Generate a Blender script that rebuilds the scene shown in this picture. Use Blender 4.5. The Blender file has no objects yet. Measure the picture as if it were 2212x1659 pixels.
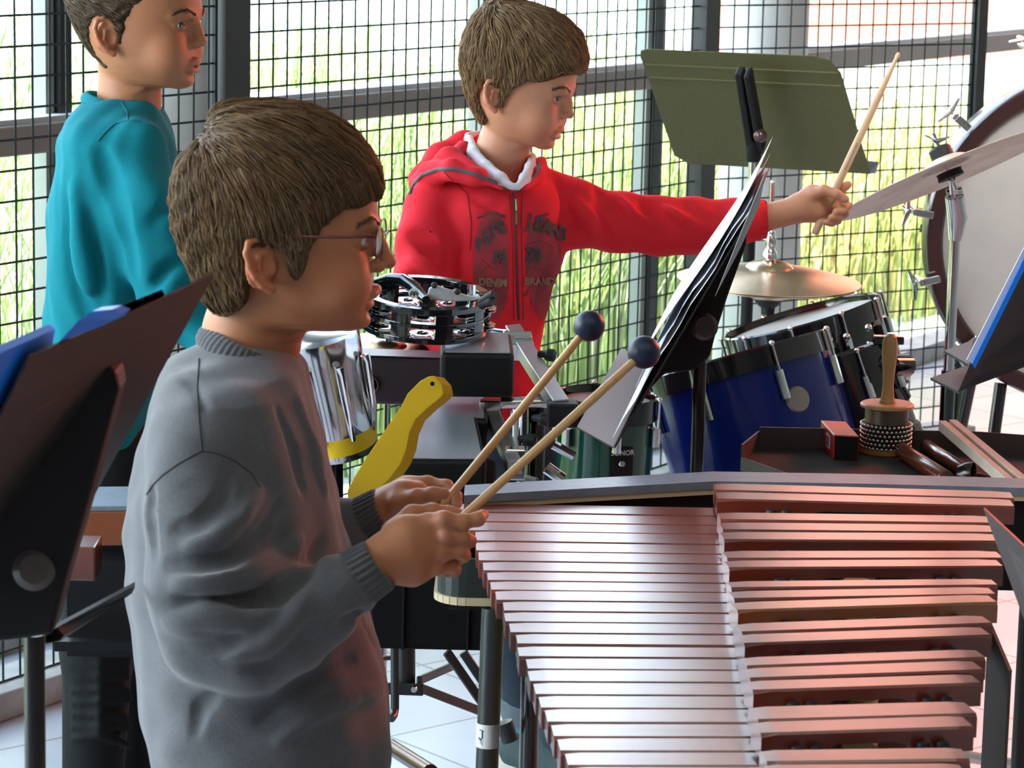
import bpy, math, random
import numpy as np
from mathutils import Vector, Matrix
from mathutils.bvhtree import BVHTree

sc = bpy.context.scene
COL = sc.collection
# ------------------------------------------------------------------ camera
FPX, PITCH, ROLL, CAMH = 6200.0, 0.178, 0.022, 1.65
_fw = np.array([0, math.cos(PITCH), -math.sin(PITCH)])
_up0 = np.array([0, math.sin(PITCH), math.cos(PITCH)])
_rt0 = np.array([1.0, 0, 0])
_R = math.cos(ROLL) * _rt0 + math.sin(ROLL) * _up0
_U = math.cos(ROLL) * _up0 - math.sin(ROLL) * _rt0
CAM = np.array([0.0, 0.0, CAMH])
cd = bpy.data.cameras.new('camera')
cd.sensor_width = 36.0
cd.sensor_fit = 'HORIZONTAL'
cd.lens = 36.0 * FPX / 2212.0
cd.clip_start = 0.05
cd.clip_end = 300
cam = bpy.data.objects.new('camera', cd)
COL.objects.link(cam)
cam.matrix_world = Matrix(((_R[0], _U[0], -_fw[0], 0), (_R[1], _U[1], -_fw[1], 0), (_R[2], _U[2], -_fw[2], CAMH), (0, 0, 0, 1)))
cd.dof.use_dof = True
cd.dof.focus_distance = 3.9
cd.dof.aperture_fstop = 22.0
sc.camera = cam
# ------------------------------------------------------------------ sky, sun, lights, exposure
w = bpy.data.worlds.new('sky')
sc.world = w
w.use_nodes = True
nt = w.node_tree
for n in list(nt.nodes): nt.nodes.remove(n)
_o = nt.nodes.new('ShaderNodeOutputWorld')
_b = nt.nodes.new('ShaderNodeBackground')
_tc = nt.nodes.new('ShaderNodeTexCoord')
_sx = nt.nodes.new('ShaderNodeSeparateXYZ')
_cr = nt.nodes.new('ShaderNodeValToRGB')
_cr.color_ramp.elements[0].position = 0.0
_cr.color_ramp.elements[0].color = (0.9, 0.95, 1.0, 1)
_cr.color_ramp.elements[1].position = 0.8
_cr.color_ramp.elements[1].color = (0.50, 0.68, 1.0, 1)
nt.links.new(_tc.outputs['Generated'], _sx.inputs[0])
nt.links.new(_sx.outputs['Z'], _cr.inputs[0])
nt.links.new(_cr.outputs[0], _b.inputs[0])
_b.inputs[1].default_value = 8.0
nt.links.new(_b.outputs[0], _o.inputs[0])

def light(name, kind, loc, target, energy, color, sx=1.0, sy=1.0):
    d = bpy.data.lights.new(name, kind)
    d.energy = energy
    d.color = color
    if kind == 'AREA':
        d.shape = 'RECTANGLE'; d.size = sx; d.size_y = sy
    o = bpy.data.objects.new(name, d)
    COL.objects.link(o)
    o.location = loc
    o.rotation_euler = (Vector(target) - Vector(loc)).to_track_quat('-Z', 'Y').to_euler()
    return o, d
_s, _sd = light('sun', 'SUN', (0, 0, 20), (3.0, 5.0, 20 - 6.5), 12.0, (1.0, 0.96, 0.86))
_sd.angle = 0.02
# daylight through the left run of windows, and unseen fill lights added overhead and, in red, at the right
light('daylight_from_left_windows', 'AREA', (-3.3, 2.5, 1.9), (0.0, 3.6, 1.0), 60, (0.86, 0.94, 1.0), 2.6, 1.8)
light('overhead_fill', 'AREA', (0.2, 1.6, 2.9), (0.2, 3.2, 0.8), 14, (1.0, 0.93, 0.82), 3.0, 1.2)  # unseen fill added to lift the dim interior
light('drum_fill', 'AREA', (0.9, 3.9, 2.9), (1.5, 5.6, 1.3), 16, (1.0, 0.97, 0.92), 0.9, 0.5)[1].spread = 1.3  # extra unseen fill, added to brighten the bass drum head
light('red_fill', 'AREA', (3.0, 6.6, 2.3), (1.0, 3.9, 0.5), 26, (1.0, 0.14, 0.08), 0.9, 0.9)[1].spread = 1.3  # unseen fill added to tint the right side red
sc.view_settings.view_transform = 'Standard'
sc.view_settings.look = 'None'
sc.view_settings.exposure = 0.15
sc.view_settings.gamma = 1.0
sc.view_settings.use_curve_mapping = False
sc.cycles.use_denoising = True
sc.cycles.max_bounces = 6
sc.cycles.diffuse_bounces = 3
sc.cycles.glossy_bounces = 3
sc.cycles.transmission_bounces = 4
sc.cycles.transparent_max_bounces = 12
sc.cycles.caustics_reflective = False
sc.cycles.caustics_refractive = False
sc.cycles.sample_clamp_indirect = 14.0

# ------------------------------------------------------------------ pixel helpers (2212 x 1659)
def ray(px, py):
    d = _fw + _R * ((px - 1106.0) / FPX) - _U * ((py - 829.5) / FPX)
    return d
def W(px, py, Y=None, z=None):
    d = ray(px, py)
    t = (Y / d[1]) if Y is not None else ((z - CAMH) / d[2])
    return CAM + d * t
def Wp(px, py, P0, n):
    d = ray(px, py)
    return CAM + d * (np.dot(np.array(P0) - CAM, n) / np.dot(d, n))
def S(px, P):
    """length in metres of px pixels at world point P"""
    return px * np.dot(np.array(P) - CAM, _fw) / FPX
def V(*a): return np.array(a, dtype=float)
def nrm(v):
    v = np.array(v, dtype=float)
    return v / (np.linalg.norm(v) + 1e-12)

# ------------------------------------------------------------------ materials
_mats = {}
def mat(name, color, rough=0.6, metal=0.0, spec=0.5, coat=0.0, noise=0.0, nscale=20.0, stretch=(1, 1, 1), bump=0.0, bscale=80.0,
        color2=None, attr=False, trans=0.0, emis=None, sheen=0.0, sss=0.0, detail=3.0, coat_rough=0.1):
    if name in _mats: return _mats[name]
    m = bpy.data.materials.new(name)
    _mats[name] = m
    m.use_nodes = True
    t = m.node_tree
    b = t.nodes['Principled BSDF']
    b.inputs['Base Color'].default_value = (*color, 1)
    b.inputs['Roughness'].default_value = rough
    b.inputs['Metallic'].default_value = metal
    b.inputs['Specular IOR Level'].default_value = spec
    b.inputs['Coat Weight'].default_value = coat
    b.inputs['Coat Roughness'].default_value = coat_rough
    b.inputs['Sheen Weight'].default_value = sheen
    if sss:
        b.inputs['Subsurface Weight'].default_value = sss
        b.inputs['Subsurface Radius'].default_value = (0.012, 0.005, 0.003)
        b.inputs['Subsurface Scale'].default_value = 1.0
    if emis:
        b.inputs['Emission Color'].default_value = (*emis[0], 1)
        b.inputs['Emission Strength'].default_value = emis[1]
    src = None
    tc = t.nodes.new('ShaderNodeTexCoord')
    mp = t.nodes.new('ShaderNodeMapping')
    mp.inputs['Scale'].default_value = stretch
    t.links.new(tc.outputs['Object'], mp.inputs[0])
    if attr:
        a = t.nodes.new('ShaderNodeAttribute')
        a.attribute_name = 'col'
        src = a.outputs['Color']
    if noise > 0:
        nz = t.nodes.new('ShaderNodeTexNoise')
        nz.inputs['Scale'].default_value = nscale
        nz.inputs['Detail'].default_value = detail
        t.links.new(mp.outputs[0], nz.inputs['Vector'])
        mx = t.nodes.new('ShaderNodeMix'); mx.data_type = 'RGBA'
        c2 = color2 if color2 else tuple(c * 0.5 for c in color)
        if attr:
            mx.blend_type = 'MULTIPLY'
            mx.inputs[7].default_value = (*c2, 1)
            t.links.new(src, mx.inputs[6])
        else:
            mx.inputs[6].default_value = (*color, 1)
            mx.inputs[7].default_value = (*c2, 1)
        mr = t.nodes.new('ShaderNodeMapRange')
        mr.inputs['From Min'].default_value = 0.35
        mr.inputs['From Max'].default_value = 0.65
        mr.inputs['To Max'].default_value = noise
        t.links.new(nz.outputs['Fac'], mr.inputs['Value'])
        t.links.new(mr.outputs[0], mx.inputs[0])
        src = mx.outputs[2]
    if src is not None: t.links.new(src, b.inputs['Base Color'])
    if bump > 0:
        n2 = t.nodes.new('ShaderNodeTexNoise')
        n2.inputs['Scale'].default_value = bscale
        n2.inputs['Detail'].default_value = 2.0
        t.links.new(mp.outputs[0], n2.inputs['Vector'])
        bp = t.nodes.new('ShaderNodeBump')
        bp.inputs['Strength'].default_value = 1.0
        bp.inputs['Distance'].default_value = bump
        t.links.new(n2.outputs['Fac'], bp.inputs['Height'])
        t.links.new(bp.outputs[0], b.inputs['Normal'])
    return m

def glass_mat(name, tint=(1, 1, 1), gloss=0.06, rough=0.02):
    if name in _mats: return _mats[name]
    m = bpy.data.materials.new(name); _mats[name] = m
    m.use_nodes = True
    t = m.node_tree
    for n in list(t.nodes): t.nodes.remove(n)
    o = t.nodes.new('ShaderNodeOutputMaterial')
    mx = t.nodes.new('ShaderNodeMixShader'); mx.inputs[0].default_value = gloss
    a = t.nodes.new('ShaderNodeBsdfTransparent'); a.inputs[0].default_value = (*tint, 1)
    g = t.nodes.new('ShaderNodeBsdfGlossy'); g.inputs['Roughness'].default_value = rough
    t.links.new(a.outputs[0], mx.inputs[1]); t.links.new(g.outputs[0], mx.inputs[2])
    t.links.new(mx.outputs[0], o.inputs[0])
    return m

# ------------------------------------------------------------------ object helpers
def wloc(o):
    v = np.zeros(3)
    while o is not None:
        v = v + np.array(o.location); o = o.parent
    return v
def props(o, label=None, cat=None, group=None, kind=None):
    if label: o['label'] = label
    if cat: o['category'] = cat
    if group: o['group'] = group
    if kind: o['kind'] = kind
    return o
def thing(name, label, cat, loc, group=None):
    o = bpy.data.objects.new(name, None)
    COL.objects.link(o)
    o.location = tuple(float(c) for c in loc)
    o.empty_display_size = 0.05
    return props(o, label, cat, group)
def raw(name, verts, faces, m, parent=None, smooth=True, col=None, bevel=0.0, base=None, sharp=None):
    """one mesh object; verts in world coordinates"""
    verts = np.asarray(verts, dtype=np.float64).reshape(-1, 3)
    o_at = wloc(parent) if parent is not None else (np.array(base, dtype=float) if base is not None else verts.mean(0) * V(1, 1, 0) + V(0, 0, verts[:, 2].min()))
    me = bpy.data.meshes.new(name)
    if isinstance(faces, np.ndarray):
        k = faces.shape[1]; nf = len(faces)
        me.vertices.add(len(verts)); me.vertices.foreach_set('co', (verts - o_at).astype(np.float32).ravel())
        me.loops.add(nf * k); me.loops.foreach_set('vertex_index', faces.astype(np.int32).ravel())
        me.polygons.add(nf); me.polygons.foreach_set('loop_start', np.arange(0, nf * k, k, dtype=np.int32))
        me.polygons.foreach_set('loop_total', np.full(nf, k, dtype=np.int32))
        me.update(calc_edges=True)
    else:
        me.from_pydata([tuple(v) for v in (verts - o_at)], [], faces)
    me.validate()
    if m is not None: me.materials.append(m)
    me.polygons.foreach_set('use_smooth', np.full(len(me.polygons), bool(smooth)))
    if smooth and sharp:
        try: me.set_sharp_from_angle(angle=sharp)
        except Exception: pass
    if col is not None:
        ca = me.color_attributes.new('col', 'FLOAT_COLOR', 'POINT')
        c4 = np.ones((len(verts), 4), dtype=np.float32); c4[:, :3] = col
        ca.data.foreach_set('color', c4.ravel())
    o = bpy.data.objects.new(name, me)
    COL.objects.link(o)
    if parent is not None: o.parent = parent
    else: o.location = tuple(o_at)
    if bevel > 0:
        md = o.modifiers.new('bevel', 'BEVEL'); md.width = bevel; md.segments = 2
        md.limit_method = 'ANGLE'; md.angle_limit = 0.6
    return o

class MB:
    def __init__(s): s.v = []; s.f = []
    def add(s, vs, fs):
        n = len(s.v); s.v += [np.array(v, dtype=float) for v in vs]; s.f += [tuple(i + n for i in f) for f in fs]; return s
    def box(s, lo, hi):
        a, b = lo, hi
        vs = [(x, y, z) for x in (a[0], b[0]) for y in (a[1], b[1]) for z in (a[2], b[2])]
        return s.add(vs, [(0, 1, 3, 2), (4, 6, 7, 5), (0, 4, 5, 1), (2, 3, 7, 6), (0, 2, 6, 4), (1, 5, 7, 3)])
    def obox(s, c, ax, ay, az):
        """oriented box, centre and three half vectors"""
        c, ax, ay, az = map(np.array, (c, ax, ay, az))
        vs = [c + i * ax + j * ay + k * az for i in (-1, 1) for j in (-1, 1) for k in (-1, 1)]
        return s.add(vs, [(0, 1, 3, 2), (4, 6, 7, 5), (0, 4, 5, 1), (2, 3, 7, 6), (0, 2, 6, 4), (1, 5, 7, 3)])
    def bar(s, p, q, wd, ht, up=(0, 0, 1)):
        p, q = np.array(p, dtype=float), np.array(q, dtype=float)
        d = q - p; L = np.linalg.norm(d); d /= L
        sd = nrm(np.cross(d, up)); u = np.cross(sd, d)
        return s.obox((p + q) / 2, d * L / 2, sd * wd / 2, u * ht / 2)
    def tube(s, pts, r, n=10, cap=True):
        pts = [np.array(p, dtype=float) for p in pts]
        if not hasattr(r, '__len__'): r = [r] * len(pts)
        d0 = nrm(pts[1] - pts[0])
        a = nrm(np.cross(d0, (0, 0, 1) if abs(d0[2]) < 0.9 else (1, 0, 0)))
        vs = []; m = len(pts)
        for i, p in enumerate(pts):
            d = nrm((pts[min(i + 1, m - 1)] - pts[max(i - 1, 0)]))
            a = nrm(a - d * np.dot(a, d)); b = np.cross(d, a)
            for k in range(n):
                t = 2 * math.pi * k / n
                vs.append(p + r[i] * (math.cos(t) * a + math.sin(t) * b))
        fs = [(i * n + k, i * n + (k + 1) % n, (i + 1) * n + (k + 1) % n, (i + 1) * n + k) for i in range(m - 1) for k in range(n)]
        if cap: fs += [tuple(range(n))[::-1], tuple(range((m - 1) * n, m * n))]
        return s.add(vs, fs)
    def lathe(s, prof, c, axis=(0, 0, 1), n=32, xdir=None, ang=None):
        """prof: list of (radius, height) along axis from c"""
        ax = nrm(axis); c = np.array(c, dtype=float)
        a = nrm(np.cross(ax, (0, 1, 0) if abs(ax[1]) < 0.9 else (1, 0, 0))); b = np.cross(ax, a)
        vs = []
        for (r, h) in prof:
            for k in range(n):
                t = 2 * math.pi * k / n
                vs.append(c + ax * h + max(r, 1e-5) * (math.cos(t) * a + math.sin(t) * b))
        m = len(prof)
        fs = [(i * n + k, i * n + (k + 1) % n, (i + 1) * n + (k + 1) % n, (i + 1) * n + k) for i in range(m - 1) for k in range(n)]
        if prof[0][0] > 1e-4 and prof[0] != prof[-1]: fs.append(tuple(range(n))[::-1])
        if prof[-1][0] > 1e-4 and prof[0] != prof[-1]: fs.append(tuple(range((m - 1) * n, m * n)))
        return s.add(vs, fs)
    def ball(s, c, r, n=16, m=10, rot=None):
        c = np.array(c, dtype=float); r = np.array(r, dtype=float) * np.ones(3)
        vs = []
        for i in range(m + 1):
            th = math.pi * i / m
            for k in range(n):
                ph = 2 * math.pi * k / n
                v = V(math.sin(th) * math.cos(ph), math.sin(th) * math.sin(ph), math.cos(th)) * r
                if rot is not None: v = np.array(rot) @ v
                vs.append(c + v)
        return s.add(vs, [(i * n + k, (i + 1) * n + k, (i + 1) * n + (k + 1) % n, i * n + (k + 1) % n) for i in range(m) for k in range(n)])
    def prism(s, poly, ext):
        n = len(poly); ext = np.array(ext, dtype=float)
        vs = [np.array(p, dtype=float) for p in poly] + [np.array(p, dtype=float) + ext for p in poly]
        fs = [tuple(range(n))[::-1], tuple(range(n, 2 * n))] + [(i, (i + 1) % n, n + (i + 1) % n, n + i) for i in range(n)]
        return s.add(vs, fs)
    def obj(s, name, m, parent=None, smooth=False, bevel=0.0, base=None, sharp=0.6):
        return raw(name, s.v, s.f, m, parent, smooth, None, bevel, base, sharp)
# ------------------------------------------------------------------ implicit surfaces for people, clothes and hair
class Field:
    def __init__(s, lo, hi, v):
        s.lo = np.array(lo, dtype=float); s.v = v
        s.n = [int(math.ceil((hi[i] - lo[i]) / v)) + 1 for i in range(3)]
        s.ax = [(s.lo[i] + v * np.arange(s.n[i])).astype(np.float32) for i in range(3)]
        s.a = np.full(s.n, 1.0, dtype=np.float32)
    def reg(s, lo, hi, m):
        sl = []
        for i in range(3):
            a = int(np.clip(math.floor((lo[i] - m - s.lo[i]) / s.v), 0, s.n[i])); b = int(np.clip(math.ceil((hi[i] + m - s.lo[i]) / s.v) + 1, 0, s.n[i]))
            if b <= a: return None, None
            sl.append(slice(a, b))
        sl = tuple(sl)
        return sl, (s.ax[0][sl[0]][:, None, None], s.ax[1][sl[1]][None, :, None], s.ax[2][sl[2]][None, None, :])
    def put(s, sl, d, k, op):
        a = s.a[sl]
        if op == 'u':
            if k > 0:
                h = np.maximum(k - np.abs(a - d), 0) / k
                s.a[sl] = np.minimum(a, d) - h * h * k * 0.25
            else: s.a[sl] = np.minimum(a, d)
        elif op == 's':
            d = -d; h = np.maximum(k - np.abs(a - d), 0) / k
            s.a[sl] = np.maximum(a, d) + h * h * k * 0.25
        else:
            h = np.maximum(k - np.abs(a - d), 0) / k
            s.a[sl] = np.maximum(a, d) + h * h * k * 0.25
    def cap(s, p, q, r0, r1=None, k=0.01, op='u'):
        r1 = r0 if r1 is None else r1
        p = np.array(p, dtype=float); q = np.array(q, dtype=float); R = max(r0, r1)
        sl, g = s.reg(np.minimum(p, q) - R, np.maximum(p, q) + R, k + 3 * s.v)
        if sl is None: return s
        d = q - p; L2 = float(d @ d) + 1e-12
        X, Y, Z = g[0] - np.float32(p[0]), g[1] - np.float32(p[1]), g[2] - np.float32(p[2])
        t = np.clip((X * np.float32(d[0]) + Y * np.float32(d[1]) + Z * np.float32(d[2])) / np.float32(L2), 0, 1)
        dd = np.sqrt((X - t * np.float32(d[0]))**2 + (Y - t * np.float32(d[1]))**2 + (Z - t * np.float32(d[2]))**2) - (r0 + (r1 - r0) * t).astype(np.float32)
        s.put(sl, dd, k, op); return s
    def chain(s, pts, rs, k=0.01, op='u'):
        if not hasattr(rs, '__len__'): rs = [rs] * len(pts)
        for i in range(len(pts) - 1): s.cap(pts[i], pts[i + 1], rs[i], rs[i + 1], k, op)
        return s
    def ell(s, c, r, k=0.01, op='u', M=None):
        c = np.array(c, dtype=float); r = np.array(r, dtype=float) * np.ones(3); R = r.max()
        M = np.eye(3) if M is None else np.array(M)
        sl, g = s.reg(c - R, c + R, k + 3 * s.v)
        if sl is None: return s
        X, Y, Z = [(g[i] - np.float32(c[i])) for i in range(3)]
        u = [(X * np.float32(M[i][0]) + Y * np.float32(M[i][1]) + Z * np.float32(M[i][2])) for i in range(3)]
        k0 = np.sqrt(sum((u[i] / np.float32(r[i]))**2 for i in range(3)))
        k1 = np.sqrt(sum((u[i] / np.float32(r[i]**2))**2 for i in range(3))) + 1e-9
        s.put(sl, (k0 * (k0 - 1) / k1).astype(np.float32), k, op); return s
    def loft(s, M, o, tab, k=0.01, op='u', grow=0.0, ef=2.0, eb=2.0, poly=None, pk=0.006):
        """tab rows (h, a_front, a_back, half_width, a_centre) in local axes: M rows = forward, side, up"""
        tab = sorted(tab); T = np.array(tab, dtype=float); M = np.array(M, dtype=float); o = np.array(o, dtype=float)
        amax = max(abs(T[:, 1]).max(), abs(T[:, 2]).max(), T[:, 3].max()) + grow
        cs = [o + M[0] * i + M[1] * j + M[2] * h for i in (T[:, 2].min() - grow, T[:, 1].max() + grow) for j in (-T[:, 3].max() - grow, T[:, 3].max() + grow) for h in (T[0, 0] - grow, T[-1, 0] + grow)]
        sl, g = s.reg(np.min(cs, 0), np.max(cs, 0), k + 3 * s.v)
        if sl is None: return s
        X, Y, Z = [(g[i] - np.float32(o[i])) for i in range(3)]
        A, B, H = [(X * np.float32(M[i][0]) + Y * np.float32(M[i][1]) + Z * np.float32(M[i][2])) for i in range(3)]
        f = lambda c: np.interp(H.ravel(), T[:, 0], T[:, c]).reshape(H.shape).astype(np.float32)
        af, ab, wd, ac = f(1) + grow, f(2) - grow, f(3) + grow, f(4)
        fr = A > ac
        sa = np.where(fr, af - ac, ac - ab); q = np.abs(A - ac) / np.maximum(sa, 1e-4); w_ = np.abs(B) / np.maximum(wd, 1e-4)
        qf = (q**ef + w_**ef)**(1 / ef) if ef == eb else np.where(fr, (q**ef + w_**ef)**(1 / ef), (q**eb + w_**eb)**(1 / eb))
        d = (qf - 1) * np.minimum(sa, wd)
        hd = np.maximum(H - (T[-1, 0] + grow), (T[0, 0] - grow) - H)
        d = np.maximum(d, hd)
        if poly is not None:
            pd = polysd(A, H, poly)
            h = np.maximum(pk - np.abs(d - pd), 0) / pk
            d = np.maximum(d, pd) + h * h * pk * 0.25
        s.put(sl, d.astype(np.float32), k, op); return s
    def mesh(s, smooth=0):
        a = s.a; ins = a < 0
        nx, ny, nz = a.shape
        c = np.zeros((nx - 1, ny - 1, nz - 1), dtype=np.uint8)
        for i in (0, 1):
            for j in (0, 1):
                for l in (0, 1): c += ins[i:nx - 1 + i, j:ny - 1 + j, l:nz - 1 + l]
        act = (c > 0) & (c < 8)
        I = np.argwhere(act)
        idx = np.full(act.shape, -1, dtype=np.int64); idx[act] = np.arange(len(I))
        P = np.zeros((len(I), 3)); N = np.zeros(len(I))
        cn = [(i, j, l) for i in (0, 1) for j in (0, 1) for l in (0, 1)]
        val = {q: a[I[:, 0] + q[0], I[:, 1] + q[1], I[:, 2] + q[2]] for q in cn}
        for p in cn:
            for ax in range(3):
                if p[ax] == 0:
                    q = list(p); q[ax] = 1; q = tuple(q)
                    va, vb = val[p], val[q]; m = (va < 0) != (vb < 0)
                    t = np.where(m, va / np.where(m, va - vb, 1), 0)
                    for e in range(3): P[:, e] += np.where(m, p[e] + (t if e == ax else 0), 0)
                    N += m
        P = (P / N[:, None] + I) * s.v + s.lo
        F = []
        for ax in range(3):
            b, d = [(1, 2), (2, 0), (0, 1)][ax]
            s0 = [slice(None)] * 3; s1 = [slice(None)] * 3; s0[ax] = slice(0, -1); s1[ax] = slice(1, None)
            for q in (b, d): s0[q] = slice(1, -1); s1[q] = slice(1, -1)
            A0, A1 = ins[tuple(s0)], ins[tuple(s1)]
            for flip, m in ((0, A0 & ~A1), (1, ~A0 & A1)):
                E = np.argwhere(m)
                if len(E) == 0: continue
                E[:, b] += 1; E[:, d] += 1
                def g(db, dd):
                    Q = E.copy(); Q[:, b] -= db; Q[:, d] -= dd
                    return idx[Q[:, 0], Q[:, 1], Q[:, 2]]
                q = np.stack([g(1, 1), g(0, 1), g(0, 0), g(1, 0)], 1)
                F.append(q[:, ::-1] if flip else q)
        F = np.concatenate(F)
        F = F[(F >= 0).all(1)]
        for _ in range(smooth):
            acc = np.zeros_like(P); n = np.zeros(len(P))
            for i in range(4):
                u, v = F[:, i], F[:, (i + 1) % 4]
                np.add.at(acc, u, P[v]); np.add.at(n, u, 1); np.add.at(acc, v, P[u]); np.add.at(n, v, 1)
            P = P * 0.4 + 0.6 * acc / np.maximum(n, 1)[:, None]
        return P, F

def polysd(x, y, poly):
    poly = np.array(poly, dtype=np.float32); n = len(poly)
    d = np.full(np.broadcast(x, y).shape, 1e9, dtype=np.float32); sg = np.ones_like(d)
    for i in range(n):
        a, b = poly[i], poly[(i + 1) % n]; e = b - a
        wx, wy = x - a[0], y - a[1]
        t = np.clip((wx * e[0] + wy * e[1]) / (e @ e + 1e-12), 0, 1)
        d = np.minimum(d, (wx - e[0] * t)**2 + (wy - e[1] * t)**2)
        c1, c2, c3 = y >= a[1], y < b[1], e[0] * wy > e[1] * wx
        fl = (c1 & c2 & c3) | (~c1 & ~c2 & ~c3)
        sg = np.where(fl, -sg, sg)
    return sg * np.sqrt(d)

def strands(P, F, n, comb, L, steps=6, rad=0.0004, lift=0.003, seed=1, mask=None, wob=0.15):
    """thin tapering locks laid along a hair shell; returns verts, faces"""
    rng = np.random.default_rng(seed)
    bv = BVHTree.FromPolygons([tuple(p) for p in P], [tuple(int(i) for i in f) for f in F])
    cen = P[F].mean(1)
    ids = rng.integers(0, len(F), n)
    VS, FS = [], []
    for i in ids:
        p = Vector(cen[i] + rng.normal(0, 0.001, 3))
        if mask is not None and not mask(p): continue
        Li = L * rng.uniform(0.55, 1.25); st = Li / steps
        wv = rng.normal(0, wob, 3); pts = []; lf = lift * rng.uniform(0.2, 1.0)
        r0 = rad * rng.uniform(0.7, 1.4)
        d = None
        for s_ in range(steps + 1):
            q, nn, _, _ = bv.find_nearest(p)
            if q is None: break
            t = s_ / steps
            pts.append((np.array(q + nn * (-0.0006 + lf * (0.3 + 0.7 * math.sin(math.pi * min(t * 0.8 + 0.1, 1))))), np.array(nn)))
            c = Vector(comb(np.array(q)) + wv); c = c - nn * c.dot(nn)
            if c.length < 1e-6: break
            c.normalize()
            if d is not None: c = (c + d * 0.6).normalized()
            d = c; p = q + c * st
        m = len(pts)
        if m < 3: continue
        b0 = len(VS) * 3
        for j, (q, nn) in enumerate(pts):
            dd = nrm(pts[min(j + 1, m - 1)][0] - pts[max(j - 1, 0)][0]); sd = nrm(np.cross(dd, nn))
            r = r0 * (1 - 0.85 * (j / (m - 1))**1.5)
            VS.append(np.stack([q + sd * r * 1.6, q - sd * r * 1.6, q + nn * r * 1.4]))
        for j in range(m - 1):
            for k in range(3):
                FS.append((b0 + j * 3 + k, b0 + j * 3 + (k + 1) % 3, b0 + (j + 1) * 3 + (k + 1) % 3, b0 + (j + 1) * 3 + k))
    return np.concatenate(VS), np.array(FS)
# ------------------------------------------------------------------ the room and the window wall
DW = nrm(V(0.533, 0.846, 0)); NW = V(-DW[1], DW[0], 0)          # along the window wall, and outwards
P0 = W(0, 1562, z=0.0)
PM = P0 + NW * 0.05                                             # mesh plane
PG = P0 + NW * 0.33                                             # glazing plane
def onM(px, py): return Wp(px, py, PM, NW)
def onG(px, py): return Wp(px, py, PG, NW)
UZ = V(0, 0, 1)
M_black = mat('black_paint', (0.012, 0.013, 0.014), 0.38, bump=0.0)
M_steel = mat('dark_steel_paint', (0.035, 0.034, 0.032), 0.45)
M_wire = mat('wire_paint', (0.010, 0.016, 0.014), 0.5, spec=.3)
M_conc = mat('column_paint', (0.68, 0.66, 0.60), 0.7, noise=0.15, nscale=9)
M_taupe = mat('rail_paint', (0.36, 0.30, 0.255), 0.5)
M_ledge = mat('white_ledge', (0.7, 0.7, 0.7), 0.4)
M_kerb = mat('kerb_stone', (0.42, 0.4, 0.36), 0.7, noise=0.5, nscale=14, bump=0.0008, bscale=60)
M_wall = mat('wall_plaster', (0.28, 0.27, 0.25), 0.85, noise=0.2, nscale=5)
M_ceil = mat('ceiling_panel', (0.3, 0.3, 0.3), 0.9, noise=0.2, nscale=5)
M_glass = glass_mat('window_glass', (0.97, 0.99, 0.98), 0.04)

def floor_mat():
    m = bpy.data.materials.new('floor_tiles'); m.use_nodes = True; t = m.node_tree; b = t.nodes['Principled BSDF']
    tc = t.nodes.new('ShaderNodeTexCoord'); mp = t.nodes.new('ShaderNodeMapping'); mp.inputs['Rotation'].default_value = (0, 0, math.radians(-40))
    mp.inputs['Location'].default_value = (0.11, 0.2, 0)
    br = t.nodes.new('ShaderNodeTexBrick'); br.offset = 0.0; br.inputs['Scale'].default_value = 1.0
    br.inputs['Brick Width'].default_value = 0.36; br.inputs['Row Height'].default_value = 0.36
    br.inputs['Mortar Size'].default_value = 0.0035; br.inputs['Mortar Smooth'].default_value = 0.1
    br.inputs['Color1'].default_value = (0.50, 0.50, 0.50, 1); br.inputs['Color2'].default_value = (0.46, 0.46, 0.47, 1); br.inputs['Mortar'].default_value = (0.17, 0.14, 0.13, 1)
    t.links.new(tc.outputs['Object'], mp.inputs[0]); t.links.new(mp.outputs[0], br.inputs['Vector'])
    nz = t.nodes.new('ShaderNodeTexNoise'); nz.inputs['Scale'].default_value = 6; t.links.new(mp.outputs[0], nz.inputs['Vector'])
    mx = t.nodes.new('ShaderNodeMix'); mx.data_type = 'RGBA'; mx.blend_type = 'MULTIPLY'; mx.inputs[7].default_value = (0.8, 0.82, 0.85, 1)
    t.links.new(nz.outputs['Fac'], mx.inputs[0]); t.links.new(br.outputs['Color'], mx.inputs[6]); t.links.new(mx.outputs[2], b.inputs['Base Color'])
    b.inputs['Roughness'].default_value = 0.28; b.inputs['Specular IOR Level'].default_value = 0.6
    return m
# corners of the room: window line meets the left wall and the right wall
def wl(x, P): s_ = (x - P[0]) / DW[0]; return P + DW * s_
XL, XR, YB, ZC = -4.2, 3.6, -2.6, 3.05
gl, gr = wl(XL, PG), wl(XR, PG)
def slab(name, poly, z0, z1, m):
    mb = MB(); mb.prism([(p[0], p[1], z0) for p in poly], (0, 0, z1 - z0))
    return props(mb.obj(name, m), kind='structure')
room_poly = [(XL, YB), (XR, YB), (XR, gr[1]), (XL, gl[1])]
slab('floor', room_poly, -0.12, 0.0, floor_mat())
slab('ceiling', room_poly, ZC, ZC + 0.2, M_ceil)
for nm, a, b in (('wall_back', (XL, YB), (XR, YB)), ('wall_left', (XL, YB), (XL, gl[1])), ('wall_right', (XR, YB), (XR, gr[1]))):
    mb = MB(); a = V(*a, 0); b = V(*b, 0); d = nrm(b - a); out = V(d[1], -d[0], 0)
    if nm == 'wall_left': out = V(-1, 0, 0)
    if nm == 'wall_right': out = V(1, 0, 0)
    mb.prism([a + V(0, 0, -.12), b + V(0, 0, -.12), b + out * .15 + V(0, 0, -.12), a + out * .15 + V(0, 0, -.12)], (0, 0, ZC + .32))
    props(mb.obj(nm, M_wall), kind='structure')

def splane(P, px, py=600):
    q = Wp(px, py, P, NW); return float(np.dot(q - P, DW))
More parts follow.
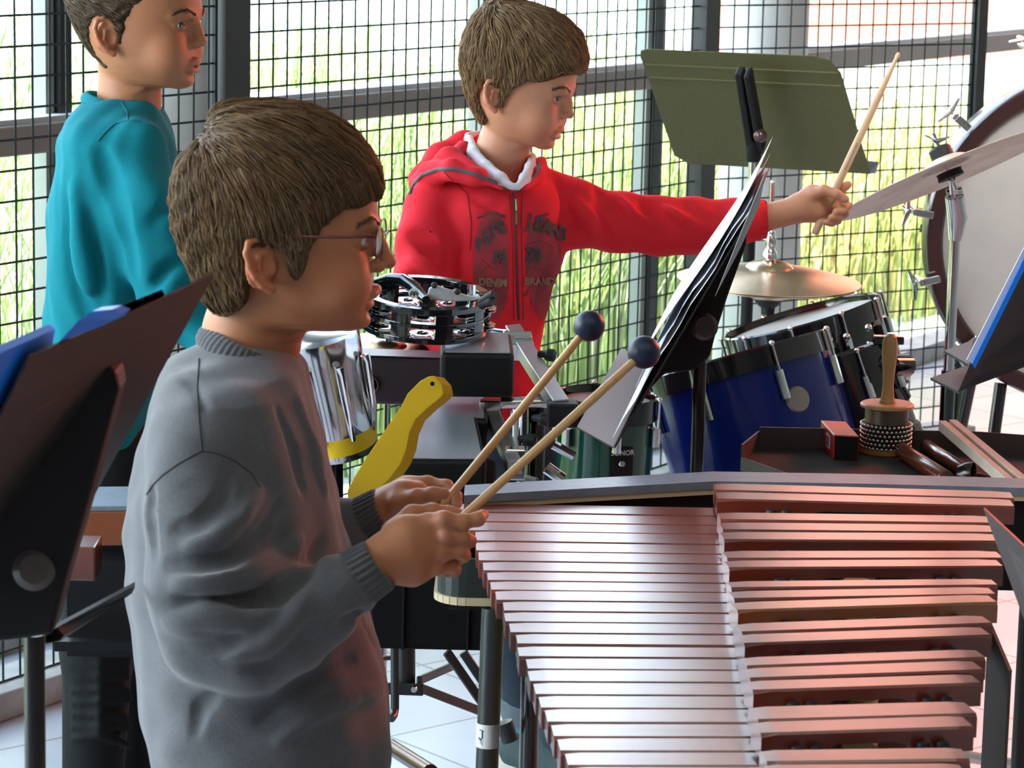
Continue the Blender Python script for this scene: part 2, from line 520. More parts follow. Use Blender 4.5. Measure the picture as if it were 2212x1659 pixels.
# kerb under the mesh
sA0 = -2.2; sPost = splane(PM, 503, 100); sBC = splane(PM, 1516, 300)
zk = 0.057
mb = MB(); a = P0 + DW * sA0; b = P0 + DW * (sBC + 0.2)
mb.prism([a, b, b + NW * 0.14, a + NW * 0.14], (0, 0, zk))
kerb = props(mb.obj('baseboard_window', M_kerb, bevel=0.004), kind='structure')
# C facet
DC = nrm(V(1.45, 1.0, 0)); NC = V(-DC[1], DC[0], 0)
PC = PM + DW * (sBC + 0.0)
sCe = float(np.dot(Wp(2108, 100, PC, NC) - PC, DC))
mb = MB(); a = PC - NC * 0.05; b = a + DC * (sCe + 0.03)
mb.prism([a, b, b + NC * 0.12, a + NC * 0.12], (0, 0, zk))
props(mb.obj('baseboard_far', M_kerb, bevel=0.004), kind='structure')

def mesh_panel(P, D, N, s0, s1, zb, dz, ds, off, label):
    t = thing('wire_mesh_panel', label, 'mesh panel', P + D * s0 + UZ * zk, 'wire mesh panels in front of the windows')
    mb = MB(); k = 0; z = zb; r = 0.0024
    while z < ZC - 0.02:
        mb.tube([P + D * s0 + UZ * z, P + D * s1 + UZ * z], r, 5); z += dz
    s_ = off
    while s_ < s0: s_ += ds
    while s_ < s1:
        p = P + D * s_ - N * 0.0035
        mb.tube([p + UZ * zb, p + UZ * (ZC - 0.02)], r, 5); s_ += ds
    mb.obj('wire_grid', M_wire, t, smooth=True)
    fm = MB(); w_ = 0.008
    for s_ in (s0, s1):
        fm = MB(); fm.bar(P + D * s_ + UZ * zk, P + D * s_ + UZ * (ZC - 0.01), w_, w_, up=D); fm.obj('edge_bar', M_wire, t)
    return t
zb = float(onM(0, 1474)[2]); pA = onM(90, 600); dz = S(64.3, pA) / math.cos(PITCH) * 1.0
sA = splane(PM, 33, 600)
ds = dz * 0.885
mesh_panel(PM, DW, NW, sA0, sPost - 0.06, zb, dz, splane(PM, 70.5, 700) - splane(PM, 33.3, 700), sA - 40 * (splane(PM, 70.5, 700) - splane(PM, 33.3, 700)), 'dark green wire mesh panel behind the girl in teal, left of the square post')
sB1 = splane(PM, 557, 0)
dsB = (splane(PM, 1355, 550) - splane(PM, 1200, 550)) / 7.0
mesh_panel(PM, DW, NW, sPost + 0.03, sBC - 0.03, zb, dz, 0.05, sB1, 'wide dark wire mesh panel behind the boy in the red hoodie')
mesh_panel(PC, DC, NC, 0.03, sCe - 0.01, zb, dz, 0.05, 0.045, 'wire mesh panel between the black post and the bass drum')

def post(P, D, N, s_, w_, d_, name, label, cat='post'):
    mb = MB(); c = P + D * s_
    mb.obox(c + UZ * (ZC / 2 + 0.0), D * w_ / 2, N * d_ / 2, UZ * (ZC / 2))
    return props(mb.obj(name, M_steel, bevel=0.002), label, cat)
post(PM + NW * 0.01, DW, NW, sPost, 0.085, 0.05, 'steel_post', 'square dark steel post standing between the girl and the wide mesh panel')
post(PM, DW, NW, sBC, 0.075, 0.05, 'steel_post', 'black square steel post behind the green music stand')
post(PC, DC, NC, sCe + 0.01, 0.035, 0.035, 'steel_post', 'thin dark red-brown looking post ending the mesh, left of the bass drum')

# columns between mesh and glazing
COLS = []
def column(px, rr, label):
    c = Wp(px, 300, P0 + NW * 0.34, NW); mb = MB(); COLS.append(c)
    mb.lathe([(rr, 0), (rr, ZC)], V(c[0], c[1], 0), n=64)
    return props(mb.obj('concrete_column', M_conc, smooth=True), label, 'column')
column(362, 0.118, 'round grey concrete column right behind the girl in teal')
column(1646, 0.128, 'round pale concrete column behind the green music stand and the hi-hat')

# the glazing: one structure with rail, mullions and panes
win = thing('window_1', None, None, PG + DW * -4); win['kind'] = 'structure'
s0, s1 = float(np.dot(gl - PG, DW)), float(np.dot(gr - PG, DW))
zt, zb_, zl = onG(1263, 155)[2], onG(1263, 204)[2], onG(1263, 145)[2]
mb = MB(); mb.obox(PG + DW * (s0 + s1) / 2 + UZ * (zt + zb_) / 2, DW * (s1 - s0) / 2, NW * 0.03, UZ * (zt - zb_) / 2); mb.obj('window_rail', M_taupe, win, bevel=0.004)
mb = MB(); mb.obox(PG + DW * (s0 + s1) / 2 + UZ * (zt + zl) / 2 + NW * 0.03, DW * (s1 - s0) / 2, NW * 0.05, UZ * (zl - zt) / 2); mb.obj('window_ledge', M_ledge, win)
M_mull2 = mat('mullion_light', (0.35, 0.38, 0.33), 0.5)
for px in (-560, 150, 1082, 1436):
    s_ = splane(PG, px, 30)
    wd = 0.036
    mb = MB(); mb.obox(PG + DW * s_ + UZ * ZC / 2 + NW * 0.045, DW * wd / 2, NW * 0.035, UZ * ZC / 2); mb.obj('mullion', M_black, win)
    mb = MB(); mb.obox(PG + DW * (s_ - wd / 2 - 0.016) + UZ * ZC / 2 + NW * 0.045, DW * 0.013, NW * 0.02, UZ * ZC / 2); mb.obj('mullion_strip', M_mull2, win)
mb = MB(); mb.obox(PG + DW * (s0 + s1) / 2 + UZ * ZC / 2 + NW * 0.06, DW * (s1 - s0) / 2, NW * 0.004, UZ * ZC / 2); mb.obj('glass_pane', M_glass, win)
mb = MB(); mb.obox(PG + DW * (s0 + s1) / 2 + UZ * 0.03 + NW * 0.05, DW * (s1 - s0) / 2, NW * 0.06, UZ * 0.03); mb.obj('window_sill', M_kerb, win)

# ------------------------------------------------------------------ outdoors
def ground_mat():
    m = mat('pale_paving', (0.85, 0.86, 0.80), 0.9, noise=0.85, nscale=1.6, color2=(0.36, 0.52, 0.20), detail=8)
    return m
mb = MB(); g0 = PG + NW * 0.12
mb.prism([g0 - DW * 12 + V(0, 0, -.1), g0 + DW * 60 + V(0, 0, -.1), g0 + DW * 60 + NW * 60 + V(0, 0, -.1), g0 - DW * 12 + NW * 60 + V(0, 0, -.1)], (0, 0, 0.1))
props(mb.obj('outdoor_ground', ground_mat()), kind='structure')

# tall grass and reeds: nobody could count the blades
rng = np.random.default_rng(7)
def grass(n, slo, shi, dlo, dhi, hlo, hhi, cols, name, label, seed, tilt=0.22, wd=0.005):
    r = np.random.default_rng(seed); vs = []; fs = []; cs = []
    for i in range(n):
        s_ = r.uniform(slo, shi); dd = dlo + (dhi - dlo) * r.uniform(0, 1)**1.3
        b = PG + NW * (0.42 + dd) + DW * s_; b[2] = 0
        if dd < .25 and min(np.linalg.norm((b - q_)[:2]) for q_ in COLS) < .42: continue
        cl = math.sin(s_ * 5.1 + 1.3) * math.sin(dd * 4.0 + s_ * 2.3)
        if cl < -0.35 and r.uniform() < 0.7: continue
        h = r.uniform(hlo, hhi) * (1 + 0.25 * cl)
        az = r.uniform(0, 2 * math.pi); ln = V(math.cos(az), math.sin(az), 0) * h * r.uniform(0.02, tilt * 2)
        a2 = r.uniform(0, math.pi); sd = V(math.cos(a2), math.sin(a2), 0) * wd * r.uniform(0.5, 1.6)
        q = len(vs)
        for t in (0, 0.4, 0.75, 1.0):
            c = b + UZ * h * (t - 0.12 * t * t) + ln * t * t; k = 1 - 0.9 * t**2
            vs += [c - sd * k, c + sd * k]
        fs += [(q + 2 * j, q + 2 * j + 1, q + 2 * j + 3, q + 2 * j + 2) for j in range(3)]
        c0 = np.array(cols[r.integers(len(cols))]) * r.uniform(0.6, 1.25); cs += [c0] * 8
    o = raw(name, np.array(vs), fs, mat('leaf_blade', (0.3, 0.4, 0.1), 0.55, attr=True), smooth=False, col=np.clip(np.array(cs), 0, 1))
    return props(o, label, 'grass', kind='stuff')
GR = [(0.42, 0.60, 0.16), (0.55, 0.7, 0.3), (0.30, 0.48, 0.14), (0.7, 0.76, 0.5), (0.8, 0.82, 0.65)]
YL = [(0.7, 0.74, 0.25), (0.62, 0.48, 0.16), (0.62, 0.62, 0.2), (0.40, 0.52, 0.12), (0.75, 0.66, 0.3)]
grass(7500, -3.0, 2.3, 0.0, 2.4, 0.5, 1.25, GR, 'reed_bed', 'tall pale green grass growing outside the left windows', 3, wd=0.004)
grass(6000, 2.4, 4.2, 0.0, 2.0, 0.5, 1.2, GR[:4] + YL[:1], 'reed_bed', 'tall fresh green grass outside the middle windows behind the red hoodie', 4, wd=0.005)
grass(4200, 4.3, 7.5, 0.0, 2.0, 0.4, 0.95, YL, 'reed_bed', 'yellow-green and brown grass outside the right windows by the drums', 5, wd=0.006)
grass(12000, -5.0, 9.0, 2.6, 10.0, 0.5, 1.1, [tuple(c * .72 for c in g) for g in GR], 'meadow', 'pale green meadow grass farther out beyond the reeds', 6, wd=0.012)
# the red painted building outside on the right
M_red = mat('red_render', (0.95, 0.34, 0.24), 0.8, noise=0.1, nscale=2)
q0, q1 = W(1640, 0, Y=13.5), W(2900, 0, Y=15.0)
bt = thing('building', 'red rendered building standing outside beyond the right-hand windows', 'building', V(q0[0], q0[1], 0))
mb = MB(); d = nrm(V(q1[0] - q0[0], q1[1] - q0[1], 0)); nn = V(-d[1], d[0], 0); L = 7.5
a = V(q0[0], q0[1], 0)
mb.prism([a + UZ * .78, a + d * L + UZ * .78, a + d * L + nn * .4 + UZ * .78, a + nn * .4 + UZ * .78], (0, 0, 5.0)); mb.obj('wall_face', M_red, bt)
mb = MB(); mb.prism([a, a + d * L, a + d * L + nn * .35, a + nn * .35], (0, 0, .78)); mb.obj('plinth', mat('white_plinth', (0.8, 0.8, 0.76), 0.8), bt)
# ------------------------------------------------------------------ the big xylophone
def rosewood(name, c1, c2):
    m = mat(name, c1, 0.30, noise=0.9, nscale=16, stretch=(0.12, 1, 1), color2=c2, bump=0.00006, bscale=420, coat=1.0, coat_rough=0.24, spec=0.8)
    m.node_tree.nodes['Principled BSDF'].inputs['Coat IOR'].default_value = 1.75
    return m
M_bar = rosewood('rosewood', (0.24, 0.036, 0.014), (0.10, 0.014, 0.008))
M_barl = rosewood('honey_rosewood', (0.42, 0.16, 0.05), (0.28, 0.09, 0.03))
M_rub = mat('black_rubber', (0.012, 0.012, 0.013), 0.6)
M_chrome = mat('chrome', (0.75, 0.76, 0.78), 0.12, metal=1.0)
M_alu = mat('brushed_aluminium', (0.55, 0.56, 0.58), 0.35, metal=1.0)
M_blackbox = mat('black_satin', (0.006, 0.0065, 0.007), 0.5, spec=.3)
M_beige = mat('beige_edge', (0.62, 0.52, 0.32), 0.6)
M_slate = mat('slate_top', (0.20, 0.25, 0.30), 0.35, noise=0.3, nscale=60)
M_res = mat('resonator_lacquer', (0.03, 0.035, 0.035), 0.3)
ZN, ZA = 0.870, 0.898       # top of the lower and the upper row of bars
def c8(x, y): return (1000 + x / 1.825, 1000 + y / 1.825)
def xbar(pl, pr, wid, zt, parent, m, th=0.021):
    """bar with a tuned arch cut out underneath; pl, pr: mid-line end points on top"""
    pl, pr = np.array(pl), np.array(pr); pl[2] = pr[2] = zt
    d = pr - pl; L = np.linalg.norm(d); d = d / L; sd = V(-d[1], d[0], 0)
    vs, n = [], 15
    for i in range(n):
        t = i / (n - 1); u = abs(t - 0.5) * 2
        tk = th * (0.55 if u < 0.30 else (0.55 + 0.45 * min(1, (u - 0.30) / 0.2)))
        if i in (0, n - 1): ed = 0.002
        else: ed = 0.0
        c = pl + d * L * t; w_ = wid / 2
        for a, z in ((-w_, -tk), (-w_, -0.0022 - ed), (-w_ + 0.0022 + ed, 0 - ed * 0.3), (w_ - 0.0022 - ed, 0 - ed * 0.3), (w_, -0.0022 - ed), (w_, -tk)):
            vs.append(c + sd * a + UZ * z)
    fs = [(i * 6 + k, (i + 1) * 6 + k, (i + 1) * 6 + (k + 1) % 6, i * 6 + (k + 1) % 6) for i in range(n - 1) for k in range(6)]
    fs += [tuple(range(6)), tuple(range((n - 1) * 6, n * 6))[::-1]]
    return raw('bar', vs, fs, m, parent, smooth=False)
xy = thing('xylophone', 'large concert xylophone with two rows of red-brown rosewood bars', 'xylophone', V(0.25, 3.0, 0))
nat = [(-12, 158, 190), (-8, 195, 228), (20, 232, 265), (50, 268, 305), (52, 308, 347), (62, 348, 384), (80, 388, 424), (97, 428, 462), (110, 465, 500), (130, 502, 540),
       (160, 545, 582), (165, 587, 625), (185, 628, 668), (212, 673, 712), (218, 722, 762), (252, 768, 812), (260, 815, 860), (282, 865, 912), (303, 917, 965),
       (328, 968, 1022), (353, 1028, 1078), (378, 1083, 1135), (408, 1140, 1192), (435, 1198, 1250), (460, 1256, 1310), (485, 1316, 1372)]
NB = []
for i, (x, y0, y1) in enumerate(nat):
    sl = 0.018 * max(0.0, 1 - i / 22.0)
    seam = 1000 + (y0) * 0.165
    A = W(*c8(x, y0 + 0), z=ZN); B = W(*c8(x, y1), z=ZN); xr = seam + 70
    C = W(*c8(xr, y0 + sl * (xr - x)), z=ZN); D = W(*c8(xr, y1 + sl * (xr - x)), z=ZN)
    wd = abs(A[1] - B[1]) + 0.002
    NB.append((((A + B) / 2), ((C + D) / 2), wd))
pitch_n = [abs(NB[i][0][1] - NB[i + 1][0][1]) for i in range(len(NB) - 1)]; pitch_n.append(pitch_n[-1])
for i, (a, b, wd) in enumerate(NB): xbar(a, b, min(wd, pitch_n[i] - 0.0022), ZN, xy, M_bar)
acc = [(990, 78, 106, 2165, 112), (1000, 112, 141, 2165, 142), (1010, 193, 222, 2100, 208), (1018, 232, 262, 2110, 244), (1022, 270, 301, 2110, 277), (1033, 345, 375, 2115, 345),
       (1040, 383, 412, 2115, 378), (1050, 465, 491, 2095, 455), (1058, 503, 535, 2085, 486), (1068, 548, 580, 2087, 517), (1085, 632, 666, 2065, 598), (1093, 675, 711, 2060, 643),
       (1105, 765, 800, 2040, 732), (1115, 808, 848, 2030, 776), (1128, 858, 896, 2022, 830), (1145, 960, 1012, 2000, 937), (1157, 1020, 1066, 1990, 994),
       (1185, 1130, 1178, 1980, 1120), (1197, 1187, 1240, 1972, 1182), (1212, 1245, 1297, 1965, 1245)]
ends = [1, 4, 6, 9, 11, 14, 16, 19]
AB = []
for i, (xl, y0, y1, xr, yr) in enumerate(acc):
    A = W(*c8(xl, y0), z=ZA); B = W(*c8(xl, y1), z=ZA); C = W(*c8(xr, yr), z=ZA); D = W(*c8(xr, yr + (y1 - y0) * 0.97), z=ZA)
    AB.append(((A + B) / 2, (C + D) / 2, abs(A[1] - B[1])))
for i, (a, b, wd) in enumerate(AB):
    pt = abs(a[1] - AB[i + 1][0][1]) if i + 1 < len(AB) and i not in ends else 1
    pb = abs(b[1] - AB[i + 1][1][1]) if i + 1 < len(AB) and i not in ends else 1
    xbar(a, b, min(wd, pt - 0.0015, pb - 0.0015), ZA, xy, M_barl if i == 9 else M_bar, th=0.023)
# cord posts (black rubber) on the near side of each group of upper bars
for i in ends[:8]:
    a, b, wd = AB[i]; d = b - a; L = np.linalg.norm(d); d /= L; sd = V(d[1], -d[0], 0)
    for t in (0.205, 0.795):
        for o_ in (-0.009, 0.009):
            c = a + d * (L * t + o_) + sd * (wd / 2 + 0.0078); c[2] = ZA - 0.0205
            mb = MB(); mb.lathe([(0.004, -0.012), (0.004, 0.0), (0.0062, 0.002), (0.0068, 0.006), (0.0052, 0.0095), (0.0, 0.0105)], c, n=12); mb.obj('cord_post', M_rub, xy, smooth=True)
# rails under the nodal points (sloping inward to the high end)
def rail(t, rows, zt, nm):
    p = rows[0][0] + (rows[0][1] - rows[0][0]) * t; q = rows[-1][0] + (rows[-1][1] - rows[-1][0]) * t
    p = np.array(p) + V(0, 0.05, 0); q = np.array(q); p[2] = q[2] = zt
    mb = MB(); mb.bar(p, q, 0.018, 0.028); mb.obj(nm, mat('rail_wood', (0.05, 0.03, 0.02), 0.5), xy, bevel=0.002)
for t, rows, z in ((0.16, NB, ZN - 0.036), (0.70, NB, ZN - 0.036), (0.205, AB, ZA - 0.052), (0.795, AB, ZA - 0.052)): rail(t, rows, z, 'support_rail')
# black sheet added below the bars to darken the gaps between them
mb = MB(); q = [NB[0][0], AB[0][1], AB[-1][1], NB[-1][0]]; q = [V(p[0] + dx, p[1], 0.775) for p, dx in zip(q, (.04, -.03, -.03, .04))]
mb.prism(q, (0, 0, 0.006)); mb.obj('gap_shade_sheet', M_blackbox, xy)
# resonator tubes hanging below
for rows, tt, zt in ((NB, 0.42, ZN - 0.05), (AB, 0.5, ZA - 0.065)):
    for i, (a, b, wd) in enumerate(rows):
        if i % 2 and rows is NB: pass
        c = a + (b - a) * tt; L = 0.42 - 0.3 * i / len(rows); mb = MB()
        mb.lathe([(0.0175, 0), (0.0175, -L), (0.0, -L)], V(c[0], c[1], zt), n=16)
        mb.lathe([(0.0155, -0.001), (0.0155, -L + .01)], V(c[0], c[1], zt), n=16)
        mb.obj('resonator_tube', mat('brass_tube', (0.55, 0.42, 0.2), 0.3, metal=1.0), xy, smooth=True)
# far end board: black box with slate top and beige band, rounded at the left
FA = W(1003, 1083, z=ZA + 0.002); FB = W(2240, 1066, z=ZA + 0.002)
yb = FB[1]
e0 = W(985, 1083, z=0.885); e1 = W(1545, 1043, z=0.90)
def end_board():
    # top surface, running left to right at the far end, then turned towards the player at the left
    ye = W(1545, 1043, z=0.895)[1]; yl = W(1000, 1084, z=0.895)[1]
    p = [W(1002, 1087, z=0.874), W(1260, 1072, z=0.874), W(1548, 1056, z=0.876), W(1900, 1062, z=0.876), W(2260, 1072, z=0.876)]
    mb = MB(); w_ = 0.06
    for i in range(4):
        a, b = p[i], p[i + 1]
        mb.prism([a, b, b + V(0, w_, 0), a + V(0, w_, 0)], (0, 0, 0.010))
    mb.obj('end_board_top', M_slate, xy)
    mb = MB()
    for i in range(4):
        a, b = p[i] + V(0, 0.004, -0.008), p[i + 1] + V(0, 0.004, -0.008)
        mb.prism([a, b, b + V(0, w_ - .008, 0), a + V(0, w_ - .008, 0)], (0, 0, 0.008))
    mb.obj('end_board_edge', M_beige, xy)
    mb = MB()
    for i in range(4):
        a, b = p[i] + V(0, 0.02, -0.13), p[i + 1] + V(0, 0.02, -0.13)
        mb.prism([a, b, b + V(0, .03, 0), a + V(0, .03, 0)], (0, 0, 0.122))
    mb.obj('end_board_panel', M_blackbox, xy)
end_board()
# side cheek at the player's left: black panel with beige band along its foot and a rounded corner
yk = 3.30
c0, c1 = W(952, 1180, Y=yk), W(1075, 1180, Y=yk); zb0 = W(952, 1290, Y=yk)[2]; zt0 = 0.865
rr = 0.035; path = []
for k in range(7):
    a = math.pi + (math.pi / 2) * k / 6
    path.append(V(c0[0] + rr + rr * math.cos(a) - 0.004, yk + rr + rr * math.sin(a), 0))
path = [V(path[0][0], yk + 0.22, 0)] + path + [V(c1[0] + 0.03, yk, 0)]
def strip(path, z0, z1, th, grow=0.0):
    mb = MB()
    for i in range(len(path) - 1):
        a, b = path[i], path[i + 1]; d = nrm(b - a); o_ = V(d[1], -d[0], 0)
        mb.prism([V(a[0], a[1], z0) + o_ * grow, V(b[0], b[1], z0) + o_ * grow, V(b[0], b[1], z0) - o_ * th, V(a[0], a[1], z0) - o_ * th], (0, 0, z1 - z0))
    return mb
strip(path, zb0, zt0 - 0.02, 0.006).obj('side_panel', mat('dark_green_black', (0.02, 0.03, 0.026), 0.4), xy, smooth=True)
strip(path, zb0 - 0.009, zb0, 0.012, 0.004).obj('side_panel_band', M_beige, xy, smooth=True)
mb = MB(); mb.obox(V(c0[0] + 0.085, yk + 0.03, zb0 - 0.013), V(.075, 0, 0), V(0, .02, 0), V(0, 0, .005)); mb.obj('cross_bar', M_blackbox, xy)
# legs: near left leg is in view with its paper tag
def leg(pt, pb_, wpx, nm='leg'):
    mb = MB(); r = S(wpx, pt) / 2
    mb.tube([pt, pb_], r, 20); mb.obj(nm, M_res, xy, smooth=True)
pt = W(1065, 1312, Y=3.30); pb_ = V(pt[0] - 0.012, pt[1], 0.05)
leg(pt, pb_, 50)
for (x, y) in ((AB[0][1][0] + 0.03, AB[0][1][1] + 0.02), (NB[-1][0][0] + 0.03, NB[-1][0][1] - 0.03), (AB[-1][1][0] - 0.01, AB[-1][1][1] - 0.03)):
    leg(V(x, y, ZN - 0.06), V(x, y, 0.05), 34)
    mb = MB(); mb.lathe([(0.028, -0.012), (0.028, 0.012)], V(x, y, 0.03), axis=(1, 0, 0), n=20); mb.obj('caster', M_rub, xy, smooth=True)
mb = MB(); mb.lathe([(0.028, -0.012), (0.028, 0.012)], V(pb_[0], pb_[1], 0.03), axis=(1, 0, 0), n=20); mb.obj('caster', M_rub, xy, smooth=True)
# paper tag wrapped on the leg with handwriting
tc_ = pt + (pb_ - pt) * ((pt[2] - W(1050, 1585, Y=3.3)[2]) / (pt[2] - pb_[2])); rt = S(50, pt) / 2 + 0.0008; hh = S(27, pt)
mb = MB(); n = 14
for k in range(n):
    a0, a1 = math.radians(-170 + 135 * k / n), math.radians(-170 + 135 * (k + 1) / n)
    q = [tc_ + V(math.cos(a) * rt, math.sin(a) * rt, z) for a, z in ((a0, -hh), (a1, -hh), (a1, hh), (a0, hh))]
    mb.add(q, [(0, 1, 2, 3)])
mb.obj('paper_tag', mat('paper', (0.78, 0.78, 0.78), 0.7), xy, smooth=True)
wr = MB()
for strk in ([(-.02, .55), (-.02, -.1), (-.25, -.3), (-.4, -.1)], [(.0, -.35), (-.15, -.35), (-.2, -.15)], [(.0, -.5), (-.25, -.5)], [(.0, -.65), (-.05, -.66)], [(-.3, .55), (.1, .5)]):
    pts = []
    for u, v in strk:
        a = math.radians(-118 + u * 50); pts.append(tc_ + V(math.cos(a) * (rt + .0006), math.sin(a) * (rt + .0006), v * hh))
    wr.tube(pts, 0.0006, 5)
wr.obj('handwriting', mat('pen_ink', (0.15, 0.15, 0.18), 0.6), xy)
# right-hand cover: grey curtain panel under the high side with latch
r0, r1 = W(2150, 1345, Y=3.0), W(2105, 1659, Y=2.75)
mb = MB()
q0 = W(2135, 1345, Y=3.15); q1 = W(2185, 1345, Y=2.95)
mb.prism([V(q0[0], q0[1], 0.08), V(q1[0], q1[1], 0.08), V(q1[0] + .004, q1[1] + .004, 0.08), V(q0[0] + .004, q0[1] + .004, 0.08)], (0, 0, q0[2] - 0.08))
mb.obj('cover_panel', mat('grey_cover', (0.05, 0.045, 0.042), 0.5), xy)
# ------------------------------------------------------------------ music stands
M_olive = mat('olive_black_paint', (0.10, 0.092, 0.026), 0.5, noise=0.2, nscale=90)
M_sblack = mat('stand_black', (0.006, 0.006, 0.007), 0.5, spec=.3)
M_sbrown = mat('stand_brown_black', (0.016, 0.0125, 0.012), 0.5)
M_paper = mat('white_paper', (0.8, 0.8, 0.8), 0.7)
M_blue = mat('blue_plastic', (0.006, 0.20, 0.85), 0.4)
M_plast = glass_mat('plastic_sleeve', (0.55, 0.58, 0.6), 0.35, 0.2)
def quadplate(mb, c, th):
    """plate from 4 corners (ordered), thickness along its normal"""
    c = [np.array(p, dtype=float) for p in c]; n = nrm(np.cross(c[1] - c[0], c[3] - c[0]))
    mb.prism(c, n * th); return n
def lerp(a, b, t): return np.array(a) + (np.array(b) - np.array(a)) * t
def bil(c, u, v): return lerp(lerp(c[0], c[1], u), lerp(c[3], c[2], u), v)
def base_tripod(t, p, m, r=0.011, R=0.30, a0=0.4):
    for k in range(3):
        a = a0 + k * 2.094; mb = MB()
        e = V(p[0] + math.cos(a) * R, p[1] + math.sin(a) * R, 0.012)
        mb.tube([V(p[0], p[1], 0.10) + V(math.cos(a), math.sin(a), 0) * 0.012, V(p[0], p[1], 0.05) + V(math.cos(a), math.sin(a), 0) * R * 0.6, e], r, 8)
        mb.obj('leg', m, t, smooth=True)
# --- the green one, seen from behind
def desk(c, m, mt, t, corner=0.06, ridges=True, ledge=0.045):
    n0 = nrm(np.cross(c[1] - c[0], c[3] - c[0]))
    poly = [bil(c, u, v) for u, v in ((0, corner), (corner * .2, corner * .25), (corner * .7, 0), (1 - corner * 2, 0), (1 - corner * .6, corner * .5), (1, corner * 2.2), (1, 1), (0.06, 1), (0, .93))]
    mb = MB(); mb.prism(poly, n0 * 0.0022); mb.obj('desk', m, t)
    if ridges:
        for v in (0.13, 0.24):
            r_ = MB(); r_.tube([bil(c, 0.015, v) + n0 * 0, bil(c, 0.985, v)], 0.0028, 8); r_.obj('ridge', m, t, smooth=True)
    return n0
TL, TR, BR, BL = W(1378, 106, Y=6.30), W(1806, 124, Y=6.12), W(1880, 376, Y=6.32), W(1462, 352, Y=6.50)
ga = thing('music_stand', 'olive green metal music stand seen from behind, right of the boy in red', 'music stand', V(W(1624, 345, Y=6.32)[0], 6.32, 0), 'music stands')
cA = [TL, TR, BR, BL]
n0 = desk(cA, M_olive, None, ga)
if n0[1] > 0: n0 = -n0
mb = MB(); a, b = W(1598, 152, Y=6.14), W(1626, 330, Y=6.27)
mb.bar(a, b, 0.016, 0.03, up=n0); mb.obj('bracket', M_sblack, ga, bevel=0.003)
mb = MB(); a, b = W(1616, 156, Y=6.12), W(1646, 322, Y=6.26); mb.bar(a, b, 0.012, 0.034, up=n0); mb.obj('bracket', M_sblack, ga, bevel=0.003)
mb = MB(); mb.ball(W(1642, 293, Y=6.20), S(15, W(1642, 293, Y=6.2))); mb.obj('tilt_knob', mat('dull_knob', (0.12, 0.07, 0.07), 0.2, metal=0.6), ga, smooth=True)
mb = MB(); mb.tube([W(1627, 300, Y=6.25), W(1627, 346, Y=6.26)], 0.017, 14); mb.obj('collar', M_sblack, ga, smooth=True)
pa = W(1625, 345, Y=6.26)
mb = MB(); mb.tube([pa, V(pa[0], pa[1], 0.75)], 0.0085, 14); mb.obj('pole', M_chrome, ga, smooth=True)
mb = MB(); mb.tube([V(pa[0], pa[1], 0.92), V(pa[0], pa[1], 0.03)], 0.0135, 14); mb.obj('lower_tube', M_sblack, ga, smooth=True)
base_tripod(ga, pa, M_sblack)
lg = MB(); quadplate(lg, [W(1866, 346, Y=6.36), W(1899, 350, Y=6.42), W(1892, 374, Y=6.43), W(1874, 376, Y=6.36)], 0.002); lg.obj('ledge_end', mat('grey_ledge', (0.1, 0.11, 0.14), 0.4), ga)
# --- the one in the middle, edge-on, full of white sheets
gb = thing('music_stand', 'black music stand seen edge-on beyond the blue mallets, loaded with white sheets', 'music stand', V(W(1512, 790, Y=3.98)[0], 3.98, 0), 'music stands')
nb, nt_ = W(1326, 966, Y=3.75), W(1617, 472, Y=3.75)
fb = W(1411, 786, z=nb[2]); ft = nt_ + (fb - nb) * 1.0
cB = [nb, fb, ft, nt_]
mb = MB(); quadplate(mb, cB, 0.0022); mb.obj('desk', M_sblack, gb)
dl = W(1246, 922, z=nb[2] + 0.004) - nb
mb = MB(); quadplate(mb, [nb, nb + dl, W(1342, 752, z=nb[2] + .004), fb], 0.002); mb.obj('ledge', mat('ledge_rosy_black', (0.06, 0.024, 0.028), 0.4), gb)
ys = 3.95
poly = [W(x, y, Y=ys) for x, y in ((1617, 474), (1612, 530), (1572, 640), (1546, 722), (1534, 770), (1500, 800), (1436, 808), (1396, 850), (1440, 770), (1560, 570))]
mb = MB(); mb.prism(poly, (0, 0.05, 0)); mb.obj('bracket', M_sblack, gb, bevel=0.003)
kc = W(1520, 705, Y=3.925)
mb = MB(); mb.lathe([(0.019, 0), (0.019, 0.008), (0.014, 0.012), (0.0, 0.013)], kc, axis=(0.1, -1, 0.1), n=28); mb.obj('tilt_knob', mat('knob_dark', (0.06, 0.045, 0.045), 0.25), gb, smooth=True)
pb0 = W(1513, 770, Y=3.98)
mb = MB(); mb.tube([pb0, V(pb0[0], pb0[1], 0.03)], 0.0092, 18); mb.obj('pole', mat('pole_gloss', (0.02, 0.018, 0.02), 0.15), gb, smooth=True)
base_tripod(gb, pb0, M_sblack, R=0.24, a0=1.2)
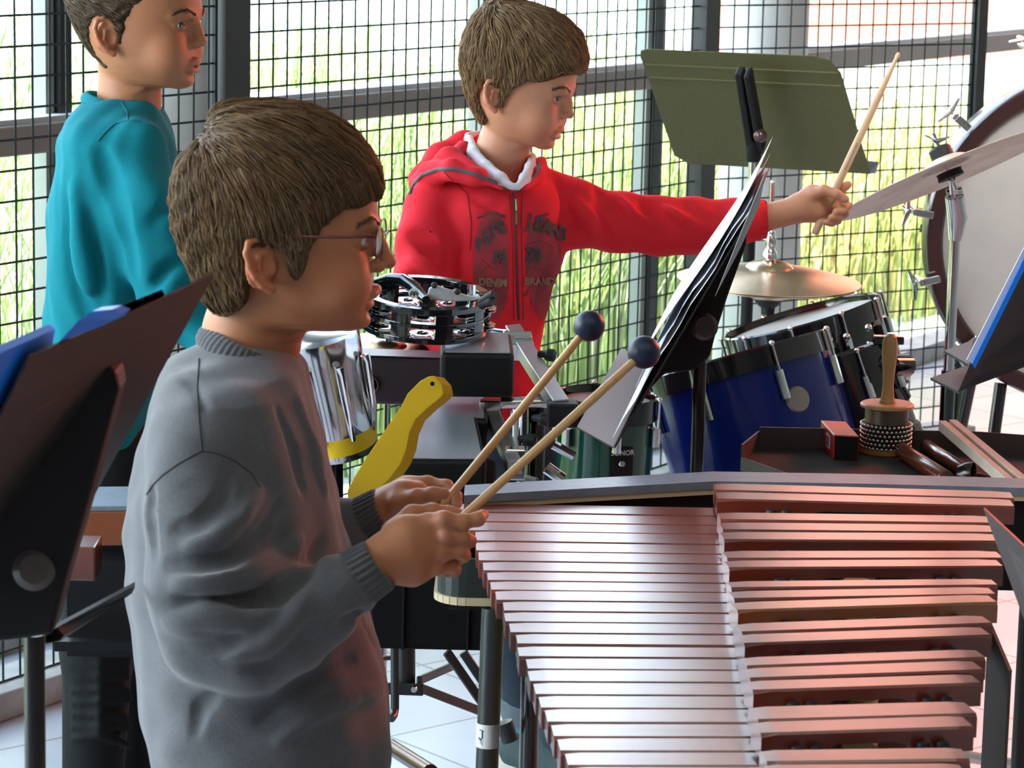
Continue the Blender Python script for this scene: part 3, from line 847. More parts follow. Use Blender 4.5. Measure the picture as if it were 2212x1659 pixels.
# sheets on it
shn = nrm(np.cross(fb - nb, nt_ - nb))
if shn[0] > 0: shn = -shn
pd = nt_ - nb; sdv = fb - nb
def sheet(u0, u1, v0, v1, off, m, name, label, bend=0.01, grp='sheets on the middle stand', wob=0.0):
    vs, n = [], 12
    for j in range(2):
        for i in range(n + 1):
            v = v0 + (v1 - v0) * i / n; u = (u0, u1)[j]
            vs.append(nb + sdv * u + pd * v + shn * (off + bend * math.sin(v * 5) + wob * math.sin(v * 23)))
    q = len(vs); vs += [p + shn * 0.0006 for p in vs]
    fs = [(i, i + 1, n + 2 + i, n + 1 + i) for i in range(n)] + [(q + i, q + n + 1 + i, q + n + 2 + i, q + i + 1) for i in range(n)]
    fs += [(i, q + i, q + i + 1, i + 1) for i in range(n)] + [(n + 1 + i, n + 2 + i, q + n + 2 + i, q + n + 1 + i) for i in range(n)]
    o = raw(name, vs, fs, m, None, smooth=True)
    return props(o, label, 'sheet', grp)
sheet(0.02, 0.86, 0.02, 1.02, 0.006, M_paper, 'paper_sheet', 'white music sheet nearest the black desk of the middle stand', 0.002, wob=0.0015)
sheet(0.05, 0.98, 0.22, 1.06, 0.013, mat('paper_blue', (0.55, 0.6, 0.75), 0.6), 'paper_sheet', 'bluish sheet second from the desk on the middle stand', 0.004, wob=0.002)
sheet(0.10, 0.98, 0.32, 1.13, 0.022, M_paper, 'paper_sheet', 'white sheet bulging outermost on the middle stand', 0.006)
o = MB(); quadplate(o, [W(1545, 640, Y=3.74), W(1655, 368, Y=3.74), W(1641, 442, Y=3.742), W(1600, 535, Y=3.742)], 0.0008)
props(o.obj('plastic_sleeve', mat('grey_sleeve', (0.33, 0.36, 0.37), 0.3)), 'grey plastic sleeve with a pointed tip sticking up from the middle stand', 'sleeve')
# --- the near one at the left edge
zt_ = W(457, 592, Y=2.42)[2]
tr, tl = W(457, 592, z=zt_), W(60, 768, z=zt_); br = W(196, 1075, Y=tr[1] + 0.15); bl = tl + (br - tr)
gc = thing('music_stand', 'near black music stand at the left edge holding a blue folder', 'music stand', V(W(72, 1400, Y=2.36)[0], 2.36, 0), 'music stands')
mb = MB(); quadplate(mb, [tr, tl, bl, br], 0.002); mb.obj('desk', M_sbrown, gc)
for v in (0.16, 0.27):
    a, b = bil([tr, tl, bl, br], 0.02, v), bil([tr, tl, bl, br], 0.98, v); r_ = MB(); r_.tube([a, b], 0.0022, 8); r_.obj('ridge', M_sbrown, gc, smooth=True)
y_ = 2.26
poly = [W(x, y, Y=y_) for x, y in ((225, 788), (250, 800), (258, 840), (225, 960), (190, 1090), (140, 1260), (112, 1372), (20, 1385), (-40, 1392), (-40, 1000), (60, 880))]
mb = MB(); mb.prism(poly, (0.0, 0.045, 0.0)); mb.obj('bracket', M_sblack, gc, bevel=0.004)
mb = MB(); mb.lathe([(0.0175, 0), (0.0175, 0.007), (0.012, 0.012), (0.0, 0.013)], W(74, 1230, Y=2.265), axis=(0.15, -1, 0.25), n=28); mb.obj('tilt_knob', mat('knob_grey', (0.10, 0.085, 0.08), 0.35), gc, smooth=True)
pc0 = W(74, 1370, Y=2.30)
mb = MB(); mb.tube([pc0, V(pc0[0], pc0[1], 0.03)], 0.0088, 18); mb.obj('pole', mat('pole_gloss'  , (0.02, 0.018, 0.02), 0.15), gc, smooth=True)
base_tripod(gc, pc0, M_sblack, R=0.24)
# ledge of that stand, seen as the dark bar running to the right
mb = MB(); mb.prism([W(60, 1395, Y=2.42), W(110, 1362, Y=2.42), W(285, 1268, Y=2.62), W(285, 1282, Y=2.62), W(130, 1385, Y=2.42)], (0, .02, 0)); mb.obj('ledge', M_sbrown, gc)
# blue folder
cc = [tr, tl, bl, br]; fn = nrm(np.cross(tl - tr, br - tr))
if fn[1] < 0: fn = -fn
mb = MB(); q = [bil(cc, 0.86, -0.03) + fn * .006, bil(cc, 1.14, -0.03) + fn * .006, bil(cc, 1.14, 1.0) + fn * .006, bil(cc, 0.4, 1.0) + fn * .006]
mb.prism(q, fn * 0.006)
fo = thing('folder', 'bright blue plastic folder resting on the near left music stand', 'folder', V(q[0][0], q[0][1], bl[2]))
mb.obj('cover', M_blue, fo)
mb = MB(); hump = [W(x, y, z=zt_ + dz_) for x, y, dz_ in ((128, 738, 0.0), (170, 692, .018), (200, 672, .026), (242, 668, .028), (262, 676, .022), (250, 690, .01), (215, 706, .004))]
mb.prism(hump, (0.004, 0.02, 0)); mb.obj('flap', M_blue, fo)
mb = MB(); mb.prism([W(x, y, z=zt_) for x, y in ((240, 690), (262, 664), (345, 630), (352, 640))], (0, .012, 0)); mb.obj('inner_sheet', mat('lilac_paper', (0.35, 0.33, 0.62), 0.6), fo)
# --- right edge stand with blue folder edge and two brown ledges
gd = thing('music_stand', 'black music stand with two brown ledges in front of the bass drum', 'music stand', V(W(2330, 800, Y=3.5)[0], 3.5, 0), 'music stands')
d0, d1, d2, d3 = W(2070, 846, Y=3.45), W(2098, 782, Y=3.45), W(2262, 450, Y=3.45), W(2420, 560, Y=3.75)
mb = MB(); mb.prism([d0, d1, d2, d3, W(2350, 742, Y=3.72)], (0.0, 0.003, 0)); mb.obj('desk', M_sblack, gd)
mb = MB(); quadplate(mb, [W(2039, 757, Y=3.62), W(2100, 733, Y=3.58), W(2093, 788, Y=3.455)], 0.003) if False else mb.prism([W(2039, 757, Y=3.60), W(2102, 734, Y=3.62), W(2094, 788, Y=3.455)], (0, 0, -0.003)); mb.obj('ledge', M_sbrown, gd)
mb = MB(); mb.prism([W(2010, 816, Y=3.56), W(2099, 786, Y=3.60), W(2071, 846, Y=3.455)], (0, 0, -0.003)); mb.obj('ledge', M_sbrown, gd)
mb = MB(); pd0 = W(2330, 800, Y=3.62); mb.tube([pd0 + UZ * .1, V(pd0[0], pd0[1], 0.03)], 0.011, 16); mb.obj('pole', M_sblack, gd, smooth=True)
base_tripod(gd, pd0, M_sblack)
mb = MB(); mb.prism([W(2088, 778, Y=3.445), W(2258, 446, Y=3.445), W(2266, 450, Y=3.445), W(2100, 786, Y=3.445)], (0, .003, 0))
fd = thing('folder', 'blue folder with white sheets, seen edge-on on the right-edge music stand', 'folder', W(2098, 786, Y=3.44))
mb.obj('sheet_edges', mat('paper_blue', (0.55, 0.6, 0.75), 0.6), fd)
mb = MB(); mb.prism([W(2100, 786, Y=3.44), W(2266, 450, Y=3.44), W(2276, 456, Y=3.44), W(2106, 796, Y=3.44)], (0, .003, 0)); mb.obj('cover', M_blue, fd)
# --- pale plate, the corner of one more desk, right foreground
ge = thing('music_stand', 'grey corner of a music desk poking in over the right bar ends', 'music stand', V(W(2330, 1300, Y=2.6)[0], 2.6, 0), 'music stands')
mb = MB(); mb.prism([W(2124, 1098, Y=2.62), W(2330, 1290, Y=2.55), W(2360, 1500, Y=2.55), W(2216, 1350, Y=2.62)], (0.002, 0.003, 0)); mb.obj('desk', mat('desk_grey', (0.17, 0.155, 0.155), 0.3), ge)
mb = MB(); pe = W(2330, 1330, Y=2.60); mb.tube([pe, V(pe[0], pe[1], 0.03)], 0.011, 16); mb.obj('pole', M_sblack, ge, smooth=True)
base_tripod(ge, pe, M_sblack, R=0.22)
# ------------------------------------------------------------------ drums and cymbals
M_head = mat('drum_head', (0.45, 0.44, 0.42), 0.7, noise=0.35, nscale=6)
M_calf = mat('calf_head', (0.93, 0.92, 0.89), 0.6, noise=0.7, nscale=5, color2=(0.74, 0.74, 0.73), detail=4)
def translucent(m, amt):
    t = m.node_tree; b = t.nodes['Principled BSDF']; o = t.nodes['Material Output']; tr = t.nodes.new('ShaderNodeBsdfTranslucent'); mx = t.nodes.new('ShaderNodeMixShader')
    mx.inputs[0].default_value = amt; tr.inputs[0].default_value = (.9, .9, .86, 1)
    if b.inputs['Base Color'].is_linked: t.links.new(b.inputs['Base Color'].links[0].from_socket, tr.inputs[0])
    t.links.new(b.outputs[0], mx.inputs[1]); t.links.new(tr.outputs[0], mx.inputs[2]); t.links.new(mx.outputs[0], o.inputs[0])
translucent(M_calf, .75)
M_gblack = mat('gloss_black', (0.008, 0.008, 0.010), 0.08, coat=0.5)
M_gblue = mat('gloss_blue', (0.003, 0.010, 0.12), 0.16, coat=0.25, spec=.35)
M_ggreen = mat('gloss_green', (0.004, 0.075, 0.045), 0.15, coat=0.8)
M_brass = mat('cymbal_bronze', (0.78, 0.58, 0.38), 0.28, metal=1.0, noise=0.4, nscale=30, color2=(0.6, 0.42, 0.26), bump=0.0002, bscale=200)
M_hoop = mat('dark_hoop', (0.035, 0.012, 0.012), 0.25, coat=0.5)
def frame_of(ax):
    ax = nrm(ax); a = nrm(np.cross(ax, (0, 1, 0) if abs(ax[1]) < 0.9 else (1, 0, 0))); return ax, a, np.cross(ax, a)
def drum(t, c, ax, R, D, shell, hoop=M_gblack, n_l=8, head=M_head, hoopr=0.006, ph=0.0, lugl=0.05):
    ax, a, b = frame_of(ax)
    mb = MB(); mb.lathe([(R, -0.004), (R, -D), (R * .96, -D), (R * .96, -0.01)], c, ax, 64); mb.obj('shell', shell, t, smooth=True)
    mb = MB(); mb.lathe([(0.0, 0.0), (R * .98, 0.0), (R * 1.0, -0.004)], c, ax, 64); mb.obj('head', head, t, smooth=True)
    for h0 in (0.0, -D - 0.004):
        mb = MB(); r = R + hoopr
        mb.lathe([(R + .001, h0 - .024), (r, h0 - .024), (r, h0 + .010), (r - .003, h0 + .013), (R + .001, h0 + .010), (R + .001, h0 - .024)], c, ax, 64); mb.obj('hoop', hoop, t, smooth=True)
    for k in range(n_l):
        th = ph + 2 * math.pi * k / n_l; d = a * math.cos(th) + b * math.sin(th); q = np.array(c) + d * (R + 0.012)
        mb = MB(); mb.tube([q + ax * 0.012, q - ax * (lugl + .03)], 0.0028, 8); mb.ball(q + ax * 0.012, 0.005, 8, 6)
        mb.tube([q - ax * 0.035 - d * .004, q - ax * (0.035 + lugl) - d * .004], 0.0075, 10); mb.obj('lug', M_chrome, t, smooth=True)
def cymbal(t, c, ax, R, m=M_brass, name='cymbal', rise=0.05, bell=0.22):
    prof = [(0.006, R * rise * 1.0 + R * .085)]
    for k in range(1, 8): r = k / 8 * bell; prof.append((R * r, R * (rise + .085 * (1 - (r / bell)**2)**.6)))
    for k in range(0, 17): r = bell + (1 - bell) * k / 16; prof.append((R * r, R * rise * (1 - ((r - bell) / (1 - bell))**1.4)))
    prof += [(p[0], p[1] - 0.0012) for p in prof[::-1]]
    mb = MB(); mb.lathe(prof, c, ax, 72); return mb.obj(name, m, t, smooth=True)

# concert bass drum at the right
bc = W(2358, 520, Y=5.62); R = S(345, bc)
bd = thing('bass_drum', 'big concert bass drum with a pale mottled head and dark hoop at the right edge', 'drum', V(bc[0], bc[1], 0))
axb = nrm(V(-0.02, -1, 0.0))
mb = MB(); mb.lathe([(0, 0.0), (R * .94, 0.0), (R * .95, -0.01)], bc, axb, 96); mb.obj('head', M_calf, bd, smooth=True)
mb = MB(); mb.lathe([(R * .93, 0.006), (R * .945, 0.012), (R * 1.03, 0.012), (R * 1.045, 0.004), (R * 1.045, -0.05), (R * .93, -0.05), (R * .93, 0.006)], bc, axb, 96); mb.obj('hoop', M_hoop, bd, smooth=True)
mb = MB(); mb.lathe([(R * .965, -0.02), (R * .965, -0.26)], bc, axb, 64); mb.f = mb.f[:-2]; mb.obj('shell', M_gblack, bd, smooth=True)
mb = MB(); mb.lathe([(R * .94, -.25), (0, -.25)], bc, axb, 64); mb.obj('head', M_calf, bd, smooth=True)
for (px, py, tx, ty) in ((2080, 266, 2035, 235), (1998, 462, 1972, 455), (2012, 606, 1972, 590), (2098, 742, 2060, 770), (2225, 120, 2190, 95)):
    q = W(px, py, Y=5.585); e = W(tx, ty, Y=5.60); rad = nrm(q - bc); rad[1] = 0; rad = nrm(rad); tg = np.cross(rad, V(0, 1, 0))
    mb = MB(); mb.obox(q, rad * .017, V(0, .005, 0), tg * .0075); mb.obox(q + rad * .02 + V(0, .03, 0), rad * .004, V(0, .036, 0), tg * .007)
    cl = mb.obj('claw_hook', M_chrome, bd, bevel=0.002)
    mb = MB(); w0 = q + rad * 0.034 + V(0, -.006, 0)
    mb.tube([w0 + V(0, .07, 0), w0 + V(0, -.012, 0)], 0.0045, 10); mb.tube([w0 - tg * .03 + rad * .006, w0, w0 + tg * .03 + rad * .006], [0.003, 0.006, 0.003], 8); mb.obj('wing_screw', M_chrome, cl, smooth=True)
mb = MB(); q = W(1988, 493, Y=5.7); mb.tube([q, q + V(.03, 0, -.002)], 0.008, 12); mb.obj('rubber_peg', M_rub, bd, smooth=True)
for dx in (-0.2, 0.2):
    mb = MB(); mb.tube([V(bc[0] + dx * .8, bc[1] + .02, bc[2] - R * .93), V(bc[0] + dx * 1.2, bc[1] - .12, 0.01)], 0.013, 12); mb.obj('stand_leg', M_gblack, bd, smooth=True)
    mb = MB(); mb.tube([V(bc[0] + dx * .8, bc[1] + .34, bc[2] - R * .93), V(bc[0] + dx * 1.2, bc[1] + .45, 0.01)], 0.013, 12); mb.obj('stand_leg', M_gblack, bd, smooth=True)

# ride cymbal on a boom stand in front of it
cc = W(2042, 352, Y=4.95); axc = nrm(V(-0.40, 0.26, 0.92))
rs = thing('cymbal_stand', 'chrome stand carrying the tilted cymbal in front of the bass drum', 'stand', V(W(2048, 600, Y=4.97)[0], 4.97, 0))
cy = thing('ride_cymbal', 'large tilted bronze cymbal reaching from the boy in red\'s hand to the right edge', 'cymbal', cc)
cymbal(cy, cc - axc * 0.018, axc, S(262, cc), mat('cymbal_pale', (0.88, 0.84, 0.74), 0.5, metal=.35, noise=0.5, nscale=12, color2=(0.55, 0.42, 0.28)), 'plate', rise=0.06)
tp = cc + axc * 0.0
mb = MB(); mb.lathe([(0.017, 0.008), (0.02, 0.012), (0.02, 0.026), (0.016, 0.03), (0, .03)], tp, axc, 24); mb.obj('top_felt', M_rub, rs, smooth=True)
mb = MB(); mb.tube([tp - axc * .05, tp + axc * 0.055], 0.0035, 8); w0 = tp + axc * .04; mb.tube([w0 - _rt0 * .022 + UZ * .01, w0, w0 + _rt0 * .022 + UZ * .008], [0.002, .005, .002], 8); mb.obj('wing_nut', M_chrome, rs, smooth=True)
mb = MB(); mb.lathe([(0.024, -0.028), (0.022, -0.018), (0.024, -.016)], tp, axc, 24); mb.obj('lower_felt', M_rub, rs, smooth=True)
mb = MB(); j0, j1, j2, j3 = tp - axc * .03, W(2062, 424, Y=4.96), W(2068, 470, Y=4.97), W(2063, 520, Y=4.97)
mb.tube([j0, j1], [0.006, 0.008], 12); mb.tube([W(2045, 418, Y=4.97), W(2078, 412, Y=4.97)], 0.008, 12); mb.tube([j1, j2, j3], [0.017, 0.018, 0.011], 14); mb.obj('tilter', M_chrome, rs, smooth=True)
pz = V(j3[0], j3[1], 0.03)
mb = MB(); mb.tube([j3, V(j3[0], j3[1], 0.70)], 0.0095, 18); mb.obj('upper_tube', M_chrome, rs, smooth=True)
mb = MB(); mb.tube([V(j3[0], j3[1], W(2040, 800, Y=4.97)[2]), pz], 0.0125, 18); mb.obj('lower_tube', mat('dark_chrome', (0.1, 0.11, 0.1), 0.15, metal=1.0), rs, smooth=True)
base_tripod(rs, pz, M_chrome, R=0.35)

# hi-hat
hc = W(1661, 606, Y=5.58); hR = S(199, hc)
hs = thing('hi_hat', 'pair of bronze hi-hat cymbals on their stand below the boy in red\'s wrist', 'hi-hat', V(hc[0], hc[1], 0))
cymbal(hs, hc + UZ * .001, V(0.02, -0.03, 1), hR, M_brass, 'top_cymbal', rise=0.14, bell=0.26)
cymbal(hs, hc - UZ * .003, V(-0.02, 0.03, -1), hR, M_brass, 'bottom_cymbal', rise=0.12, bell=0.26)
rt = W(1667, 394, Y=5.58)
mb = MB(); mb.tube([V(hc[0], hc[1], rt[2]), V(hc[0], hc[1], hc[2] - .1)], 0.0045, 10); mb.ball(V(hc[0], hc[1], rt[2]), .005, 10, 6); mb.obj('pull_rod', M_chrome, hs, smooth=True)
zc = W(1661, 530, Y=5.58)[2]
mb = MB(); mb.lathe([(0.006, 0.025), (0.009, 0.02), (0.012, 0.0), (0.009, -0.012), (0.014, -.02), (0.014, -.03), (0.008, -.032), (0.008, -.05)], V(hc[0], hc[1], zc + .005), n=16)
mb.tube([V(hc[0] - .028, hc[1] - .005, zc + .02), V(hc[0], hc[1], zc + .012)], 0.0045, 8); mb.obj('clutch', M_chrome, hs, smooth=True)
mb = MB(); zz = W(1661, 645, Y=5.58)[2]; mb.lathe([(0.012, 0.03), (0.028, 0.02), (0.03, 0.0), (0.022, -0.012), (0.014, -0.018), (0.012, -.045)], V(hc[0], hc[1], zz), n=24); mb.obj('seat_cup', M_rub, hs, smooth=True)
mb = MB(); mb.tube([V(hc[0], hc[1], zz - .03), V(hc[0], hc[1], 0.03)], 0.013, 16); mb.obj('lower_tube', M_chrome, hs, smooth=True)
base_tripod(hs, V(hc[0], hc[1], 0), M_chrome)

# blue tom, the big drum in the middle
ca = W(1592, 782, Y=4.95); Ra = S(205, ca)
da = thing('drum', 'large glossy blue drum tilted towards the left, below the hi-hat', 'drum', W(1600, 1000, Y=5.0) * V(1, 1, 0), 'drum kit')
axa = nrm(V(-0.30, 0.20, 0.95)); drum(da, ca, axa, Ra, 0.36, M_gblue, M_gblack, 8, M_head, ph=0.35, lugl=.05)
mb = MB(); bp = W(1724, 862, Y=4.95); ax_, a_, b_ = frame_of(axa)
pn = nrm(V(0.45, -0.85, 0.1)); sh = [c_ for c_ in COL.objects if c_.parent == da and c_.name.startswith('shell')][0]; off_ = wloc(sh)
bv_ = BVHTree.FromPolygons([Vector(off_) + v.co for v in sh.data.vertices], [tuple(p.vertices) for p in sh.data.polygons]); rd = Vector(nrm(ray(1724, 862)))
hq, hn, _, _ = bv_.ray_cast(Vector(CAM), rd); q = np.array(hq); pn = np.array(hn) * (-1 if hn.dot(rd) > 0 else 1); mb.lathe([(0.0, 0.004), (0.021, 0.003), (0.0235, -0.002)], q, pn, 28); o = mb.obj('badge', mat('badge_metal', (0.3, 0.28, 0.27), 0.35, metal=0.8), da, smooth=True)
for dx in (-.17, .17):
    mb = MB(); mb.tube([ca + V(dx + .07, .0, -.30), V(ca[0] + dx * 1.3 + .07, ca[1] - .02, 0.01)], 0.007, 10); mb.obj('leg', M_chrome, da, smooth=True)
mb = MB(); mb.tube([ca + V(.07, .17, -.30), V(ca[0] + .07, ca[1] + .22, 0.01)], 0.007, 10); mb.obj('leg', M_chrome, da, smooth=True)
# black snare drum behind it, tilted, with a grey head
cb = W(1735, 695, Y=5.33); Rb = S(168, cb)
db = thing('drum', 'glossy black drum with a grey head tilted behind the blue drum, under the hi-hat', 'drum', V(cb[0], cb[1], 0), 'drum kit')
axs = nrm(V(-0.29, 0.06, 0.93)); drum(db, cb, axs, Rb, 0.10, M_gblack, M_gblack, 10, M_head, ph=0.1, lugl=.03)
mb = MB(); mb.tube([cb - axs * .09, V(cb[0] + .03, cb[1], 0.03)], 0.012, 12); mb.obj('stand_tube', M_gblack, db, smooth=True)
base_tripod(db, V(cb[0] + .03, cb[1], 0), M_gblack)
# lower black rack tom with brackets
cl_ = W(1826, 778, Y=5.04); Rl = S(104, cl_)
dt = thing('drum', 'small black tom with studs and clamps below the grey-headed drum', 'drum', V(cl_[0] + .05, cl_[1], 0), 'drum kit')
axl = nrm(V(-0.33, 0.16, 0.9)); drum(dt, cl_, axl, Rl, 0.15, M_gblack, M_gblack, 8, M_gblack, ph=0.2, lugl=.04)
for (x, y) in ((1829, 728), (1776, 748), (1876, 708)):
    mb = MB(); mb.ball(W(x, y, Y=4.99), 0.0065, 12, 8); mb.obj('stud', M_chrome, dt, smooth=True)
mb = MB(); mb.bar(W(1885, 733, Y=4.98), W(1952, 735, Y=4.98), 0.02, 0.014); mb.obj('clamp_bar', M_gblack, dt, bevel=.002)
for (x0, y0, x1, y1, r) in ((1790, 800, 1880, 775, .009), (1870, 830, 1960, 800, .012), (1900, 770, 1955, 860, .012), (1800, 850, 1900, 880, .012), (1925, 790, 1960, 790, .02)):
    mb = MB(); mb.tube([W(x0, y0, Y=4.97), W(x1, y1, Y=5.0)], r, 12); mb.obj('clamp', M_gblack, dt, smooth=True)
mb = MB(); mb.tube([cl_ - axl * .14, V(cl_[0] + .05, cl_[1], 0.03)], 0.013, 12); mb.obj('stand_tube', M_gblack, dt, smooth=True)
base_tripod(dt, V(cl_[0] + .05, cl_[1], 0), M_gblack, R=.24)
# small green tom with badge
cg = W(1310, 868, Y=4.60); Rg = S(103, cg)
dg = thing('drum', 'small glossy green drum with a black badge, behind the shaft of the right mallet', 'drum', V(cg[0], cg[1], 0), 'drum kit')
drum(dg, cg, V(0.02, -.03, 1), Rg, 0.19, M_ggreen, M_gblack, 6, M_head, ph=0.72, lugl=.03)
mb = MB(); mb.tube([V(cg[0], cg[1] + .02, cg[2] - .19), V(cg[0], cg[1] + .02, 0.03)], .012, 12); mb.obj('stand_tube', M_gblack, dg, smooth=True)
base_tripod(dg, V(cg[0], cg[1], 0), M_gblack, R=.22)
def text_mesh(s, size, m, name, parent, fn, bold=0.0, ext=0.0):
    """lettering: fn maps flat (x, y) metres to a world point"""
    cu = bpy.data.curves.new(name, 'FONT'); cu.body = s; cu.size = size; cu.align_x = 'CENTER'; cu.align_y = 'CENTER'; cu.offset = bold; cu.resolution_u = 3
    o = bpy.data.objects.new(name, cu); COL.objects.link(o)
    bpy.context.view_layer.update()
    dg_ = bpy.context.evaluated_depsgraph_get(); me = bpy.data.meshes.new_from_object(o.evaluated_get(dg_))
    vs = [fn(v.co.x, v.co.y) for v in me.vertices]; fs = [tuple(p.vertices) for p in me.polygons]
    bpy.data.objects.remove(o, do_unlink=True); bpy.data.curves.remove(cu); bpy.data.meshes.remove(me)
    return raw(name, vs, fs, m, parent, smooth=False)
# badge bent round the shell
def on_cyl(c, R_, th0, z0):
    return lambda x, y: V(c[0] + R_ * math.sin(th0 + x / R_), c[1] - R_ * math.cos(th0 + x / R_), z0 + y)
bz = W(1343, 1003, Y=cg[1] - Rg)[2]; th0 = math.asin(min(1, (W(1343, 1003, Y=cg[1] - Rg)[0] - cg[0]) / Rg))
f = on_cyl(cg, Rg + .0015, th0, bz); vs = []; fs = []
bw, bh = 0.020, 0.027; K = 10
outl = [(bw, -bh * .6), (bw * .7, -bh), (-bw * .7, -bh), (-bw, -bh * .6), (-bw, bh), (bw, bh)]
for i in range(K + 1):
    x = -bw + 2 * bw * i / K; yb_ = -bh + max(0, abs(x) - bw * .7) / (bw * .3) * bh * .4
    vs += [f(x, yb_), f(x, bh)]
fs = [(2 * i, 2 * i + 2, 2 * i + 3, 2 * i + 1) for i in range(K)]
raw('badge', vs, fs, M_sblack, dg, smooth=True)
f2 = on_cyl(cg, Rg + .0025, th0, bz); M_sil = mat('silver_print', (0.6, 0.62, 0.62), 0.4)
text_mesh('SONOR', 0.0115, M_sil, 'badge_lettering', dg, lambda x, y: f2(x + .001, y + bh * .66), bold=.0004)
mb = MB(); mb.lathe([(0.0035, 0), (0.0045, .0015), (0.0055, 0)], f2(0, 0), V(math.sin(th0), -math.cos(th0), 0), 20); mb.obj('badge_eyelet', M_chrome, dg, smooth=True)
text_mesh('MADE IN GERMANY', 0.0035, M_sil, 'badge_lettering', dg, lambda x, y: f2(x, y - bh * .82))
mb = MB(); a0 = -0.9; q = V(cg[0] + (Rg + .014) * math.sin(a0), cg[1] - (Rg + .014) * math.cos(a0), cg[2] - .06)

# chrome timbale behind the boy's chin
ct = W(690, 742, Y=3.85); Rt = S(88, ct)
tb = thing('timbale', 'chrome shelled hand drum behind the chin of the boy in grey', 'drum', V(ct[0], ct[1], 0))
axt = nrm(V(-0.2, -0.18, 0.95)); ax_, a_, b_ = frame_of(axt)
mb = MB(); mb.lathe([(0, .0), (Rt * .97, 0.0)], ct, axt, 64); mb.obj('head', mat('tan_head', (0.5, 0.36, 0.2), 0.6), tb, smooth=True)
mb = MB(); mb.lathe([(Rt * .96, .012), (Rt * 1.02, .014), (Rt * 1.03, .008), (Rt * 1.0, -.02), (Rt * .97, -.03), (Rt * .93, -0.07), (Rt * .9, -.155), (Rt * .86, -.16)], ct, axt, 64); mb.obj('shell', M_chrome, tb, smooth=True)
mb = MB(); mb.lathe([(Rt * .905, -.125), (Rt * .915, -.125), (Rt * .91, -.15), (Rt * .90, -.15)], ct, axt, 64); mb.obj('yellow_band', mat('yellow_paint', (0.75, 0.5, 0.01), 0.45), tb, smooth=True)
for k in range(6):
    th = -1.2 + k * .8; d = a_ * math.cos(th) + b_ * math.sin(th); q = ct + d * (Rt + .008)
    mb = MB(); mb.tube([q - axt * .02, q - axt * .03 + d * .002, q - axt * .09 - d * .003, q - axt * .13 - d * .012], [.007, .004, .0035, .0035], 8); mb.obj('tension_hook', M_chrome, tb, smooth=True)
mb = MB(); mb.tube([ct - axt * .1, V(ct[0] + .03, ct[1] + .02, 0.03)], 0.012, 12); mb.obj('stand_tube', M_gblack, tb, smooth=True)
base_tripod(tb, V(ct[0] + .03, ct[1] + .02, 0), M_gblack, R=.22)
# small brown cymbal behind the tambourine
c5 = W(838, 752, Y=4.55)
sc5 = thing('splash_cymbal', 'small brown bronze cymbal lying flat behind the tambourine', 'cymbal', V(c5[0], c5[1], 0))
cymbal(sc5, c5 - UZ * .0, V(0.03, -.12, 1), S(122, c5), mat('old_bronze', (0.34, 0.24, 0.12), 0.35, metal=1.0), 'plate', rise=.05, bell=.34)
mb = MB(); mb.lathe([(0.02, 0.0), (0.024, 0.014), (0.014, 0.018)], c5 + UZ * .018, n=20); mb.obj('felt', M_rub, sc5, smooth=True)
mb = MB(); mb.tube([c5 + UZ * .09, V(c5[0], c5[1], 0.03)], .006, 10); mb.obj('stand_tube', M_chrome, sc5, smooth=True)
base_tripod(sc5, V(c5[0], c5[1], 0), M_gblack, R=.22)

# ------------------------------------------------------------------ percussion rack: aluminium bars with blocks, tambourine
rk = thing('percussion_rack', 'aluminium multi-clamp rack of square bars between the boy in red and the mallets', 'rack', V(W(1110, 900, Y=4.12)[0], 4.12, 0))
def sqbar(x0, y0, Y0, x1, y1, Y1, wpx, nm='square_bar'):
    a, b = W(x0, y0, Y=Y0), W(x1, y1, Y=Y1); w_ = S(wpx, a); mb = MB(); mb.bar(a, b, w_, w_, up=(0.0, -0.5, 1)); return mb.obj(nm, M_alu, rk, bevel=.0012)
sqbar(1108, 716, 4.30, 1212, 880, 3.95, 33)
sqbar(1058, 885, 4.10, 1112, 1010, 3.85, 30)
for (x, y, Y_) in ((1118, 738, 4.24), (1122, 756, 4.22)):
    q = W(x, y, Y=Y_); mb = MB(); mb.obox(q, V(.021, 0, 0), nrm(V(.2, -.6, -.5)) * .0055, nrm(V(0, -.5, 1)) * .016); mb.obj('clamp_band', M_chrome, rk, bevel=.002)
q = W(1060, 880, Y=4.08); mb = MB(); mb.obox(q, V(.016, 0, 0), V(0, .01, 0), V(0, 0, .011)); mb.obj('clamp_band', M_chrome, rk, bevel=.002)
mb = MB(); q = W(1113, 1000, Y=3.9); mb.obox(q, V(.014, 0, 0), V(0, .014, 0), V(0, 0, .022)); mb.obj('end_block', M_chrome, rk, bevel=.002)
mb = MB(); mb.tube([W(1082, 870, Y=4.06), W(1215, 868, Y=4.06)], .0085, 14); mb.obj('cross_rod', M_chrome, rk, smooth=True)
mb = MB(); mb.tube([W(1116, 890, Y=4.0), W(1114, 985, Y=3.95)], .009, 14); mb.obj('upright_rod', M_chrome, rk, smooth=True)
mb = MB(); mb.tube([W(1045, 722, Y=4.3), W(1062, 714, Y=4.3), W(1095, 718, Y=4.28)], .004, 8); mb.obj('bent_rod', M_chrome, rk, smooth=True)
for (x, y, Y_, dx) in ((1182, 766, 4.14, .012), (1140, 950, 3.96, .012), (1170, 905, 3.97, .008)):
    q = W(x, y, Y=Y_); mb = MB(); mb.lathe([(.004, -.014), (.006, -.004), (.0095, 0), (.0095, .010), (.006, .013), (0, .013)], q, (1, -.2, -.1), n=12); mb.obj('clamp_knob', M_rub, rk, smooth=True)
q = W(1215, 893, Y=3.95); mb = MB(); mb.obox(q, V(.022, 0, 0), V(0, .02, 0), V(0, 0, .017)); mb.obj('end_cap', M_sblack, rk, bevel=.003)
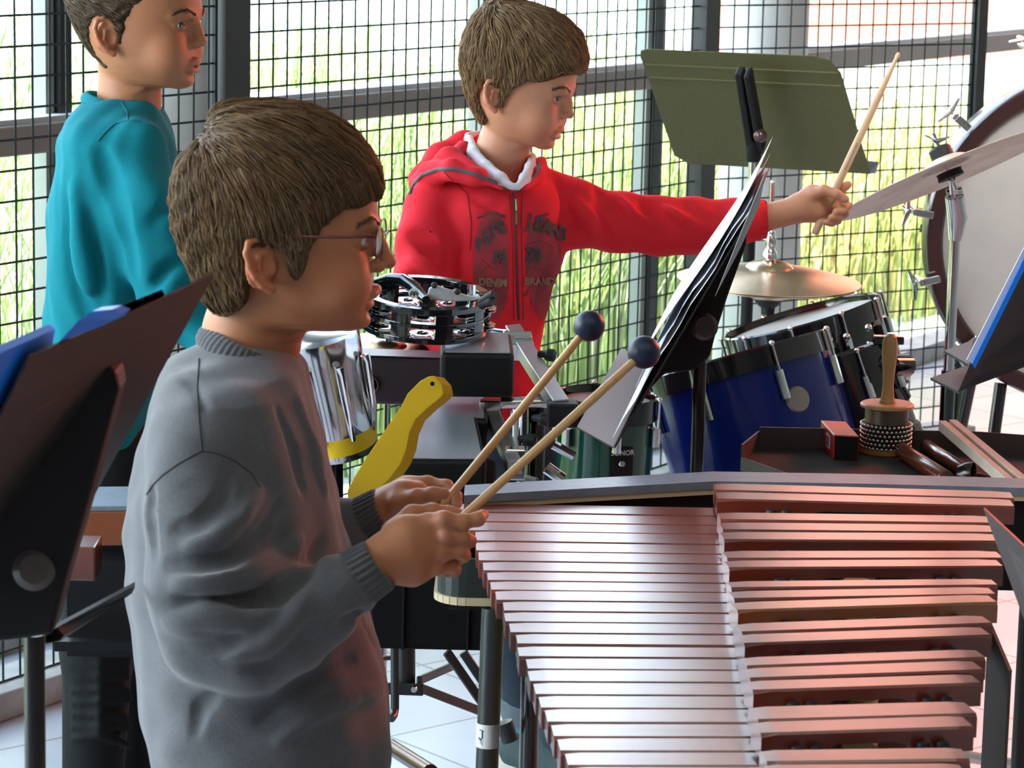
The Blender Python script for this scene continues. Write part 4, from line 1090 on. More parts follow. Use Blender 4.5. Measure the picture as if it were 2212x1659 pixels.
mb = MB(); mb.tube([W(1160, 860, Y=4.12), V(W(1160, 860, Y=4.12)[0], 4.12, 0.03)], .014, 16); mb.obj('stand_tube', M_gblack, rk, smooth=True)
base_tripod(rk, V(W(1160, 860, Y=4.12)[0], 4.12, 0), M_gblack, R=.3, a0=.9)
for (x0, y0, x1, y1, r) in ((1195, 960, 1240, 985, .007), (1180, 1010, 1215, 1035, .009), (1120, 1030, 1160, 1045, .008)):
    mb = MB(); mb.tube([W(x0, y0, Y=4.0), W(x1, y1, Y=4.0)], r, 10); mb.obj('clamp_arm', M_chrome, rk, smooth=True)
# blocks (cowbells / temple blocks) with brushed tops
M_bt = mat('brushed_black_top', (0.50, 0.53, 0.57), 0.36, metal=0.6, noise=0.6, nscale=30, stretch=(1, .06, 1), color2=(.33, .35, .38))
def block(c, hx, hy, hz, yaw, label, tilt=0.0, name='block'):
    t = thing(name, label, 'cowbell', c - UZ * hz, 'black blocks on the percussion rack')
    ax = V(math.cos(yaw), math.sin(yaw), 0); ay = V(-math.sin(yaw), math.cos(yaw), tilt); ay = nrm(ay); az = np.cross(ax, ay)
    mb = MB(); mb.obox(c - az * .001, ax * hx, ay * hy, az * hz); mb.obj('body', M_blackbox, t, bevel=.006)
    mb = MB(); mb.obox(c + az * hz, ax * (hx - .006), ay * (hy - .004), az * .0008); mb.obj('top_plate', M_bt, t)
    return t, az
q = W(1028, 800, Y=4.03); block(q + V(0, .05, 0), .052, .055, .033, 0.04, 'black steel cowbell block with a shiny top, right below the tambourine', .12, 'cowbell')
q = W(945, 1020, Y=3.80); block(q + V(0, .10, 0), .058, .105, .030, 0.08, 'long black cowbell with a wide brushed grey top, above the boy in grey\'s hands', .10, 'cowbell')
q = W(968, 930, Y=4.0); block(q + V(0, .07, 0), .055, .07, .022, 0.02, 'middle black cowbell between the yellow paddle and the rack bar', .05, 'cowbell')
q = W(862, 822, Y=4.2); t_, az = block(q + V(0, .03, 0), .075, .03, .036, -0.06, 'wide purple-black cowbell with a faint round logo behind the yellow paddle', .03, 'cowbell')
[c_.data.materials.clear() or c_.data.materials.append(mat('purple_black', (0.035, 0.02, 0.028), 0.4)) for c_ in COL.objects if c_.parent == t_]
lc = W(800, 832, Y=4.195)
mb = MB(); mb.lathe([(.0105, 0), (.0115, .0006), (.0125, 0)], lc, (0, -1, 0), 28); lg_ = mb.obj('round_logo', mat('gold_print', (0.14, 0.09, 0.03), 0.5), t_, smooth=True)
text_mesh('m', 0.016, mat('gold_print', (0.14, 0.09, 0.03), 0.5), 'round_logo', t_, lambda x, y: V(lc[0] + x, lc[1] - .001, lc[2] + y + .002))
mb = MB(); mb.tube([W(1018, 745, Y=4.1), W(1019, 615, Y=4.1)], .0062, 14); mb.obj('mount_rod', M_chrome, rk, smooth=True)
# tambourine: black crescent with two rows of jingles
tc = W(918, 668, Y=4.12); Rm = S(142, tc)
tm = thing('tambourine', 'black plastic tambourine with two rows of shiny jingles, mounted above the cowbell', 'tambourine', tc - UZ * .03)
tax = nrm(V(0.05, -.12, 1)); _, ta, tb_ = frame_of(tax)
tw = [nrm(_rt0 - tax * np.dot(_rt0, tax))]; tw.append(np.cross(tax, tw[0]))
def ringpt(th, r, h): return tc + tw[0] * math.cos(th) * r + tw[1] * math.sin(th) * r + tax * h
def arcband(h0, h1, ri, ro, a0, a1, n=48):
    mb = MB(); vs = []
    for i in range(n + 1):
        th = a0 + (a1 - a0) * i / n
        vs += [ringpt(th, ri, h0), ringpt(th, ro, h0), ringpt(th, ro, h1), ringpt(th, ri, h1)]
    fs = [(4 * i + k, 4 * i + (k + 1) % 4, 4 * i + 4 + (k + 1) % 4, 4 * i + 4 + k) for i in range(n) for k in range(4)] + [(0, 1, 2, 3), (4 * n + 3, 4 * n + 2, 4 * n + 1, 4 * n)]
    return mb.add(vs, fs)
full = 2 * math.pi
H = .026
for h0, h1 in ((H - .010, H), (-.0035, .0035), (-H, -H + .008)):
    arcband(h0, h1, Rm - .016, Rm, 0, full, 72).obj('frame_ring', M_gblack, tm, bevel=.0015)
nj = 9
for k in range(nj):
    th = full * k / nj + .16
    arcband(-H, H, Rm - .016, Rm - .001, th - .14, th + .14, 6).obj('frame_post', M_gblack, tm)
    th2 = th + full / nj / 2
    for h in (-.0125, .0125):
        q = ringpt(th2, Rm - .008, h); j = MB()
        for dz_ in (-.0022, .0022):
            j.lathe([(0.0, dz_), (.005, dz_ + .0016 * np.sign(dz_)), (.012, dz_ * .6), (.0175, dz_), (.0175, dz_ - .0004), (0, dz_ - .0004)], q, tax, 24)
        j.obj('jingle', M_chrome, tm, smooth=True)
# crescent handle and logo disc
hp = [ringpt(a, r, h) for a, r, h in ((2.45, Rm * .9, .03), (2.1, Rm * .82, .036), (1.6, Rm * .62, .038), (0.9, Rm * .4, .036), (.1, Rm * .55, .03), (-.15, Rm * .9, .028))]
mb = MB(); hp = [W(x, y, Y=Y_) for x, y, Y_ in ((808, 612, 4.15), (842, 603, 4.14), (872, 606, 4.12), (895, 622, 4.10), (912, 640, 4.07), (920, 648, 4.05))]
mb.tube(hp, [.007, .009, .010, .010, .008, .006], 12); mb.obj('handle', M_gblack, tm, smooth=True)
mb = MB(); mb.prism([W(x, y, Y=4.06) for x, y in ((920, 648), (926, 624), (940, 617), (975, 628), (1010, 640), (1040, 643), (1025, 650), (980, 652))], (0, .012, 0)); mb.obj('mount_plate', mat('grey_cast', (0.42, 0.42, 0.43), 0.4, noise=.4, nscale=60), tm, bevel=.002)
for (x, y) in ((938, 616), (988, 630)):
    mb = MB(); mb.ball(W(x, y, Y=4.055), .0048, 10, 8); mb.obj('bolt', M_rub, tm, smooth=True)
for (x, y, x1, y1) in ((1040, 652, 1068, 634), (1040, 660, 1064, 650)):
    mb = MB(); mb.tube([W(x, y, Y=4.04), W(x1, y1, Y=4.02)], [.006, .0065], 12); mb.obj('wing_screw', M_rub, tm, smooth=True)
lc = W(894, 634, Y=4.02)
mb = MB(); mb.lathe([(0, .0015), (.0072, .0015), (.0075, 0)], lc, (0, -1, .1), 28); mb.obj('logo_disc', mat('logo_grey', (0.45, 0.45, 0.44), 0.5), tm, smooth=True)
lm = MB()
for dx in (-.0025, .0025):
    lm.tube([lc + V(dx - .0026, -.0022, -.004), lc + V(dx - .0024, -.0022, .001), lc + V(dx, -.0022, .0036), lc + V(dx + .0024, -.0022, .001), lc + V(dx + .0026, -.0022, -.004)], .0006, 5)
    lm.tube([lc + V(dx - .0024, -.0022, -.0005), lc + V(dx + .0024, -.0022, -.0005)], .0005, 5)
lm.obj('logo_mark', M_sblack, tm)

# yellow wooden paddle
yp = [(908, 822), (925, 813), (938, 812), (954, 830), (958, 850), (950, 860), (925, 880), (898, 905), (884, 935), (878, 970), (866, 1000), (845, 1030), (815, 1060), (800, 1090), (752, 1092), (750, 1060), (765, 1030), (790, 990), (820, 945), (848, 905), (866, 878), (880, 850)]
pd_ = thing('paddle', 'bright yellow curved wooden paddle leaning behind the left cuff of the boy in grey', 'paddle', W(778, 1092, Y=3.45))
mb = MB(); mb.prism([W(x, y, Y=3.46 - (1092 - y) * .00012) for x, y in yp], V(0.012, .012, -.004)); mb.obj('board', mat('yellow_paint', (0.75, 0.5, 0.01), 0.45), pd_, bevel=.0008)
mb = MB(); mb.lathe([(0, .001), (.0026, .001), (.0028, 0)], W(934, 829, Y=3.424), (0, -1, .1), 16); mb.obj('hole', M_sblack, pd_)

# ------------------------------------------------------------------ trap table and what lies on it
ZT = .82
tt = thing('trap_table', 'grey felted percussion tray with low rims standing behind the xylophone', 'table', V(W(1900, 1010, z=ZT)[0], 4.0, 0))
M_felt = mat('tray_felt', (0.045, 0.045, 0.047), 0.95, noise=.4, nscale=300, bump=.0004, bscale=700)
M_rim = mat('tray_rim', (0.075, 0.06, 0.058), 0.5)
tp_ = [W(x, y, z=ZT) for x, y in ((1640, 966), (2112, 976), (2300, 990), (2300, 1066), (1775, 1058), (1604, 996))]
mb = MB(); mb.prism([p - UZ * .014 for p in tp_], (0, 0, .014)); mb.obj('tray', M_felt, tt, bevel=.001)
for i, j, h in ((0, 1, .030), (1, 2, .03), (5, 0, .024), (4, 5, .006)):
    a, b = tp_[i], tp_[j]; mb = MB(); d = nrm(b - a); o_ = V(-d[1], d[0], 0) * .003
    mb.prism([a - UZ * .014, b - UZ * .014, b + UZ * h, a + UZ * h], o_); mb.obj('rim', M_rim, tt)
mb = MB(); q = W(1900, 1010, z=ZT); mb.tube([q - UZ * .014, V(q[0], q[1], .03)], .013, 14); mb.obj('pole', M_gblack, tt, smooth=True)
base_tripod(tt, V(q[0], q[1], 0), M_gblack)
# red shaker box
M_redp = mat('red_lacquer', (0.62, 0.012, 0.012), 0.3)
D0 = W(1799, 993, z=ZT); dxv = W(1854, 996, z=ZT) - D0; dyv = (W(1771, 960, z=ZT) - D0) ; hh = S(54, D0)
rb = thing('shaker_box', 'small red box shaker with a black end standing on the grey tray', 'shaker', D0 + (dxv + dyv) / 2)
mb = MB(); mb.prism([D0 + UZ * .0005, D0 + dxv + UZ * .0005, D0 + dxv + dyv + UZ * .0005, D0 + dyv + UZ * .0005], (0, 0, hh)); mb.obj('case', M_redp, rb, bevel=.0015)
mb = MB(); fo_ = -nrm(V(dyv[0], dyv[1], 0)) * .0012; e_ = nrm(dxv) * .0015
mb.prism([D0 + e_ + UZ * .0015, D0 + dxv - e_ + UZ * .0015, D0 + dxv - e_ + UZ * (hh - .001), D0 + e_ + UZ * (hh - .001)], fo_); mb.obj('end_face', M_sblack, rb)
sn = -nrm(V(dxv[0], dxv[1], 0)) * .0006; L_ = lambda u, v, k: D0 + dyv * u + UZ * hh * v + sn * k
mb = MB(); mb.prism([L_(.22, .28, 1), L_(.50, .28, 1), L_(.50, .82, 1), L_(.22, .82, 1)], sn); mb.obj('label', mat('label_white', (.75, .72, .68), .6), rb)
mb = MB(); mb.prism([L_(.27, .35, 2.2), L_(.45, .35, 2.2), L_(.45, .75, 2.2), L_(.27, .75, 2.2)], sn); mb.obj('label_print', mat('label_blue', (.06, .06, .22), .6), rb)
mb = MB(); mb.prism([L_(.31, .5, 3.4), L_(.41, .5, 3.4), L_(.36, .68, 3.4)], sn); mb.obj('label_mark', mat('label_red', (.6, .1, .06), .6), rb)
# cabasa
cz = W(1912, 978, z=ZT); cz[2] = ZT; k = S(1, cz)
M_maple = mat('maple', (0.60, 0.36, 0.15), 0.4, noise=.5, nscale=20, stretch=(1, 1, .15), color2=(.48, .26, .09))
cbs = thing('cabasa', 'cabasa with steel bead chains, wooden disc and handle standing on the tray', 'cabasa', cz)
mb = MB(); mb.lathe([(0, 0.0005), (56 * k, .0005), (58 * k, .003), (56 * k, .009), (50 * k, .011), (50 * k, .012)], cz, n=48); mb.obj('base_ring', mat('dark_maple', (.3, .14, .04), .4), cbs, smooth=True)
mb = MB(); mb.lathe([(47 * k, .010), (47 * k, 100 * k)], cz, n=90); o = mb.obj('cylinder', mat('ribbed_steel', (.20, .16, .13), .4, metal=.8), cbs, smooth=False)
for v in o.data.vertices:
    pass
bm_ = MB()
for r_ in range(6):
    zz = cz[2] + (16 + r_ * 9.5) * k
    for j in range(34):
        th = 2 * math.pi * (j + .5 * (r_ % 2)) / 34
        bm_.ball(V(cz[0] + 53 * k * math.cos(th), cz[1] + 53 * k * math.sin(th), zz), 4.3 * k, 8, 6)
props(bm_.obj('bead_chain', mat('steel_bead', (.7, .68, .65), .15, metal=1.0), cbs, smooth=True), kind='stuff')
mb = MB(); mb.lathe([(50.5 * k, 12 * k), (50.5 * k, 68 * k)], cz, n=48); mb.obj('bead_backing', M_sblack, cbs, smooth=True)
mb = MB(); mb.lathe([(0, 99 * k), (52 * k, 99 * k), (58 * k, 102 * k), (58 * k, 107 * k), (54 * k, 110 * k), (0, 110 * k)], cz, n=64); mb.obj('disc', mat('maple_disc', (0.68, 0.42, 0.2), 0.35), cbs, smooth=True)
mb = MB(); mb.lathe([(19 * k, 108 * k), (14 * k, 122 * k), (11.5 * k, 150 * k), (13.5 * k, 180 * k), (16.5 * k, 215 * k), (16.5 * k, 240 * k), (13 * k, 254 * k), (6 * k, 260 * k), (0, 261 * k)], cz, n=32); mb.obj('handle', M_maple, cbs, smooth=True)
# claves
M_clave = mat('clave_wood', (0.20, 0.045, 0.018), 0.25, noise=.7, nscale=18, stretch=(.3, .3, 1), color2=(.12, .025, .01), coat=.4)
def clave(x0, y0, x1, y1, rpx, label, name='clave', m=M_clave):
    a, b = W(x0, y0, z=ZT), W(x1, y1, z=ZT); r = S(rpx, a); a = a + UZ * (r + .0006); b = b + UZ * (r + .0006); d = nrm(b - a)
    mb = MB(); mb.tube([a - d * r * .25, a - d * r * .12, a, b, b + d * r * .12, b + d * r * .25], [r * .8, r * .95, r, r, r * .95, r * .8], 24)
    return props(mb.obj(name, m, smooth=True), label, 'clave', 'claves on the tray')
clave(1948, 992, 2040, 1052, 17.5, 'thicker red-brown clave lying right of the cabasa')
clave(2000, 978, 2085, 1034, 14.5, 'slimmer red-brown clave lying furthest from the cabasa')
q0, q1 = W(2098, 1042, z=ZT), W(2215, 1072, z=ZT)
mb = MB(); mb.tube([q0 + UZ * .0085, q1 + UZ * .0085], .008, 16); props(mb.obj('rattle_stick', mat('mahogany', (.11, .02, .014), .35), smooth=True), 'thin dark red wooden stick lying against the tray\'s front beside the claves', 'stick')
c6 = W(2068, 1052, z=ZT); mb = MB(); mb.lathe([(.001, 0.0), (.012, .001), (.0165, .012), (.017, .022), (.0155, .022), (.011, .003)], c6 + UZ * .0185 + V(0, 0, 0), (.9, -.4, .1), 24)
props(mb.obj('finger_cup', mat('dark_metal_cup', (.05, .04, .04), .2, metal=.8), smooth=True), 'small dark metal cup lying between the claves and the thin stick', 'cup')
# wooden slapstick across the right end of the tray
M_ply = mat('pale_ply', (0.62, 0.53, 0.42), 0.6, noise=.3, nscale=20)
sl = thing('slapstick', 'pair of long pale plywood boards with a grip across the tray\'s right end', 'slapstick', W(2130, 1000, z=ZT))
za, zb2 = ZT + .052, ZT + .052
for o0, o1, w0 in (((2036, 908), (2222, 1068), 0), ((2058, 906), (2240, 1055), 0)):
    a, b = W(*o0, z=za), W(*o1, z=zb2); d = nrm(b - a); s_ = V(-d[1], d[0], 0)
    mb = MB(); mb.obox((a + b) / 2 - UZ * .0075, (b - a) / 2, s_ * .0055, UZ * .0075); mb.obj('board', M_ply, sl, bevel=.0008)
a, b = W(2150, 1062, z=ZT + .02), W(2195, 1070, z=ZT + .02); mb = MB()
pf = [(-.022, 0), (.022, 0), (.022, .008), (.008, .013), (.0, .022), (-.008, .022), (-.012, .012), (-.022, .007)]
d = nrm(W(2222, 1068, z=ZT) - W(2036, 908, z=ZT)); s_ = V(d[1], -d[0], 0); g = W(2148, 1052, z=ZT + .002)
mb.prism([g + s_ * x + UZ * (z + .0) for x, z in pf], d * .03); mb.obj('grip', M_ply, sl, bevel=.001)

# ------------------------------------------------------------------ mallets' neighbours low down: keyboard case, throne, bags
mr = thing('marimba', 'orange-brown wooden bar instrument half hidden behind the boy in grey', 'marimba', V(W(250, 1150, Y=3.5)[0], 3.5, 0))
a, b = W(150, 1105, Y=3.30), W(640, 1100, Y=3.30); zt2 = a[2]
mb = MB(); mb.obox((a + b) / 2 + V(0, .012, -.021), (b - a) / 2, V(0, .012, 0), V(0, 0, .021)); mb.obj('side_rail', mat('orange_wood', (.30, .09, .035), .4, noise=.6, nscale=14, stretch=(.1, 1, 1)), mr, bevel=.002)
mb = MB(); mb.obox((a + b) / 2 + V(0, .055, .003), (b - a) / 2, V(0, .055, 0), V(0, 0, .003)); mb.obj('end_top', M_slate, mr, bevel=.001)
mb = MB(); q = W(172, 1205, Y=3.22); mb.obox(q, V(.022, 0, 0), V(0, .03, 0), V(0, 0, .020)); mb.obj('bar', M_bar, mr, bevel=.002)
for dz_ in (.0, .045): 
    mb = MB(); q = W(300, 1330, Y=3.3); mb.obox(q + V(0.04, .05 + dz_, dz_), V(.13, 0, 0), V(0, .02, 0), V(0, 0, .06)); mb.obj('resonator_bank', M_blackbox, mr)
for (x, yy) in ((400, 3.42), (620, 3.42)):
    mb = MB(); q = W(x, 1180, Y=yy); mb.tube([q, V(q[0], q[1], 0.02)], .016, 14); mb.obj('leg', M_blackbox, mr, smooth=True)
mb = MB(); mb.bar(W(120, 1392, Y=3.3), W(300, 1392, Y=3.3), .02, .012); mb.obj('cross_bar', M_blackbox, mr)
# black padded box below the left hand
bx = thing('equipment_case', 'black equipment case under the percussion, left of the xylophone leg', 'case', V(W(930, 1410, Y=3.9)[0], 3.9, 0))
a, b = W(790, 1270, Y=3.75), W(1062, 1410, Y=3.75)
mb = MB(); mb.box((a[0], 3.75, b[2]), (b[0], 4.05, a[2] + .12)); mb.obj('body', mat('case_cloth', (.004, .004, .005), .9, spec=.2), bx, bevel=.01)
for x in (870, 1010):
    mb = MB(); q = W(x, 1330, Y=3.744); mb.box((q[0] - .0015, 3.747, b[2] + .002), (q[0] + .0015, 3.751, a[2] + .11)); mb.obj('seam', M_sblack, bx)
# drum throne / keyboard stand legs under the case
ks = thing('folding_stand', 'black folding stand with round clamps and scissor legs under the equipment case', 'stand', V(W(880, 1500, Y=3.85)[0], 3.85, 0))
M_kst = mat('stand_grey_black', (.02, .024, .026), .35)
def kt(pts, r, nm='tube'):
    mb = MB(); mb.tube([W(x, y, Y=Y_) for x, y, Y_ in pts], r, 14); mb.obj(nm, M_kst, ks, smooth=True)
def kb(x0, y0, Y0, x1, y1, Y1, wpx, nm='flat_leg'):
    a, b = W(x0, y0, Y=Y0), W(x1, y1, Y=Y1); mb = MB(); mb.bar(a, b, .008, S(wpx, a), up=(0, 0, 1)); mb.obj(nm, M_kst, ks, bevel=.002)
kt([(875, 1380, 3.85), (875, 1490, 3.85)], .0145, 'centre_tube')
kt([(853, 1300, 3.80), (853, 1530, 3.80), (850, 1545, 3.79), (845, 1552, 3.78)], .006, 'side_rod')
kb(835, 1487, 3.83, 915, 1490, 3.83, 26, 'clamp_bracket')
kb(905, 1485, 3.83, 1060, 1545, 4.0, 20)
kb(905, 1470, 3.84, 975, 1440, 4.1, 18)
kb(965, 1408, 3.95, 1060, 1545, 4.0, 20)
kb(1000, 1408, 4.1, 1075, 1520, 4.1, 20)
kb(800, 1425, 3.9, 870, 1418, 4.0, 10)
kt([(1088, 1560, 4.05), (1102, 1600, 4.05)], .013, 'foot')
mb = MB(); q = W(894, 1489, Y=3.81); mb.lathe([(0, .003), (.004, .003), (.005, 0)], q, (0, -1, 0), 16); mb.obj('rivet', M_chrome, ks, smooth=True)
# dark floor pedal bar by the boy's hip
mb = MB(); a, b = W(842, 1612, Y=4.2), W(930, 1668, Y=4.0); mb.tube([a, b], .012, 12)
props(mb.obj('stand_foot', mat('dark_red_chrome', (.12, .05, .05), .2, metal=.8), smooth=True), 'reddish metal stand leg lying low beside the hip of the boy in grey', 'stand leg')
# ------------------------------------------------------------------ people
def C(F, pts, k=0.006, op='u', rs=1.0):
    """chain given as (px, py, Y, radius in px)"""
    P = [W(p[0], p[1], Y=p[2]) for p in pts]; R_ = [S(p[3], q) * rs for p, q in zip(pts, P)]
    return F.chain(P, R_, k, op)
def axes(yaw, pitch, roll=0.0):
    f = V(math.cos(yaw), -math.sin(yaw), 0); s = V(-math.sin(yaw), -math.cos(yaw), 0); u = V(0, 0, 1)
    f2 = f * math.cos(pitch) - u * math.sin(pitch); u2 = u * math.cos(pitch) + f * math.sin(pitch)
    s3 = s * math.cos(roll) + u2 * math.sin(roll); u3 = u2 * math.cos(roll) - s * math.sin(roll)
    return np.array([f2, s3, u3])
def pt_(rows): return [((570 - y) / 2250, (xf - 590) / 2250, (xb - 590) / 2250, w / 1000, (xc - 590) / 2250) for (y, xf, xb, w, xc) in rows]
SKULL = pt_([(226, 600, 530, 10, 565), (233, 646, 515, 30, 572), (247, 690, 488, 43, 576), (268, 732, 462, 54, 580), (300, 772, 432, 64, 585), (350, 803, 404, 70, 590), (400, 815, 395, 73, 590),
             (445, 819, 396, 73, 595), (478, 820, 402, 72, 600), (505, 812, 412, 70, 605), (540, 806, 420, 68, 610), (580, 806, 440, 65, 620), (612, 807, 465, 61, 630), (640, 803, 500, 57, 640),
             (665, 800, 530, 50, 650), (688, 796, 560, 41, 665), (703, 784, 590, 31, 680), (712, 755, 620, 18, 690)])
def head(F, M, o, sc=1.0, lip=0.0, teeth=False, ns=0.0, tab=SKULL, ear=(1, -1)):
    L = lambda a, s, h: o + sc * (M[0] * a + M[1] * s + M[2] * h)
    T = [tuple(c * sc for c in r) for r in tab]
    F.loft(M, o, T, k=0.006 * sc, ef=2.25, eb=2.05)
    k = 0.008 * sc
    for s in (1, -1):
        F.ell(L(.070, s * .036, -.012), V(.024, .022, .026) * sc, .02 * sc, M=M)          # cheek
        F.ell(L(.100, s * .030, .0300), V(.013, .014, .0095) * sc, .012 * sc, 's', M=M)    # eye socket
        F.chain([L(.0985, s * .012, .0405), L(.094, s * .028, .0440), L(.080, s * .045, .041)], V(.0035, .004, .003) * sc, .009 * sc)
    F.chain([L(.0970, 0, .036), L(.1035 + ns * .5, 0, .021), L(.1115 + ns, 0, .0070)], V(.0052, .0060, .0072) * sc, .009 * sc)   # nose
    F.ell(L(.1130 + ns, 0, .0040), V(.0070, .0078, .0062) * sc, .004 * sc, M=M)
    for s in (1, -1):
        F.ell(L(.1025 + ns * .6, s * .0095, .0005), V(.0078, .0055, .0058) * sc, .004 * sc, M=M)
        F.ell(L(.105 + ns, s * .0052, -.0058), V(.0035, .0022, .0026) * sc, .002 * sc, 's', M=M)
    lo = lip
    up = [(.0945, .021, -.0292), (.0995, .012, -.0262), (.1015, .004, -.0235), (.1010, 0, -.0245), (.1015, -.004, -.0235), (.0995, -.012, -.0262), (.0945, -.021, -.0292)]
    F.chain([L(a - .0008, s, h) for a, s, h in up], V(.002, .004, .0045, .0042, .0045, .004, .002) * sc, .004 * sc)
    dn = [(.0938, .019, -.0335), (.0975 + lo, .010, -.0375), (.0985 + lo, 0, -.0385), (.0975 + lo, -.010, -.0375), (.0938, -.019, -.0335)]
    F.chain([L(a - .001, s, h) for a, s, h in dn], V(.002, .0045, .005, .0045, .002) * sc, .004 * sc)
    g = .0036 if teeth else .0012
    F.chain([L(.0955, .021, -.0312), L(.1045, .010, -.0312), L(.1065, 0, -.0310), L(.1045, -.010, -.0312), L(.0955, -.021, -.0312)], V(.4, 1, 1.1, 1, .4) * g * sc, .003 * sc, 's')
    F.ell(L(.082, 0, -.053), V(.013, .016, .010) * sc, .01 * sc, M=M)                      # chin
    F.cap(L(.100 + lo * .5, .008, -.0455), L(.100 + lo * .5, -.008, -.0455), .004 * sc, .004 * sc, .006 * sc, 's')
    for s in ear:                                                                          # ears
        e0 = L(-.002, s * .070, .009); out = M[1] * s; bk = nrm(-M[0] * .88 + out * .48); upv = nrm(M[2] * .97 + -M[0] * .20)
        on = nrm(np.cross(bk, upv)); on = on if np.dot(on, out) > 0 else -on
        Q = lambda b, u, q=0.0: e0 + sc * (bk * b + upv * u + on * q)
        F.ell(Q(.006, .0, .0005), V(.015, .0035, .023) * sc, .004 * sc, M=np.array([bk, on, upv]))
        hx = [Q(-.008, .004, .001), Q(-.009, .013, .003), Q(-.004, .0215, .005), Q(.006, .0255, .0062), Q(.015, .0215, .0068), Q(.0195, .012, .0068), Q(.0185, .0, .006), Q(.0145, -.011, .0045), Q(.008, -.0195, .003), Q(.0, -.0235, .002)]
        F.chain(hx, V(.0026, .0030, .0032, .0034, .0035, .0034, .0032, .0032, .0042, .0056) * sc, .002 * sc)
        F.chain([Q(-.0035, .012, .003), Q(.006, .008, .0055), Q(.0085, -.003, .0055), Q(.005, -.0125, .004)], V(.0022, .0026, .0026, .0024) * sc, .002 * sc)
        F.cap(Q(-.0075, -.001, .003), Q(-.006, -.007, .003), .0033 * sc, .003 * sc, .002 * sc)
        F.ell(Q(.0005, -.0015, .0055), V(.006, .006, .0085) * sc, .002 * sc, 's', M=np.array([bk, on, upv]))
        F.chain([Q(.004, .0185, .0085), Q(.0125, .0145, .0095), Q(.0135, .002, .009)], V(.0022, .0026, .002) * sc, .0015 * sc, 's')
        F.ell(L(-.004, s * .066, .009), V(.012, .008, .02) * sc, .004 * sc, M=M)
    return L
def eyes(parent, L, M, sc, iris, gaze=(1, 0, 0), open_=1.0, names=('eyeball',)):
    gz = nrm(M[0] * gaze[0] + M[1] * gaze[1] + M[2] * gaze[2]); out = []
    for s in (1, -1):
        c = L(.0822, s * .030, .0300); r = .0118 * sc
        mb = MB(); prof = [(r * math.sin(a), r * math.cos(a)) for a in np.linspace(0, math.pi, 30)]; prof[0] = (0, r); mb.lathe(prof, c, gz, 28)
        vs = np.array(mb.v); d = (vs - c) @ gz / r; ang = np.arccos(np.clip(d, -1, 1))
        cl = np.tile(V(.72, .68, .66), (len(vs), 1)); cl[ang < .62] = iris; cl[ang < .30] = (.004, .004, .005)
        raw('eyeball', mb.v, mb.f, mat('eye', (.7, .7, .7), .12, attr=True, coat=.6), parent, True, cl)
        lid = MB(); arc = []; arl = []
        for i in range(9):
            u = -1 + 2 * i / 8; hh = (1 - u * u)
            arc.append(L(.0955 - abs(u) * .0045 - (u * s > 0) * abs(u) * .0055, s * .030 + u * .0128, .0225 - .0005 + hh * .0062 * open_))
            arl.append(L(.0950 - abs(u) * .0045 - (u * s > 0) * abs(u) * .0055, s * .030 + u * .0128, .0220 - .0005 - hh * .0048))
        out.append((arc, arl))
    return out
def lids(F, L, sc, open_=1.0):
    for s in (1, -1):
        a1, a2 = [], []
        for i in range(9):
            u = -1 + 2 * i / 8; hh = (1 - u * u); o_ = abs(u) * .0045 + (u * s > 0) * abs(u) * .0055
            a1.append(L(.0926 - o_, s * .030 + u * .0130, .0300 + hh * .0062 * open_)); a2.append(L(.0918 - o_, s * .030 + u * .0130, .0290 - hh * .0052))
        F.chain(a1, .0026 * sc, .003 * sc); F.chain(a2, .0023 * sc, .003 * sc)
        F.ell(L(.0802, s * .030, .0300), .0118 * sc, .001)
def lashes(parent, L, sc, col=(.03, .018, .012), open_=1.0):
    for s in (1, -1):
        mb = MB(); a1 = []
        for i in range(9):
            u = -1 + 2 * i / 8; hh = (1 - u * u); o_ = abs(u) * .0045 + (u * s > 0) * abs(u) * .0055
            a1.append(L(.0955 - o_, s * .030 + u * .0134, .0300 + hh * .0046 * open_))
        mb.tube(a1, [.0003 * sc] + [.0008 * sc] * 7 + [.0003 * sc], 6); mb.obj('eyelashes', mat('lash', col, .6), parent, smooth=True)
def brows(parent, L, M, sc, col, F_mesh, thick=1.0, seed=3):
    P, F = F_mesh; bv = BVHTree.FromPolygons([tuple(p) for p in P], [tuple(int(i) for i in f) for f in F]); r = np.random.default_rng(seed)
    for s in (1, -1):
        mb = MB()
        for i in range(110):
            u = r.uniform(0, 1); b = L(.104 - u * .02, s * (.011 + u * .037), .0415 + .0062 * math.sin(u * 2.6) + r.normal(0, .0011 * thick))
            q, n, _, _ = bv.find_nearest(Vector(b)); q = np.array(q); n = np.array(n)
            d = nrm(M[1] * s * .8 - M[0] * .3 + M[2] * (.35 - .7 * u)) * .006 * sc
            mb.tube([q + n * .0002, q + d * .5 + n * .0012, q + d * .95 + n * .0003], [.00035, .00035, .0001], 4, cap=False)
        mb.obj('eyebrow', mat('brow_hair_%d' % seed, col, .7), parent, smooth=True)
def tint(P, base, spots):
    c = np.tile(np.array(base, dtype=float), (len(P), 1))
    for ctr, r, col, a in spots:
        d = ((P - np.array(ctr))**2).sum(1); k = (a * np.exp(-d / (r * r)))[:, None]; c = c * (1 - k) + np.array(col) * k
    return c
M_skin = mat('skin', (.6, .35, .24), .48, attr=True, sss=0.12, bump=0.00018, bscale=900, spec=.4)
def orient(P, F):
    v = P[F[:, 0]]; n = np.cross(P[F[:, 1]] - v, P[F[:, 2]] - v); vol = (v * n).sum()
    return F if vol > 0 else F[:, ::-1].copy()
def fmesh(F, smooth=0):
    P, Q = F.mesh(smooth); return P, orient(P, Q)
